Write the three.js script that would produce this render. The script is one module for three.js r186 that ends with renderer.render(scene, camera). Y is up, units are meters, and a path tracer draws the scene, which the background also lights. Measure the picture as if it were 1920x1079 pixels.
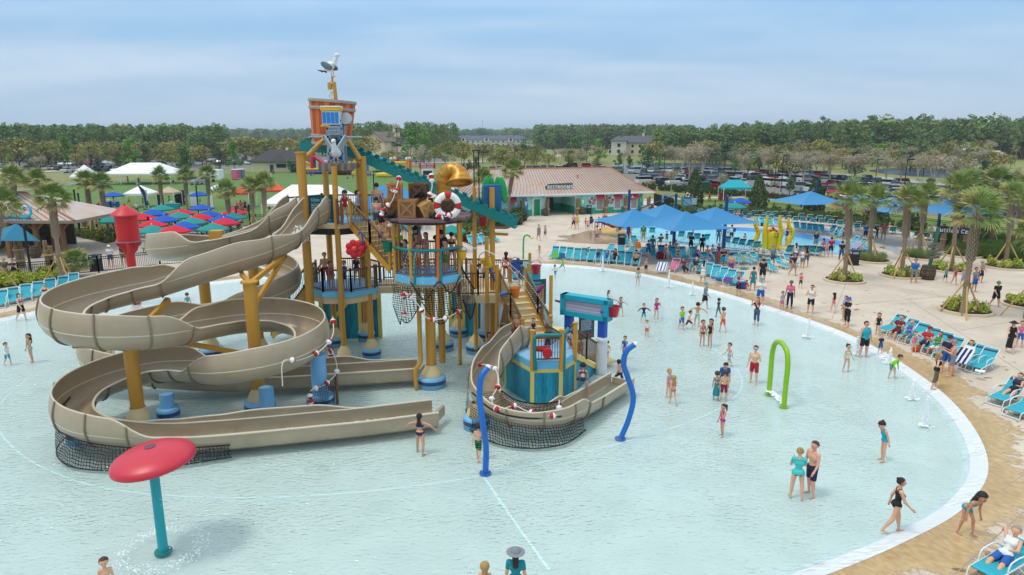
import*as THREE from 'three';
import{mergeGeometries} from 'three/addons/utils/BufferGeometryUtils.js';
import{RoundedBoxGeometry} from 'three/addons/geometries/RoundedBoxGeometry.js';
import{ImprovedNoise} from 'three/addons/math/ImprovedNoise.js';
import{TextGeometry} from 'three/addons/geometries/TextGeometry.js';
import{FontLoader} from 'three/addons/loaders/FontLoader.js';

// ---------- camera, sky, sun, exposure ----------
const EYE=10.5,PITCH=THREE.MathUtils.degToRad(12.55),FOC=1280;
const scene=new THREE.Scene();
const camera=new THREE.PerspectiveCamera(2*Math.atan(539.5/FOC)*180/Math.PI,1024/575,0.1,9000);
camera.position.set(0,EYE,0);camera.rotation.x=-PITCH;camera.updateMatrixWorld(true);
const renderer=new THREE.WebGLRenderer({antialias:true});
renderer.setSize(1024,575);renderer.toneMapping=THREE.LinearToneMapping;renderer.toneMappingExposure=.98;
renderer.shadowMap.enabled=true;
const perlin=new ImprovedNoise();
const fbm=(x,y,z,o=4)=>{let s=0,a=.5,f=1;for (let i=0;i<o;i++){s +=a*perlin.noise(x*f,y*f,z*f+i*7.3);a*=.5;f*=2.03;} return s;};
{
const W=1024,Hh=512,d=new Float32Array(W*Hh*4);
for (let j=0;j<Hh;j++) for (let i=0;i<W;i++){
const el=((j + .5)/Hh - .5)*Math.PI,az=((i + .5)/W - .5)*2*Math.PI,y=Math.sin(el),c=Math.cos(el),X=c*Math.cos(az),Z=c*Math.sin(az);
const e=Math.max(0,y),k=THREE.MathUtils.smoothstep(e,0,.22),k2=THREE.MathUtils.smoothstep(e,.12,.75);
let r=.52 - .12*k,g=.67 - .02*k,b=.83 + .11*k;
const p=1/(e + .16);
let cl=fbm(X*p*.42+3,Z*p*1.25+e*6,1.5,5)*1.2+fbm(X*p*1.7+9,Z*p*4+e*16,4.5,4)*.5 + .1;
cl=THREE.MathUtils.clamp(cl,-.25,.8)*(.3 + .7*THREE.MathUtils.smoothstep(e,.0,.1));
r +=.26*cl;g +=.18*cl;b +=.1*cl;
r +=k2*.62;g +=k2*.5;b +=k2*.3;
if (y<0){const t=Math.min(1,-y*5);r +=(.2-r)*t;g +=(.2-g)*t;b +=(.16-b)*t;}
d.set([r,g,b,1],(j*W+i)*4);
}
const t=new THREE.DataTexture(d,W,Hh,THREE.RGBAFormat,THREE.FloatType);
t.mapping=THREE.EquirectangularReflectionMapping;t.magFilter=t.minFilter=THREE.LinearFilter;t.needsUpdate=true;
scene.background=t;scene.environment=t;
}
const sun=new THREE.DirectionalLight(new THREE.Color(1,.93,.80),1.5);
sun.position.set(-38,95,-22);sun.target.position.set(0,0,-40);sun.castShadow=true;sun.shadow.radius=22;
sun.shadow.mapSize.set(2048,2048);Object.assign(sun.shadow.camera,{left:-90,right:90,top:90,bottom:-90,near:1,far:320});
scene.add(sun,sun.target);
scene.fog=new THREE.FogExp2(new THREE.Color(.68,.78,.92),0.00022);

// ---------- helpers ----------
const V=(x,y,z)=>new THREE.Vector3(x,y,z),PI=Math.PI,RAD=PI/180;
let seed=12345;
const rnd=()=>{seed|=0;seed=seed+0x6D2B79F5|0;let t=Math.imul(seed ^ seed>>>15,1|seed);t=t+Math.imul(t ^ t>>>7,61|t) ^ t;return ((t ^ t>>>14)>>>0)/4294967296;};
const rr=(a,b)=>a+(b-a)*rnd(),pick=(a)=>a[Math.floor(rnd()*a.length)];
const ray=(px,py)=>{const dx=(px-960)/FOC,dy=(539.5-py)/FOC,s=Math.sin(PITCH),c=Math.cos(PITCH);return V(dx,-s+dy*c,-c-dy*s);};
const G=(px,py,h=0)=>{const d=ray(px,py),t=(h-EYE)/d.y;return V(d.x*t,h,d.z*t);};
const Z=(px,py,z)=>{const d=ray(px,py),t=z/d.z;return V(d.x*t,EYE+d.y*t,z);};
const names={};
const numbered=(n)=>{const k=names[n]=(names[n]??-1)+1;return k?n + '_' + String(k).padStart(3,'0'):n;};
const put=(o,m)=>{o.castShadow=o.receiveShadow=true;return o;};
function thing(name,label,category,pos=V(0,0,0),turn=0,group){
const o=new THREE.Group();o.name=numbered(name);scene.add(o);o.position.copy(pos);o.rotation.y=turn;
o.userData={label,category};if (group) o.userData.group=group;return o;
}
const flat=(g)=>Array.isArray(g)?(g.length===1?g[0]:merge(g)):g;
function merge(list){
return mergeGeometries(list.map((g)=>{let q=g.index?g.toNonIndexed():g;for (const k of Object.keys(q.attributes)) if (!['position','normal','uv'].includes(k)){q=q.clone();q.deleteAttribute(k);}
if (!q.attributes.uv) q.setAttribute('uv',new THREE.BufferAttribute(new Float32Array(q.attributes.position.count*2),2));return q;}));
}
const part=(parent,name,geo,mat)=>{const m=put(new THREE.Mesh(flat(geo),mat));m.name=name;parent.add(m);return m;};
const solo=(name,label,category,geo,mat,group)=>{const m=part(scene,numbered(name),geo,mat);m.userData={label,category};if (group) m.userData.group=group;return m;};
const struct=(name,geo,mat)=>{const m=part(scene,numbered(name),geo,mat);m.userData={kind:'structure'};return m;};
const stuff=(name,label,category,m)=>{m.name=numbered(name);put(m);m.userData={label,category,kind:'stuff'};scene.add(m);return m;};
const copy=(o,label,pos,turn,group)=>{const c=o.clone();c.name=numbered(o.name.replace(/_\d+$/,''));scene.add(c);c.userData={...o.userData};if (label) c.userData.label=label;if (group) c.userData.group=group;if (pos) c.position.copy(pos);if (turn !==undefined) c.rotation.y=turn;return c;};
const mats={};
const C=(hex,rough=.6,o={})=>{const k=hex+rough+JSON.stringify(o);return mats[k]??=new THREE.MeshStandardMaterial({color:hex,roughness:rough,...o});};
const xf=(g,x=0,y=0,z=0,ry=0,rx=0,rz=0)=>g.applyMatrix4(new THREE.Matrix4().compose(V(x,y,z),new THREE.Quaternion().setFromEuler(new THREE.Euler(rx,ry,rz,'YXZ')),V(1,1,1)));
const box=(w,h,d,x=0,y=0,z=0,ry=0,rx=0,rz=0)=>xf(new THREE.BoxGeometry(w,h,d),x,y,z,ry,rx,rz);
const rbox=(w,h,d,x=0,y=0,z=0,ry=0,rx=0,rz=0,r=.03)=>xf(new RoundedBoxGeometry(w,h,d,2,Math.min(r,w*.45,h*.45,d*.45)),x,y,z,ry,rx,rz);
const cyl=(r1,r2,h,x=0,y=0,z=0,n=12)=>new THREE.CylinderGeometry(r2,r1,h,n).translate(x,y+h/2,z);
const ball=(r,x=0,y=0,z=0,sx=1,sy=1,sz=1,n=10)=>new THREE.SphereGeometry(r,n,Math.max(6,n*.7|0)).scale(sx,sy,sz).translate(x,y,z);
const between=(g,p,q)=>{const d=q.clone().sub(p),L=d.length(),m=new THREE.Matrix4().compose(p.clone().add(q).multiplyScalar(.5),new THREE.Quaternion().setFromUnitVectors(V(0,1,0),d.divideScalar(L||1)),V(1,1,1));return g.applyMatrix4(m);};
const bar=(p,q,r,n=6,r2=r)=>between(new THREE.CylinderGeometry(r2,r,p.distanceTo(q),n),p,q);
const beam=(p,q,w,h,up=V(0,1,0))=>{const d=q.clone().sub(p),L=d.length();d.divideScalar(L);const s=d.clone().cross(up).normalize(),u=s.clone().cross(d);return new THREE.BoxGeometry(w,h,L).applyMatrix4(new THREE.Matrix4().makeBasis(s,u,d.clone().negate()).setPosition(p.clone().add(q).multiplyScalar(.5)));};
const tube=(pts,r,seg=20,n=8,closed=false)=>new THREE.TubeGeometry(new THREE.CatmullRomCurve3(pts,closed),seg,r,n,closed);
const lathe=(pr,n=16)=>new THREE.LatheGeometry(pr.map((p)=>new THREE.Vector2(p[0],p[1])),n);
function polyGeo(pts,y,holes=[],uvs=1){
const s=new THREE.Shape(pts.map((p)=>new THREE.Vector2(p.x,-p.z)));for (const h of holes) s.holes.push(new THREE.Path(h.map((p)=>new THREE.Vector2(p.x,-p.z))));
const g=new THREE.ShapeGeometry(s).rotateX(-PI/2).translate(0,y,0),P=g.attributes.position,u=g.attributes.uv;
for (let i=0;i<P.count;i++) u.setXY(i,P.getX(i)/uvs,P.getZ(i)/uvs);return g;
}
function slab(pts,y0,y1,holes=[]){
const s=new THREE.Shape(pts.map((p)=>new THREE.Vector2(p.x,-p.z)));for (const h of holes) s.holes.push(new THREE.Path(h.map((p)=>new THREE.Vector2(p.x,-p.z))));
return new THREE.ExtrudeGeometry(s,{depth:y1-y0,bevelEnabled:false}).rotateX(-PI/2).translate(0,y0,0);
}
const smoothRing=(pts,n=160)=>new THREE.CatmullRomCurve3(pts,true,'centripetal').getPoints(n).slice(0,-1);
const gpoly=(list,h=0)=>list.map((p)=>G(p[0],p[1],h));
const inside=(p,poly)=>{let c=false;for (let i=0,j=poly.length-1;i<poly.length;j=i++){const a=poly[i],b=poly[j];if ((a.z>p.z) !==(b.z>p.z)&&p.x<(b.x-a.x)*(p.z-a.z)/(b.z-a.z)+a.x) c=!c;} return c;};
const edgeDist=(p,poly)=>{let m=1e9;for (let i=0,j=poly.length-1;i<poly.length;j=i++){const a=poly[j],b=poly[i],ex=b.x-a.x,ez=b.z-a.z,t=THREE.MathUtils.clamp(((p.x-a.x)*ex+(p.z-a.z)*ez)/(ex*ex+ez*ez||1),0,1);m=Math.min(m,Math.hypot(p.x-a.x-ex*t,p.z-a.z-ez*t));} return m;};
function tex(w,h,fn,srgb=true,rep=1){
const d=new Uint8Array(w*h*4);
for (let j=0;j<h;j++) for (let i=0;i<w;i++){const c=fn((i + .5)/w,(j + .5)/h),o=(j*w+i)*4;d[o]=c[0]*255;d[o+1]=c[1]*255;d[o+2]=c[2]*255;d[o+3]=(c[3]??1)*255;}
const t=new THREE.DataTexture(d,w,h);t.wrapS=t.wrapT=THREE.RepeatWrapping;t.magFilter=THREE.LinearFilter;t.minFilter=THREE.LinearMipmapLinearFilter;t.generateMipmaps=true;
if (srgb) t.colorSpace=THREE.SRGBColorSpace;t.repeat.set(rep,rep);t.needsUpdate=true;return t;
}
const tnoise=(u,v,f,z,o=4)=>{let s=0,a=.5;for (let i=0;i<o;i++){const n=(x,y)=>perlin.noise(x*f,y*f,z+i*3.1);s +=a*(n(u,v)*(1-u)*(1-v)+n(u-1,v)*u*(1-v)+n(u,v-1)*(1-u)*v+n(u-1,v-1)*u*v);a*=.55;f*=2;} return s;};
const cl01=(x)=>Math.min(1,Math.max(0,x));
const tone=(hex)=>{const c=new THREE.Color(hex);const s=c.getRGB({r:0,g:0,b:0},THREE.SRGBColorSpace);return [s.r,s.g,s.b];};
const grain=(hex,amp,f,size=512,ex=1)=>{const c=tone(hex);return tex(size,size,(u,v)=>{const n=tnoise(u,v*ex,f,2.2,5)*amp+tnoise(u,v,f*12,8,2)*amp*.5;return [cl01(c[0]+n),cl01(c[1]+n),cl01(c[2]+n)];});};
function sign(w,h,draw){const cv=document.createElement('canvas');cv.width=w;cv.height=h;draw(cv.getContext('2d'),w,h);const t=new THREE.CanvasTexture(cv);t.colorSpace=THREE.SRGBColorSpace;return t;}
const font=await new FontLoader().loadAsync('fonts/droid/droid_sans_bold.typeface.json');
const serif=await new FontLoader().loadAsync('fonts/droid/droid_serif_bold.typeface.json');
const text=(s,size,depth,f=font)=>{const g=new TextGeometry(s,{font:f,size,depth,curveSegments:3,bevelEnabled:false});g.computeBoundingBox();const b=g.boundingBox;g.translate(-(b.min.x+b.max.x)/2,-(b.min.y+b.max.y)/2,0);return g;};
// common paints and metals
const M={
tan:C('#b9a88e',.42),gold:C('#c08c30',.5),goldD:C('#946a22',.5),brown:C('#6b4a2c',.6),cream:C('#dcc79d',.6),teal:C('#077a7a',.5),turq:C('#0a93a8',.55),ltblue:C('#6fb0dc',.5),dkblue:C('#123c70',.5),
white:C('#e9e9e6',.5),red:C('#b8161f',.45),blue:C('#0f62b5',.45),black:C('#141517',.6),steel:C('#8d949a',.35,{metalness:.8}),dark:C('#23262a',.6),wood:C('#7a5b38',.8),paleWood:C('#b99a63',.8),yellow:C('#e5b92a',.5),green:C('#0f8a4a',.5),
shade:C('#2e86bd',.8),asphalt:null,glass:C('#1b242b',.12,{metalness:.1}),netBlack:C('#1d1d1d',.9),
};
// ---------- ground, pools, lawn, roads ----------
const RIM=smoothRing([G(1010,495),G(1150,505),G(1300,535),G(1450,578),G(1600,632),G(1745,720),G(1825,805),G(1849,885),G(1800,955),G(1700,1012),G(1540,1079),V(0,0,-11.6),V(-14,0,-9.5),V(-27,0,-15),V(-33,0,-27),G(0,598),V(-24,0,-47.5),V(-11,0,-54.5)],220);
const RC=V(-5,0,-34);
const inPool=(p)=>inside(p,RIM);
const poolY=(x,z)=>{const d=edgeDist(V(x,0,z),RIM);return d<.6?-.14*d / .6:-.14 - .2*THREE.MathUtils.smoothstep(d,.6,10);};
const WATER=-.075;
const inset=(m)=>RIM.map((p)=>{const d=p.clone().sub(RC),L=d.length();return RC.clone().addScaledVector(d,(L-m)/L);});
const POOL2=smoothRing(gpoly([[1128,441],[1150,427],[1200,421],[1300,424],[1400,427],[1470,434],[1545,446],[1600,459],[1630,470],[1602,477],[1530,476],[1430,471],[1330,463],[1240,455],[1165,450]]),120);
const grass=(a,b,rep)=>new THREE.MeshStandardMaterial({roughness:.95,map:tex(512,512,(u,v)=>{const n=.5+tnoise(u,v,5,1,5)*1.1,k=tnoise(u,v,60,3,3)*.16,A=tone(a),B=tone(b),t=cl01(n);return [0,1,2].map((i)=>cl01(A[i]+(B[i]-A[i])*t+k));},true,1)});
const grassM=grass('#6a7038','#8f8d50'),lawnM=grass('#4a6b26','#66803a');
const asphaltM=new THREE.MeshStandardMaterial({roughness:.9,map:grain('#70706e',.07,6)});
const walkM=new THREE.MeshStandardMaterial({roughness:.85,map:grain('#b9b0a4',.06,6)});
const DECK=gpoly([[-60,436],[250,427],[480,425],[640,424],[850,398],[905,378],[1240,376],[1300,400],[1450,404],[1600,420],[1740,440],[1960,462]]).concat([V(85,0,-50),V(85,0,12),V(-75,0,12),V(-75,0,-60)]);
const far=(r,y)=>{const a=[];for (let i=0;i<48;i++) a.push(V(Math.cos(i/48*2*PI)*r,y,Math.sin(i/48*2*PI)*r));return a;};
struct('ground',polyGeo(far(5000,0),-.03,[DECK],26),grassM);
// concrete deck with faint mottling
const deckM=new THREE.MeshStandardMaterial({roughness:.8,map:tex(1024,1024,(u,v)=>{const n=tnoise(u,v,6,1,6)*.17+tnoise(u,v,90,5,2)*.07,s=Math.max(0,tnoise(u,v,18,9,3) - .33)*.5;return [cl01(.775+n-s),cl01(.72+n-s*1.1),cl01(.655+n*.95-s*1.2)];}),bumpMap:tex(512,512,(u,v)=>{const n=.5+tnoise(u,v,80,5,3)*.5;return [n,n,n];},false,3),bumpScale:.003});
struct('pool_deck',polyGeo(DECK,0,[RIM,POOL2],14),deckM);
{
const js=[];const jm=C('#9d9082',.9);
for (const [a,b] of [[[1452,585],[1920,542]],[[1800,620],[1920,600]],[[1500,505],[1920,585]],[[1610,470],[1560,600]],[[1080,415],[1010,492]],[[985,425],[1180,420]],[[1840,760],[1920,720]],[[1880,920],[1920,890]],[[1790,1079],[1920,960]],[[1700,560],[1920,700]],[[1240,405],[1560,500]]]){const p=G(...a,.004),q=G(...b,.004);js.push(beam(p,q,.03,.004));}
struct('deck_joints',js,jm);
}
{
const n=520,m=12,w=3.4,pos=[],uv=[],idx=[],pts=new THREE.CatmullRomCurve3(RIM,true).getPoints(n);
for (let i=0;i<=n;i++){const a=pts[i],b=pts[(i+1) % n],c=pts[(i-1+n) % n],t=b.clone().sub(c).normalize(),nn=V(-t.z,0,t.x);if (nn.dot(a.clone().sub(RC))<0) nn.negate();
for (let j=0;j<=m;j++){const p=a.clone().addScaledVector(nn,w*j/m);pos.push(p.x,.005,p.z);uv.push(i/n,j/m);}}
for (let i=0;i<n;i++) for (let j=0;j<m;j++){const a=i*(m+1)+j;idx.push(a,a+1,a+m+1,a+1,a+m+2,a+m+1);}
const g=new THREE.BufferGeometry();g.setAttribute('position',new THREE.Float32BufferAttribute(pos,3));g.setAttribute('uv',new THREE.Float32BufferAttribute(uv,2));g.setIndex(idx);g.computeVertexNormals();
const wet=(u,v)=>{const a=u*130,n1=fbm(a*.22,v*1.2,3,3)*.9,n2=fbm(a*1.6,v*5,7,4)*.55,n3=fbm(a*5,v*15,2,3)*.25;return .36+n1*.5+n2*.4+n3*.5-v;};
const map=tex(2048,160,(u,v)=>{const k=wet(u,v),n=fbm(u*400,v*14,4,4)*.14,s=cl01(k*3 + .2);return [cl01(.765 - .075*s+n),cl01(.655 - .085*s+n),cl01(.475 - .09*s+n)];});
const al=tex(2048,160,(u,v)=>{const k=wet(u,v),drip=cl01((fbm(u*700+5,v*22,8,2) - .26)*9)*.55*(1-v),a=Math.max(cl01(k*14 + .4),drip)*cl01((1-v)*12);return [a,a,a];},false);
map.wrapT=al.wrapT=THREE.ClampToEdgeWrapping;
const w2=struct('wet_paving',g,new THREE.MeshStandardMaterial({map,alphaMap:al,transparent:true,roughness:.32}));
}
const puddle=(pts,s)=>{const c=gpoly(pts),o=smoothRing(c,60).map((p,i)=>p.clone().add(V(fbm(i*.6,s,1)*.7,.006,fbm(i*.6,s,5)*.9)));struct('puddle',polyGeo(o,.006),C('#a48e74',.12));};
puddle([[1045,443],[1075,440],[1110,432],[1135,436],[1150,446],[1185,452],[1160,458],[1100,457],[1040,451],[1065,449]],1);
puddle([[1648,464],[1672,462],[1690,468],[1715,476],[1690,480],[1668,470]],2);
{
const g=[];for (let i=0;i<260;i++){const c=i<200?G(rr(1180,1760),rr(505,640),.005):G(rr(1780,1918),rr(660,1075),.005);if (edgeDist(c,RIM)<1.4||inPool(c)||inside(c,POOL2)) continue;const s=rr(.03,.1);g.push(new THREE.CircleGeometry(1,7).rotateX(-PI/2).scale(s*rr(1,2.6),1,s).rotateY(rr(0,3)).translate(c.x,.005,c.z));}
struct('damp_marks',g,C('#a18a70',.6));
}
// --- wading pool: sloped white rim, pale floor, seams, water
const floorM=new THREE.MeshStandardMaterial({roughness:.7,map:tex(512,512,(u,v)=>{const n=tnoise(u,v,4,1,5)*.10;return [cl01(.81+n),cl01(.822+n*.9),cl01(.808+n*.9)];})});
function ringSheet(list,uvs){const g=new THREE.BufferGeometry(),pos=[],uv=[],idx=[],n=list[0].length;list.forEach((r)=>r.forEach((p)=>{pos.push(p.x,p.y,p.z);uv.push(p.x/uvs,p.z/uvs);}));for (let k=0;k<list.length-1;k++) for (let i=0;i<n;i++){const a=k*n+i,b=k*n+(i+1) % n;idx.push(a,b,a+n,b,b+n,a+n);} g.setAttribute('position',new THREE.Float32BufferAttribute(pos,3));g.setAttribute('uv',new THREE.Float32BufferAttribute(uv,2));g.setIndex(idx);g.computeVertexNormals();return g;}
struct('pool_rim',ringSheet([inset(-.06).map((p)=>p.setY(.012)),inset(0).map((p)=>p.setY(.012)),inset(.04).map((p)=>p.setY(-.005)),inset(.62).map((p)=>p.setY(-.14))],3),new THREE.MeshStandardMaterial({roughness:.5,map:grain('#d3d8da',.07,9,256,4)}));
{const rings=[inset(.62).map((p)=>p.setY(-.14))];for (let k=1;k<=8;k++) rings.push(RIM.map((p)=>{const L=p.distanceTo(RC),s=(1-k/8)*(L - .62)/L,q=RC.clone().lerp(p,s);return q.setY(k===8?-.34:poolY(q.x,q.z));}));struct('pool_floor',ringSheet(rings,7),floorM);}
{const s=[];const line=(pts,w)=>{for (let i=0;i<pts.length-1;i++){const p=pts[i].clone(),q=pts[i+1].clone();p.y=poolY(p.x,p.z) + .006;q.y=poolY(q.x,q.z) + .006;s.push(beam(p,q,w,.006));}};
const sm=(l)=>new THREE.CatmullRomCurve3(gpoly(l,-.3)).getPoints(40);
line(sm([[60,700],[-10,770],[20,835],[100,885],[230,920],[500,932],[800,908],[1000,870],[1200,820],[1330,775],[1390,730],[1380,690],[1300,625]]),.06);line(sm([[905,890],[960,975],[1030,1079]]),.08);struct('floor_seam',s,C('#dfeaea',.6));}
const ripple=tex(1024,1024,(u,v)=>{const a=tnoise(u+tnoise(u,v,6,4,2)*.02,v*2 % 1,13,1,4),b=tnoise(u,v*2 % 1,40,5,3),n=cl01(.5+(1-Math.abs(a)*2.2)*.28 - .2+b*.35);return [n,n,n];},false);
const waterM=new THREE.MeshPhysicalMaterial({color:'#eef9f9',transmission:1,thickness:0,roughness:.04,ior:1.33,bumpMap:ripple,bumpScale:.1});
struct('pool_water',polyGeo(inset(.42),WATER,[],7),waterM);
// --- second pool
struct('small_pool_floor',polyGeo(POOL2,-.32,[],6),new THREE.MeshStandardMaterial({roughness:.6,map:grain('#9fe3f0',.07,5,256)}));
{const inn=POOL2.map((p)=>{const c=V(22,0,-72),d=p.clone().sub(c),L=d.length();return c.addScaledVector(d,(L - .75)/L);});struct('small_pool_rim',ringSheet([POOL2.map((p)=>p.clone().setY(.014)),inn.map((p)=>p.clone().setY(-.02)),inn.map((p)=>p.clone().setY(-.33))],3),C('#4a93d6',.55));struct('small_pool_water',polyGeo(inn,-.06,[],7),waterM);}
// --- lawn, beds, plaza, roads, car park, pond
struct('lawn',polyGeo(gpoly([[-160,434],[-160,368],[40,358],[140,343],[330,332],[480,322],[700,318],[880,332],[868,392],[640,424],[480,425],[250,427]]),-.015,[],20),lawnM);
struct('fence_lawn',polyGeo(gpoly([[1225,378],[1400,366],[1560,392],[1700,402],[1960,432],[1960,461],[1740,439],[1600,419],[1450,403],[1300,399]]),-.015,[],20),grass('#5f7a2a','#80913f'));
struct('plaza',polyGeo(gpoly([[-80,520],[-80,448],[150,428],[262,426],[300,445],[300,505],[180,512]]),.004,[],5),new THREE.MeshStandardMaterial({roughness:.85,map:tex(512,512,(u,v)=>{const r=Math.floor(v*20),x=u*10+(r % 2)*.5,e=Math.min(x % 1,(v*20) % 1)<.06?-.1:0,n=tnoise(u,v,8,1,3)*.08+Math.sin(Math.floor(x)*12.9+r*78.2)*.035;return [.70+n+e,.66+n+e,.62+n+e].map(cl01);})}));
const strip=(name,pts,w,y,m,uvs=6)=>{const c=new THREE.CatmullRomCurve3(gpoly(pts)).getPoints(30),a=[],b=[];c.forEach((p,i)=>{const t=c[Math.min(30,i+1)].clone().sub(c[Math.max(0,i-1)]).normalize(),n=V(-t.z,0,t.x).multiplyScalar(w/2);a.push(p.clone().add(n));b.unshift(p.clone().sub(n));});return struct(name,polyGeo(a.concat(b),y,[],uvs),m);};
strip('footpath',[[-60,366],[80,352],[150,342],[250,336]],3,-.006,C('#85827e',.9));
strip('footpath',[[1090,372],[1215,374],[1300,372],[1400,370],[1520,382]],2.2,-.006,walkM);
strip('road',[[560,300],[760,306],[960,300],[1060,290]],7,-.006,walkM);
strip('road',[[1060,322],[980,335],[880,352],[780,370]],6,-.004,walkM);
strip('road',[[1480,322],[1640,332],[1900,368]],7,-.004,C('#9c948a',.9));
const LOT=gpoly([[1060,316],[1290,318],[1500,320],[1640,342],[2100,402],[2100,448],[1900,420],[1680,396],[1560,384],[1400,362],[1290,352],[1180,345],[1040,330]]);
struct('car_park',polyGeo(LOT,-.01,[],9),asphaltM);
struct('back_car_park',polyGeo(gpoly([[-200,332],[120,326],[230,326],[480,315],[560,302],[700,298],[680,290],[400,289],[-200,293]]),-.01,[],9),asphaltM);
struct('church_car_park',polyGeo(gpoly([[690,306],[800,308],[860,300],[800,294],[690,295]]),-.008,[],9),asphaltM);
const pondM=new THREE.MeshPhysicalMaterial({color:'#4d6478',roughness:.12,bumpMap:ripple,bumpScale:.05});
struct('pond',polyGeo(smoothRing(gpoly([[1120,316],[1185,308],[1290,306],[1400,309],[1425,314],[1340,319],[1220,321]]),50),-.005,[],9),pondM);
struct('pond',polyGeo(smoothRing(gpoly([[1630,320],[1700,315],[1800,318],[1900,324],[2000,332],[2000,352],[1900,344],[1760,334],[1680,328]]),50),-.005,[],9),pondM);
struct('grass_bank',polyGeo(gpoly([[1800,306],[2000,308],[2000,330],[1900,323],[1790,315]]),-.006,[],30),grass('#76823c','#8d9350'));
// planting beds
const mulch=new THREE.MeshStandardMaterial({roughness:1,map:grain('#4a3526',.16,14,256)});
const BEDS=[[[128,441],[165,434],[222,437],[232,450],[200,457]],[[-40,548],[0,541],[110,524],[112,512],[60,520],[-40,530]],[[846,402],[905,386],[985,400],[988,414],[950,430],[870,428]],[[1290,402],[1450,406],[1600,424],[1650,430],[1600,418],[1450,402],[1300,398]],[[1755,452],[1800,445],[1960,470],[1960,502],[1880,490],[1790,478]],[[862,430],[905,434],[930,452],[880,458],[855,450]]];
BEDS.forEach((b)=>struct('planting_bed',slab(gpoly(b),0,.05),mulch));
// ---------- buildings ----------
const roofSeams=(a,b,c,d,n,r)=>{const g=[];for (let i=0;i<=n;i++){const t=i/n;g.push(beam(a.clone().lerp(b,t),d.clone().lerp(c,t),r,r*1.3));} return g;};
const quad=(a,b,c,d,th=.08)=>{const n=b.clone().sub(a).cross(d.clone().sub(a)).normalize().multiplyScalar(-th),P=[a,b,c,d],Q=P.map((p)=>p.clone().add(n)),pos=[],uv=[];const L=a.distanceTo(b),Hh=a.distanceTo(d);
const f=(w,x,y,z,u)=>{for (const [p,k] of [[w,0],[x,1],[y,2],[w,0],[y,2],[z,3]]){pos.push(p.x,p.y,p.z);uv.push(...(u?[[0,0],[L/4,0],[L/4,Hh/4],[0,Hh/4]][k]:[[0,0],[.1,0],[.1,.02],[0,.02]][k]));}};
f(...P,1);f(Q[3],Q[2],Q[1],Q[0],1);for (let i=0;i<4;i++) f(Q[i],Q[(i+1) % 4],P[(i+1) % 4],P[i]);
const g=new THREE.BufferGeometry();g.setAttribute('position',new THREE.Float32BufferAttribute(pos,3));g.setAttribute('uv',new THREE.Float32BufferAttribute(uv,2));g.computeVertexNormals();return g;};
const copperM=new THREE.MeshStandardMaterial({roughness:.6,metalness:.1,map:tex(512,512,(u,v)=>{const n=tnoise(u,v,3,2,5),k=cl01(.22+n*1.5),s=tnoise(u,v*.2,40,5,2)*.12,A=[.73,.69,.67],B=[.78,.58,.47];return [0,1,2].map((i)=>cl01(A[i]+(B[i]-A[i])*k+s));})});
const mint=new THREE.MeshStandardMaterial({roughness:.7,map:tex(64,256,(u,v)=>{const e=(v*12) % 1,k=e<.1?-.08:0;return [.70+k,.94+k,.92+k];})});
const wains=new THREE.MeshStandardMaterial({roughness:.65,map:tex(256,64,(u)=>{const k=(u*16) % 1<.1?-.09:0;return [.17+k,.68+k,.55+k];})});
const pilingM=new THREE.MeshStandardMaterial({roughness:.9,map:grain('#8a7350',.14,6,256,.3)});
const barrelM=new THREE.MeshStandardMaterial({roughness:.85,map:tex(256,128,(u,v)=>{const k=(u*16) % 1<.08?-.12:Math.sin(Math.floor(u*16)*9)*.05,n=tnoise(u,v,12,2,3)*.1;return [.36+k+n,.29+k+n,.22+k+n].map(cl01);})});
function barrel(label,pos,h=1,r=.36,g){const t=thing('barrel',label,'barrel',pos,0,g);part(t,'staves',lathe([[0,0],[r*.82,0],[r*.96,h*.3],[r,h*.5],[r*.96,h*.7],[r*.82,h],[r*.76,h],[r*.76,h - .04],[0,h - .04]],20),barrelM);for (const k of [.08,.3,.7,.92]) part(t,'hoop',lathe([[r*(k>.2&&k<.8?.965:.86) ,h*(k - .025)],[r*(k>.2&&k<.8?.985:.88),h*(k - .025)],[r*(k>.2&&k<.8?.985:.88),h*(k + .025)],[r*(k>.2&&k<.8?.965:.86),h*(k + .025)]],20),C('#3c3a38',.6,{metalness:.5}));return t;}
function trashCan(label,pos,s=1){const t=thing('litter_bin',label,'litter bin',pos);part(t,'bin_body',[rbox(.62*s,.86*s,.62*s,0,.46*s,0,0,0,0,.05),rbox(.66*s,.1*s,.66*s,0,.04*s,0)],M.black);part(t,'lid',[rbox(.66*s,.06*s,.66*s,0,1.16*s,0)].concat([[-1,-1],[1,-1],[1,1],[-1,1]].map(([a,b])=>box(.06*s,.28*s,.06*s,a*.28*s,1.01*s,b*.28*s))),M.black);part(t,'liner',box(.5*s,.2*s,.5*s,0,.96*s,0),C('#b9bcbd',.6));return t;}
function lifeRing(label,pos,turn,r=.34,tilt=0){const t=thing('life_ring',label,'life ring',pos,turn);const rim=r*.32;for (let i=0;i<8;i++){const g=new THREE.TorusGeometry(r,rim,10,8,PI/4*(i % 2?.72:1.28));g.rotateZ(i*PI/4+(i % 2?PI*.035:-PI*.035));part(t,i % 2?'red_band':'white_section',g,i % 2?M.red:M.white);} t.rotation.z=tilt;return t;}
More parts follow.
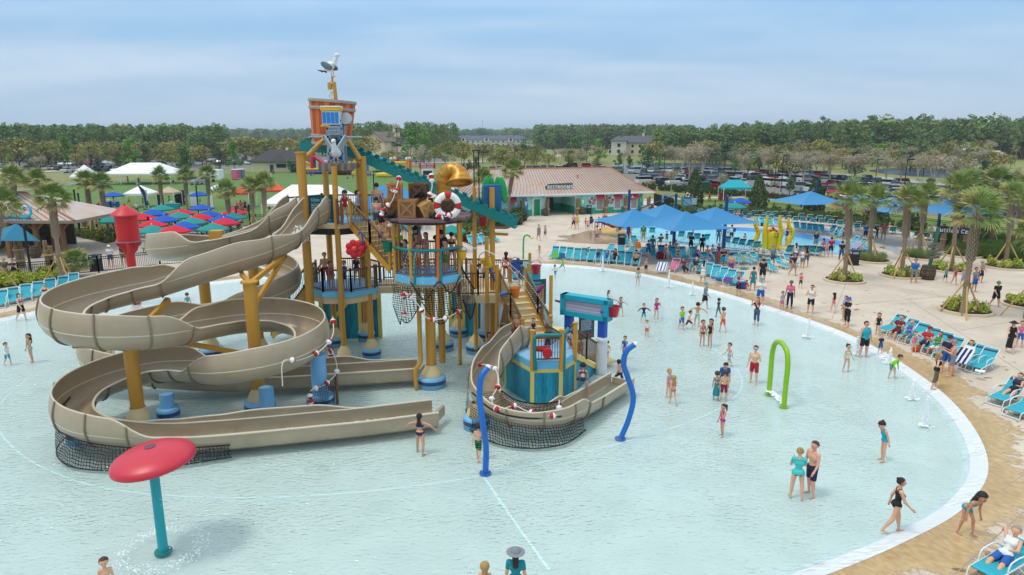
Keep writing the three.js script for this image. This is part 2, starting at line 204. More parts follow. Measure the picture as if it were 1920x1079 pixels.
{
const a=G(1204,397),d0=G(983,405),dir=d0.clone().sub(a).setY(0).normalize(),ang=Math.atan2(dir.z,-dir.x),Lw=27.5;
const org=a.clone().addScaledVector(dir,Lw);
const t=thing('restroom_building','long mint green restroom building with rusty copper hipped roof','building',org,0);t.rotation.y=Math.atan2(dir.z,-dir.x);
const ax=dir.clone().negate(),U=(px)=>{let lo=-5,hi=Lw+8;for (let i=0;i<40;i++){const m=(lo+hi)/2,p=org.clone().addScaledVector(ax,m),f=(EYE-1.5)*Math.sin(PITCH)-p.z*Math.cos(PITCH);if (960+FOC*p.x/f<px) lo=m;else hi=m;} return (lo+hi)/2;};
const He=2.85,dp=9,seg=[],low=[],o1=U(1021),o2=U(1079),wh=[];
const wall=(x0,x1,z,w=.2)=>{seg.push(box(x1-x0,He - .8,w,(x0+x1)/2,.8+(He - .8)/2,z));low.push(box(x1-x0,.8,w + .06,(x0+x1)/2,.4,z));};
wall(0,o1,-.1);wall(o2,Lw,-.1);wall(0,Lw,-dp);
for (const x of [.1,Lw - .1]){seg.push(box(.2,He-1,dp,x,1+(He-1)/2,-dp/2));low.push(box(.26,1,dp,x,.5,-dp/2));}
for (const x of [o1 - .1,o2 + .1]){seg.push(box(.2,He-1,dp - .2,x,1+(He-1)/2,-dp/2));low.push(box(.24,1,dp - .2,x,.5,-dp/2));}
seg.push(box(o2-o1,He-1,.2,(o1+o2)/2,1+(He-1)/2,-5.5));low.push(box(o2-o1,1,.26,(o1+o2)/2,.5,-5.5));seg.push(box(o2-o1,.35,.22,(o1+o2)/2,He - .17,-.1));
part(t,'wall',seg,mint);part(t,'wainscot',low,wains);
wh.push(box(.16,He - .3,.12,o1 + .02,(He - .3)/2,.06),box(.16,He - .3,.12,o2 - .02,(He - .3)/2,.06),box(o2-o1,.14,.12,(o1+o2)/2,He - .36,.07),box(.14,He,.14,Lw,He/2,.02),box(.1,He - .2,.1,U(1000),He/2 - .1,.09));wh.forEach((g)=>part(t,'trim',g,M.white));
part(t,'breezeway_floor',box(o2-o1,.02,5.4,(o1+o2)/2,.012,-2.8),walkM);
part(t,'breezeway_door',box(.9,2.1,.06,(o1+o2)/2 + .6,1.05,-5.36),C('#4a5a58',.6));

const E=.8,y0=He,rz=-dp/2,P=(x,y,z)=>V(x,y,z),RH=6.05,RM=3.85,rl=U(962) + .5,rx=Lw-3.0;
const e1=P(-E,y0,E),e2=P(Lw+E + .6,y0,E),e3=P(Lw+E + .6,y0,-dp-E),e4=P(-E,y0,-dp-E),m1=P(1.2,RM,-.9),m2=P(Lw - .4,RM,-.9),m3=P(Lw - .4,RM,-dp + .9),m4=P(1.2,RM,-dp + .9),r1=P(3.6,RH,rz),r2=P(rx,RH,rz);
const roof=part(t,'roof',[quad(e1,e2,m2,m1),quad(m1,m2,r2,r1),quad(e2,e3,m3,m2),quad(m2,m3,r2.clone().add(V(0,0,-.02)),r2),quad(e3,e4,m4,m3),quad(m3,m4,r1,r2),quad(e4,e1,m1,m4),quad(m4,m1,r1,r1.clone().add(V(0,0,-.02)))],copperM);
const up=V(0,.05,.03),q=(v)=>v.clone().add(up);const se=part(roof,'roof_seams',[...roofSeams(q(e1),q(e2),q(m2),q(m1),58,.05),...roofSeams(q(m1),q(m2),q(r2),q(r1),58,.05),...roofSeams(e2.clone().add(V(.04,.04,0)),e3.clone().add(V(.04,.04,0)),m3.clone().add(V(.04,.04,0)),m2.clone().add(V(.04,.04,0)),22,.05)],C('#a98a78',.5,{metalness:.1}));se.userData={kind:'stuff'};
part(roof,'ridge_cap',[beam(r1,r2,.3,.12),beam(r2,m2,.22,.1),beam(m2,e2,.22,.1),beam(r1,m1,.22,.1),beam(m1,e1,.22,.1)],C('#c9784a',.5,{metalness:.1}));
part(roof,'gutter',[beam(e1.clone().add(V(0,-.1,.02)),e2.clone().add(V(0,-.1,.02)),.14,.2),beam(e2.clone().add(V(.02,-.1,0)),e3.clone().add(V(.02,-.1,0)),.14,.2)],M.white);
for (const px of [973,1095]){const u=U(px);part(roof,'vent_pipe',cyl(.12,.1,.55,u,4.6,-2.4,10),C('#b5673f',.6));}
part(t,'soffit',box(Lw+E*2,.05,dp+E*2,Lw/2,He + .02,-dp/2),C('#d6dedb',.7));
for (const [px,s] of [[1021,1],[1208,1]]) part(t,'downpipe',[bar(V(U(px),He - .15,.9),V(U(px) - .2,He - .6,.08),.05),bar(V(U(px) - .2,He - .6,.08),V(U(px) - .2,.1,.08),.05)],M.white);
part(t,'door',[box(1.0,2.15,.06,U(1005.5),1.08,.05)],C('#0c8f55',.5));part(t,'door_frame',[box(.12,2.3,.1,U(1005.5) - .57,1.15,.06),box(.12,2.3,.1,U(1005.5) + .57,1.15,.06),box(1.26,.12,.1,U(1005.5),2.24,.06)],M.white);
for (const px of [922,959,1124,1157.5,1188.5]){const u=U(px),w=part(t,'window',[box(1.0,1.55,.06,u,1.3,.04)],C('#c9c4c0',.7));const sl=[];for (let k=0;k<15;k++) sl.push(box(.84,.07,.03,u,.63+k*.096,.08,0,.5));part(w,'louvres',sl,C('#a8a19e',.7));part(w,'window_frame',[box(.09,1.7,.1,u - .5,1.3,.06),box(.09,1.7,.1,u + .5,1.3,.06),box(1.1,.09,.11,u,.47,.06),box(1.1,.09,.11,u,2.14,.06)],M.white);
const aw=part(t,'awning',[quad(V(u - .62,1.95,.6),V(u + .62,1.95,.6),V(u + .62,2.62,.06),V(u - .62,2.62,.06),.03)],C('#c8385c',.5));part(aw,'awning_ribs',[0,1,2,3,4,5,6,7].map((k)=>beam(V(u - .6+k*.171,1.97,.63),V(u - .6+k*.171,2.64,.09),.03,.05)),C('#dc6d85',.5));}
for (const px of [901,946,996.5,1102.5,1145.5,1183]){const u=U(px),l=part(t,'barn_light',lathe([[.05,.3],[.09,.24],[.1,.12],[.24,0],[.22,0],[.08,.1]],14).translate(u,2.05,.45),M.white);part(l,'light_arm',tube([V(u,2.3,.45),V(u,2.48,.4),V(u,2.46,.2),V(u,2.3,.06)],.025,10,6),M.white);}
const out=(px,y,z=.25)=>org.clone().addScaledVector(ax,U(px)).add(V(dir.z*-z*0,y,0)).add(ax.clone().cross(V(0,1,0)).multiplyScalar(z));
const nm={1110:'red life ring on mint wall nearest the breezeway opening',1144:'red life ring on mint wall between the two middle windows',1178:'red life ring on mint wall beside the last window'};
for (const px of [1110,1144,1177.5]){const r=thing('life_ring',nm[Math.floor(px)]??nm[1178],'life ring',out(px,1.72,.16),t.rotation.y);r.position.y=1.72;for (let i=0;i<8;i++) part(r,i % 2?'white_band':'red_section',new THREE.TorusGeometry(.36,.11,8,8,PI/4*(i % 2?.4:1.6)).rotateZ(i*PI/4+(i % 2?PI*.075:-PI*.075)),i % 2?M.white:C('#c22736',.5));}
const board=(label,px,h,w,col,col2)=>{const s=new THREE.Shape();s.moveTo(0,0);s.bezierCurveTo(w*.9,.1,w*1.25,h*.35,w,h*.6);s.bezierCurveTo(w*.8,h*.85,w*.3,h*.97,0,h);s.bezierCurveTo(-w*.3,h*.97,-w*.8,h*.85,-w,h*.6);s.bezierCurveTo(-w*1.25,h*.35,-w*.9,.1,0,0);const o=thing('surfboard',label,'surfboard',out(px,0,.3),t.rotation.y);o.position.y=.35;part(o,'deck',new THREE.ExtrudeGeometry(s,{depth:.05,bevelSize:.02,bevelThickness:.02,bevelSegments:2}),C(col,.35));part(o,'emblem',[ball(.2,0,h*.58,.085,.7,1.3,.1),ball(.12,-.1,h*.68,.085,1,1.2,.1),ball(.12,.1,h*.68,.085,1,1.2,.1)],C(col2,.4));};
board('blue surfboard with pale emblem standing left of the green door',984.5,2.15,.27,'#1b86cf','#bfe3ee');board('pale mint surfboard with emblem right of the breezeway',1091,2.15,.26,'#7fcfae','#d5efe2');board('dark green surfboard at right corner of the building',1199.5,2.2,.25,'#1f9a6c','#56b890');board('dark blue surfboard leaning at far left of the mint wall',905,2.0,.26,'#2b5f9c','#6d9ac8');
[[977.5,'left of the blue surfboard'],[1023.5,'at left side of the breezeway'],[1080.5,'at right side of the breezeway'],[1133.5,'between first and second windows'],[1170.5,'between second and third windows'],[1213,'at the right end of the wall']].forEach(([px,w],i)=>{const o=thing('piling','rope bound wooden piling cluster ' + w,'piling',out(px,0,.55));part(o,'post',cyl(.15,.14,2.1-(i % 2)*.2,-.12,0,0,10),pilingM);part(o,'post',cyl(.16,.15,2.45-(i % 3)*.15,.14,0,-.05,10),pilingM);part(o,'post',cyl(.14,.13,1.5,.02,0,.18,10),pilingM);part(o,'rope',[0,1,2,3].map((k)=>new THREE.TorusGeometry(.33,.03,6,16).rotateX(PI/2).translate(.02,.75+k*.06,.03)),C('#b9a27a',.9));});
barrel('wooden barrel planter beside left breezeway post',out(1018.5,0,.9));barrel('wooden barrel right of the breezeway opening',out(1087.5,0,.8));barrel('wooden barrel past right corner of restroom building',out(1218.5,0,.6));trashCan('black litter bin against mint restroom wall',out(1101,0,.7));
{const o=thing('utility_cabinet','grey metal cabinet at right end of restroom wall','cabinet',out(1205,0,.6),t.rotation.y);part(o,'casing',rbox(1.1,.95,.6,0,.48,0),C('#8f9493',.6));part(o,'door',box(1,.8,.03,0,.5,.3),C('#a2a7a6',.6));}
const sg=thing('restrooms_sign','grey board sign reading RESTROOMS on copper roof','sign',out(1050.5,0,-.2).setY(3.35),t.rotation.y);part(sg,'board',[rbox(3.75,.8,.1,0,.35,0),box(3.5,.14,.09,.1,.78,0,0,0,.02),box(.3,.5,.09,-1.95,.3,0,0,0,.2)],C('#565a58',.8));part(sg,'lettering',text('RESTROOMS',.46,.05).translate(.02,.36,.05),M.white);part(sg,'bracket',[box(.08,.9,.08,-1.4,.1,-.4,0,.6),box(.08,.9,.08,1.4,.1,-.4,0,.6)],M.dark);
}
// --- generic distant building: hip or gable roof, walls with real windows
function house(name,label,px,py,w,d,h,rh,turn,wallM,roofM,o={}){
const t=thing(name,label,'building',G(px,py),turn);const E=.8;
part(t,'wall',box(w,h,d,0,h/2,0),wallM);
const e1=V(-w/2-E,h,d/2+E),e2=V(w/2+E,h,d/2+E),e3=V(w/2+E,h,-d/2-E),e4=V(-w/2-E,h,-d/2-E),k=o.gable?w/2+E:Math.max(.1,w/2-d/2),r1=V(-k,h+rh,0),r2=V(k,h+rh,0),z=V(0,0,-.03);
const rf=part(t,'roof',[quad(e1,e2,r2,r1,.2),quad(e3,e4,r1,r2,.2),...(o.gable?[]:[quad(e2,e3,r2.clone().add(z),r2,.2),quad(e4,e1,r1,r1.clone().add(z),.2)])],roofM);
if (o.gable) part(t,'gable',[-1,1].map((s)=>{const g=new THREE.BufferGeometry();const x=s*(w/2 - .02);g.setAttribute('position',new THREE.Float32BufferAttribute([x,h,d/2,x,h,-d/2,x,h+rh*.98,0],3));g.setAttribute('uv',new THREE.Float32BufferAttribute([0,0,1,0,0,1],2));g.computeVertexNormals();return g;}),wallM);
(o.win??[]).forEach(([x,y,ww,hh])=>{const f=part(t,'window',box(ww,hh,.1,x,y,d/2 + .02),M.white);part(f,'pane',box(ww - .16,hh - .16,.1,x,y,d/2 + .04),M.glass);});
(o.doors??[]).forEach(([x,ww,hh])=>part(t,'door',box(ww,hh,.1,x,hh/2,d/2 + .02),C('#2c3a44',.6)));
(o.chim??[]).forEach(([x,y,s,hh,zz])=>{part(rf,'chimney',[box(s,hh,s,x,y+hh/2,zz??0),box(s + .2,.3,s + .2,x,y+hh,zz??0)],wallM);if (o.pot) part(rf,'chimney_pot',cyl(.35,.3,.5,x,y+hh + .15,zz??0),C('#a4583a',.8));});
return t;
}
const creamW=C('#d8c9a8',.85),whiteW=C('#d5cfc2',.85),slate=C('#55565c',.8),darkR=C('#3c3b3e',.8),blueR=C('#565f70',.8);
{const t=house('pavilion','cream pavilion with dark hipped roof across the lawn',528,322,15,9,3.1,3.4,.06,creamW,darkR,{win:[[1.2,1.9,3,1.3]],doors:[[4.6,1.6,2.4],[-1.6,1,2.2]]});part(t,'cross_gable',[quad(V(-2,3.1,6),V(3,3.1,6),V(.6,5.1,4),V(.4,5.1,4)),quad(V(3,3.1,6),V(3,3.1,3),V(.6,5.1,2),V(.6,5.1,4)),quad(V(-2,3.1,3),V(-2,3.1,6),V(.4,5.1,4),V(.4,5.1,2))],darkR);part(t,'vent',box(.7,.9,.7,2,6.6,0),whiteW);}
{const t=house('church','cream gabled church with tall chimney behind trees',722,300,15,11,8,4.2,PI/2 - .45,creamW,C('#6d6257',.8),{gable:true,win:[],chim:[[5,9,2.2,6,3]],pot:true});part(t,'side_wing',[box(9,6,7,3,3,8)],creamW);part(t,'wing_roof',[quad(V(-2,6,12),V(8,6,12),V(8,8,5.5),V(-2,8,5.5))],slate);part(t,'gable_window',[box(.1,1.6,.8,7.56,9,0),box(.1,2.4,1.2,7.56,4,-2.5)],M.glass);for (const k of [-1,1]) part(t,'trim',beam(V(7.8,8,6.2*k),V(7.8,12.1,0),.3,.3),C('#4c4540',.8));}
{const win=[];for (let i=-8;i<=8;i++){win.push([i*4.6,2.2,1.6,1.8],[i*4.6,5.2,1.5,1.7]);} const t=house('apartment_block','long white apartment block with blue grey roof left of the restrooms',905,276.5,84,14,7,3.6,.1,whiteW,blueR,{win});for (const x of [-27,-18,3,25]){part(t,'dormer',[box(5,4.5,3,x,6.9,7.5)],whiteW);part(t,'dormer_roof',[quad(V(x-3,9,9.4),V(x+3,9,9.4),V(x + .1,11,6),V(x - .1,11,6)),quad(V(x+3,9,9.4),V(x+3,9,3),V(x,11,2),V(x,11,6)),quad(V(x-3,9,3),V(x-3,9,9.4),V(x,11,6),V(x,11,2))],blueR);part(t,'dormer_window',box(1.8,2.2,.2,x,7,9.05),M.glass);}}
{const win=[];for (let i=-5;i<=5;i++) win.push([i*4,2,1.5,1.8],[i*4,5,1.4,1.6]);const t=house('apartment_block','beige two storey block with grey hipped roof beyond the pond',1212,291,37,12,6.8,3.6,-.12,creamW,slate,{win,chim:[[-2,9.6,1.3,2.2]]});part(t,'tower_wing',box(8,7.8,5,-15.5,3.9,7.5),whiteW);part(t,'wing_roof',[quad(V(-20.2,7.8,10.8),V(-10.8,7.8,10.8),V(-15.4,10.6,6),V(-15.6,10.6,6)),quad(V(-10.8,7.8,10.8),V(-10.8,7.8,2),V(-15.4,10.6,2),V(-15.4,10.6,6)),quad(V(-20.2,7.8,2),V(-20.2,7.8,10.8),V(-15.6,10.6,6),V(-15.6,10.6,2))],slate);part(t,'wing_window',[box(1.6,1.8,.1,-15.5,5.5,10.05),box(1.6,1.8,.1,-15.5,2.2,10.05)],M.glass);}
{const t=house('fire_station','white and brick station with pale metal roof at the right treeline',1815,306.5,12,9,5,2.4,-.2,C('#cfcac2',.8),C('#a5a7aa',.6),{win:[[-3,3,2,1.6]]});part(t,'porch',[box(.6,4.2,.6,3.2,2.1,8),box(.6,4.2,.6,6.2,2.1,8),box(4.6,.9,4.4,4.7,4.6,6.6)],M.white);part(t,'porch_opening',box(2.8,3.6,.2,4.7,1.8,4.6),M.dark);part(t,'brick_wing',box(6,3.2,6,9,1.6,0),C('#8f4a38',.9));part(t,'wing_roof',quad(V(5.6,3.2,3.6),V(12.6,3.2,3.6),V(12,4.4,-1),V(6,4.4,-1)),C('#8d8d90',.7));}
{const t=house('apartment_block','tan block with brown roof among left trees',403,292,16,9,7,2.5,.1,C('#c4a878',.85),C('#5c4a40',.8),{win:[[-4,5,1.4,1.4],[0,5,1.4,1.4],[4,5,1.4,1.4]]});}
{const t=thing('observation_tower','small timber lookout tower on the far treeline','tower',G(483,275));part(t,'leg',[[-1,-1],[1,-1],[1,1],[-1,1]].map(([a,b])=>box(.5,11,.5,a*2,5.5,b*2)),C('#5a5148',.9));part(t,'cabin',box(5,2.6,5,0,12,0),C('#7d7263',.9));part(t,'roof',new THREE.ConeGeometry(5,3,4).rotateY(PI/4).translate(0,14.8,0),darkR);}
{const t=thing('radio_mast','thin radio mast above the distant forest','mast',G(905,262));part(t,'mast',[bar(V(0,0,0),V(0,52,0),.5,5,.3)],C('#6c7480',.8));part(t,'antenna',[box(3,1,.3,0,50,0),box(.3,3,3,0,47,0)],C('#6c7480',.8));}
{const p=G(-30,352),q=G(112,344),m=p.clone().lerp(q,.5);const t=thing('yellow_wall','pale yellow windowless building wall at left edge of the lawn','wall',V(0,0,0));part(t,'wall',[beam(p.clone().setY(1.35),q.clone().setY(1.35),4,2.7)],C('#d8cd97',.9));part(t,'coping',[beam(p.clone().setY(2.76),q.clone().setY(2.76),4.2,.12)],C('#c9c08f',.9));}
// --- bar and grill hut at the left edge
{const c=G(122,478),b=G(-120,486);const z0=c.z,t=thing('grill_hut','open timber bar and grill hut with copper roof at left edge','hut',V(0,0,0));
const x1=c.x+1.2,x0=-64,zf=c.z+1.2,zb=c.z-7,y=3.25,yr=5.4,e1=V(x0,y,zf),e2=V(x1 + .8,y,zf),e3=V(x1 + .8,y,zb),e4=V(x0,y,zb),r1=V(x0,yr,(zf+zb)/2),r2=V(x1-6,yr,(zf+zb)/2);
const rf=part(t,'roof',[quad(e1,e2,r2,r1,.12),quad(e2,e3,r2.clone().add(V(0,0,-.02)),r2,.12),quad(e3,e4,r1,r2,.12)],copperM);const se=part(rf,'roof_seams',[...roofSeams(e1.clone().add(V(0,.06,0)),e2.clone().add(V(0,.06,0)),r2.clone().add(V(0,.06,0)),r1.clone().add(V(0,.06,0)),36,.05)],C('#a98a78',.5,{metalness:.1}));se.userData={kind:'stuff'};
part(rf,'fascia',[beam(e1.clone().add(V(0,-.14,0)),e2.clone().add(V(0,-.14,0)),.12,.26),beam(e2.clone().add(V(0,-.14,0)),e3.clone().add(V(0,-.14,0)),.12,.26)],C('#8a7f6f',.8));part(rf,'hip_cap',[beam(e2,r2,.22,.12),beam(r1,r2,.25,.12)],C('#b0623c',.5));
for (const [px,py] of [[122,478],[104,470],[73,480],[20,484]]){const p=G(px,py);part(t,'post',box(.34,3.1,.34,p.x,1.55,p.z),M.wood);part(t,'brace',[beam(p.clone().setY(2.2),p.clone().add(V(-.9,0,0)).setY(3.1),.16,.16),beam(p.clone().setY(2.2),p.clone().add(V(.9,0,0)).setY(3.1),.16,.16)],M.wood);}
part(t,'bar_counter',[box(9,1.1,.7,c.x-9,.55,c.z-4),box(9.2,.08,.9,c.x-9,1.14,c.z-4),box(12,3.2,.2,c.x-9,1.6,c.z-6.4)],C('#4c4038',.8));
const s=thing('grill_sign','blue and grey bar and grill sign with curling wave on copper roof','sign',Z(32,402,z0+1.1),0);part(s,'board',[box(2.3,.34,.08,-.1,-.28,0),box(1.7,.3,.08,.1,-.62,0)],C('#6b6f70',.8));part(s,'lettering',[text('New Waters',.38,.06,serif).translate(-.22,-.06,.06)],C('#4fc6c8',.5));part(s,'small_lettering',[text('BAR & GRILL',.22,.06).translate(.2,-.52,.06)],C('#7fd3e2',.5));
part(s,'wave_emblem',[tube([V(.3,-.25,.03),V(.9,-.2,.03),V(1.22,.1,.03),V(1.2,.5,.03),V(.95,.72,.03),V(.66,.62,.03),V(.6,.42,.03),V(.75,.36,.03)],.11,26,8)],C('#39a9cf',.5));part(s,'wave_foam',[tube([V(1.0,.62,.1),V(.8,.74,.1),V(.6,.62,.1),V(.55,.45,.1)],.07,14,8)],M.white);part(s,'sign_leg',[bar(V(-.8,-1.5,0),V(-.8,-.3,0),.04),bar(V(.7,-1.5,0),V(.7,-.3,0),.04)],M.dark);
{const p1=Z(31,418,-55),o=thing('shade_sail','teal shade sail on a post before the grill hut','shade sail',V(0,0,0));const a=Z(31,420,-55),bl=Z(0,452,-52),br=Z(66,452,-54),bb=Z(76,453,-58);part(o,'canopy',[quad(bl,br,a,a.clone().add(V(-.03,0,0)),.02),quad(br,bb,a.clone().add(V(.02,0,0)),a,.02),quad(bl.clone().add(V(-3,0,-1)),bl,a,a.clone().add(V(-.06,0,0)),.02)],C('#056f8c',.75));part(o,'post',bar(V(a.x,0,a.z),a,.07),M.dark);}
barrel('wooden barrel beneath the grill hut roof',G(66,484).setY(0),1.05,.42);
[[40,502,'under the teal shade sail'],[96,514,'beside the left fence'],[222,435,'left of the red tower'],[160,437,'at the dining entrance']].forEach(([px,py,w])=>{const o=thing('piling','rope bound timber piling cluster ' + w,'piling',G(px,py));part(o,'post',cyl(.17,.16,2.6,-.18,0,0,10),pilingM);part(o,'post',cyl(.18,.17,2.2,.2,0,.05,10),pilingM);part(o,'post',cyl(.16,.15,1.9,.03,0,.25,10),pilingM);part(o,'rope',[.6,.66,1.5,1.56].map((k)=>new THREE.TorusGeometry(.4,.035,6,14).rotateX(PI/2).translate(.02,k,.06)),C('#b9a27a',.9));});
}
// --- event tents
function frameTent(label,px,py,w,d,he,hr,colM,ridge=.55,turn=0){
const t=thing('marquee',label,'tent',G(px,py),turn);const a=V(-w/2,he,d/2),b=V(w/2,he,d/2),c=V(w/2,he,-d/2),e=V(-w/2,he,-d/2),r1=V(-w/2*ridge,hr,0),r2=V(w/2*ridge,hr,0);
part(t,'canopy',[quad(a,b,r2,r1,.03),quad(b,c,r2.clone().add(V(0,0,-.02)),r2,.03),quad(c,e,r1,r2,.03),quad(e,a,r1,r1.clone().add(V(0,0,-.02)),.03)],colM);
const n=Math.max(1,Math.round(w/4));const val=[];for (const [p,q] of [[a,b],[b,c],[c,e],[e,a]]){val.push(beam(p.clone().add(V(0,-.14,0)),q.clone().add(V(0,-.14,0)),.03,.3));} part(t,'valance',val,colM);
for (let i=0;i<=n;i++) for (const s of [-1,1]) part(t,'leg',bar(V(-w/2+w*i/n,0,s*d/2),V(-w/2+w*i/n,he,s*d/2),.05),M.white);return t;
}
const tentW=C('#e6e6e6',.7),tentO=C('#d9571f',.7),tentT=C('#0d9fae',.7),tentTan=C('#b8a48c',.75);
frameTent('large white marquee across the lawn behind the palms',276,344,14.2,9,2.4,4.6,tentW,.45,.05);frameTent('large white marquee behind the slide tower',592,410,10.6,8,2.25,4.35,tentW,.55,-.1);
frameTent('small white canopy tent on the lawn beside the feather flag',267,388,3.6,3.4,2.1,3.2,tentW,.05);frameTent('tan canopy tent on the lawn',319,386,2.6,2.6,2.1,2.9,tentTan,.05);frameTent('orange canopy tent left of the white marquee',518,382,3,3,2.2,3.3,tentO,.05,.4);frameTent('red orange canopy tent behind the palm cluster',456,388,3,3,2.2,3.1,C('#cf3f22',.7),.05);frameTent('turquoise canopy tent beyond the pool fence',1377,376,4.6,3,2.2,3.4,tentT,.4);frameTent('small white peaked tent near the yellow wall',162,348,4.4,4,2,4.4,tentW,.05);frameTent('far small white canopy in the left car park',205,317,4,3.4,2.2,3.2,tentW,.1);frameTent('blue canopy roof beyond the inflatable slide',715,316,5,4,2.6,3.6,C('#2376bd',.7),.3);
{const t=frameTent('large blue fabric shade behind the crates',735,428,7,6,2.6,4.9,M.shade,.35,.2);}
// ---------- trees, palms, hedges, fences ----------
function leaves(pts,size,jitter=.4,asp=.55){
const pos=[],nor=[],a=V(0,0,0),b=V(0,0,0),n=V(0,0,0);
for (const p of pts){const s=size*rr(1-jitter,1+jitter);n.set(rr(-1,1),rr(-.3,1),rr(-1,1)).normalize();a.set(rr(-1,1),rr(-1,1),rr(-1,1)).cross(n).normalize();b.copy(n).cross(a);const P=[[-1,0],[0,-asp],[1,0],[0,asp]].map(([x,y])=>[p.x+(a.x*x+b.x*y)*s,p.y+(a.y*x+b.y*y)*s,p.z+(a.z*x+b.z*y)*s]);
for (const k of [0,1,2,0,2,3]){pos.push(...P[k]);nor.push(n.x,n.y,n.z);}}
const g=new THREE.BufferGeometry();g.setAttribute('position',new THREE.Float32BufferAttribute(pos,3));g.setAttribute('normal',new THREE.Float32BufferAttribute(nor,3));g.setAttribute('uv',new THREE.Float32BufferAttribute(new Float32Array(pos.length/3*2),2));return g;
}
const leafM=(hex,t=.25)=>C(hex,.85,{side:THREE.DoubleSide});
const blob=(c,r,n,sy=1)=>{const a=[];for (let i=0;i<n;i++){const d=V(rr(-1,1),rr(-1,1),rr(-1,1));if (d.lengthSq()>1){i--;continue;} const L=d.length();d.multiplyScalar((.45 + .55*Math.sqrt(L))/(L||1)*L**.35*r);d.y*=sy;a.push(d.add(c));} return a;};
function branches(h,r,depth,spread,list,p,d,tips){
const q=p.clone().addScaledVector(d,h);list.push(bar(p,q,r,depth>2?5:3,r*.66));if (depth===0){tips.push(q);return;}
const n=depth>2?3:3;for (let i=0;i<n;i++){const e=d.clone().add(V(rr(-1,1)*spread,rr(-.1,.45),rr(-1,1)*spread)).normalize();branches(h*rr(.6,.85),r*.58,depth-1,spread,list,p.clone().lerp(q,rr(.55,1)),e,tips);}
}
// unit trees (height 1), a few variants of each kind
const trunkM=C('#5c4c3c',.95),bareM=C('#aa9d87',.95),pineT=C('#6a5443',.95);
const KIND={
oak:{col:['#8f8d4c','#868646','#9c9350'],make(){const l=[],tips=[];branches(.26,.022,2,.8,l,V(0,0,0),V(0,1,0),tips);let p=[];for (let i=0;i<15;i++){const a=rr(0,2*PI),R=rr(.02,.34);p.push(...blob(V(Math.cos(a)*R,rr(.42,.86)-R*.35,Math.sin(a)*R),rr(.12,.2),52,.75));} return [merge(l),leaves(p,.038)];}},
green:{col:['#5f8a36','#6d9a3a','#557a3c'],make(){const l=[],tips=[];branches(.3,.018,2,.5,l,V(0,0,0),V(0,1,0),tips);let p=[];for (let i=0;i<16;i++){const y=rr(.25,.93),R=.24*(1-y)**.6*1.35*rr(.2,1),a=rr(0,2*PI);p.push(...blob(V(Math.cos(a)*R,y,Math.sin(a)*R),rr(.06,.13),45,.9));} return [merge(l),leaves(p,.032)];}},
dark:{col:['#4b5f3a','#526541','#586a45'],make(){const l=[bar(V(0,0,0),V(0,.5,0),.025,6,.015)];let p=[];for (let i=0;i<16;i++){const y=rr(.15,.92),R=.3*(1-y*.75)*rr(.2,1),a=rr(0,2*PI);p.push(...blob(V(Math.cos(a)*R,y,Math.sin(a)*R),rr(.09,.15),50));} return [merge(l),leaves(p,.035)];}},
pine:{col:['#637c48','#6d854d','#67804c'],make(){const bend=rr(-.02,.02),l=[bar(V(0,0,0),V(bend,.55,0),.011,6,.009),bar(V(bend,.55,0),V(bend*2,.95,0),.009,5,.004)];let p=[];for (let i=0;i<11;i++){const y=.48 + .48*(i/10),R=.16*Math.sin(PI*(.22 + .7*(i/10)))*rr(.5,1.15),a=i*2.4+rr(-.5,.5);const c=V(bend+Math.cos(a)*R,y+rr(-.02,.02),Math.sin(a)*R);l.push(bar(V(bend,y - .05,0),c,.004,3));p.push(...blob(c,rr(.04,.085),44,.6));} return [merge(l),leaves(p,.02)];}},
bare:{col:['#b3a68d','#baae96','#a99e82'],make(){const l=[],tips=[];branches(.27,.014,4,.3,l,V(0,0,0),V(0,1,0),tips);const tw=[];for (const t of tips) for (let i=0;i<5;i++) tw.push(bar(t,t.clone().add(V(rr(-.05,.05),rr(.0,.1),rr(-.05,.05))),.0022,3,.001));return [merge(l),merge([...tw,leaves(tips.flatMap((t)=>blob(t,.07,8,1.3)),.011)])];}},
cone:{col:['#4d5f35','#55673a','#4a5c36'],make(){const l=[bar(V(0,0,0),V(0,.4,0),.03,6)],p=[];for (let i=0;i<2300;i++){const y=rr(.02,1),R=(.05 + .27*Math.sin(Math.min(1,(1-y)*1.25)*PI*.5))*(y<.12?.6+y*3.3:1)*(.72 + .3*Math.sqrt(rnd()))*(1 + .2*perlin.noise(y*9,Math.cos(i)*2,i % 5)),a=rr(0,2*PI);p.push(V(Math.cos(a)*R,y,Math.sin(a)*R));} return [merge(l),leaves(p,.036)];}},
};
for (const k in KIND) KIND[k].v=[0,1,2].map(()=>{const a=KIND[k].make(),b=new THREE.Box3();a.forEach((g)=>{g.computeBoundingBox();b.union(g.boundingBox);});const w={oak:.42,green:.3,dark:.3,pine:.2,bare:.32,cone:.26}[k]*2/Math.max(b.max.x-b.min.x,b.max.z-b.min.z);a.forEach((g)=>g.scale(w,1/b.max.y,w));return a;});
const DESC={oak:'round olive spring tree',green:'fresh green upright tree',dark:'dark evergreen tree',pine:'tall slender pine',bare:'nearly leafless grey brown tree',cone:'dense dark conical magnolia'};
const treeN={};
function tree(kind,px,base,top,where,group,wide=1){
const K=KIND[kind],i=treeN[kind]=(treeN[kind]??-1)+1,p=G(px,base),h=Z(px,top,p.z).y,t=thing(kind==='pine'?'pine_tree':kind==='cone'?'magnolia_tree':'tree',DESC[kind] + ' ' + where,'tree',p,rr(0,6),group),v=K.v[i % 3];
t.scale.set(h*wide,h,h*wide);part(t,'trunk',v[0],kind==='bare'?bareM:kind==='pine'?pineT:trunkM);part(t,'crown',v[1],kind==='bare'?C(K.col[i % 3],.95):leafM(K.col[i % 3]));return t;
}
const GL='trees behind the lawn',GR='trees around the car park';
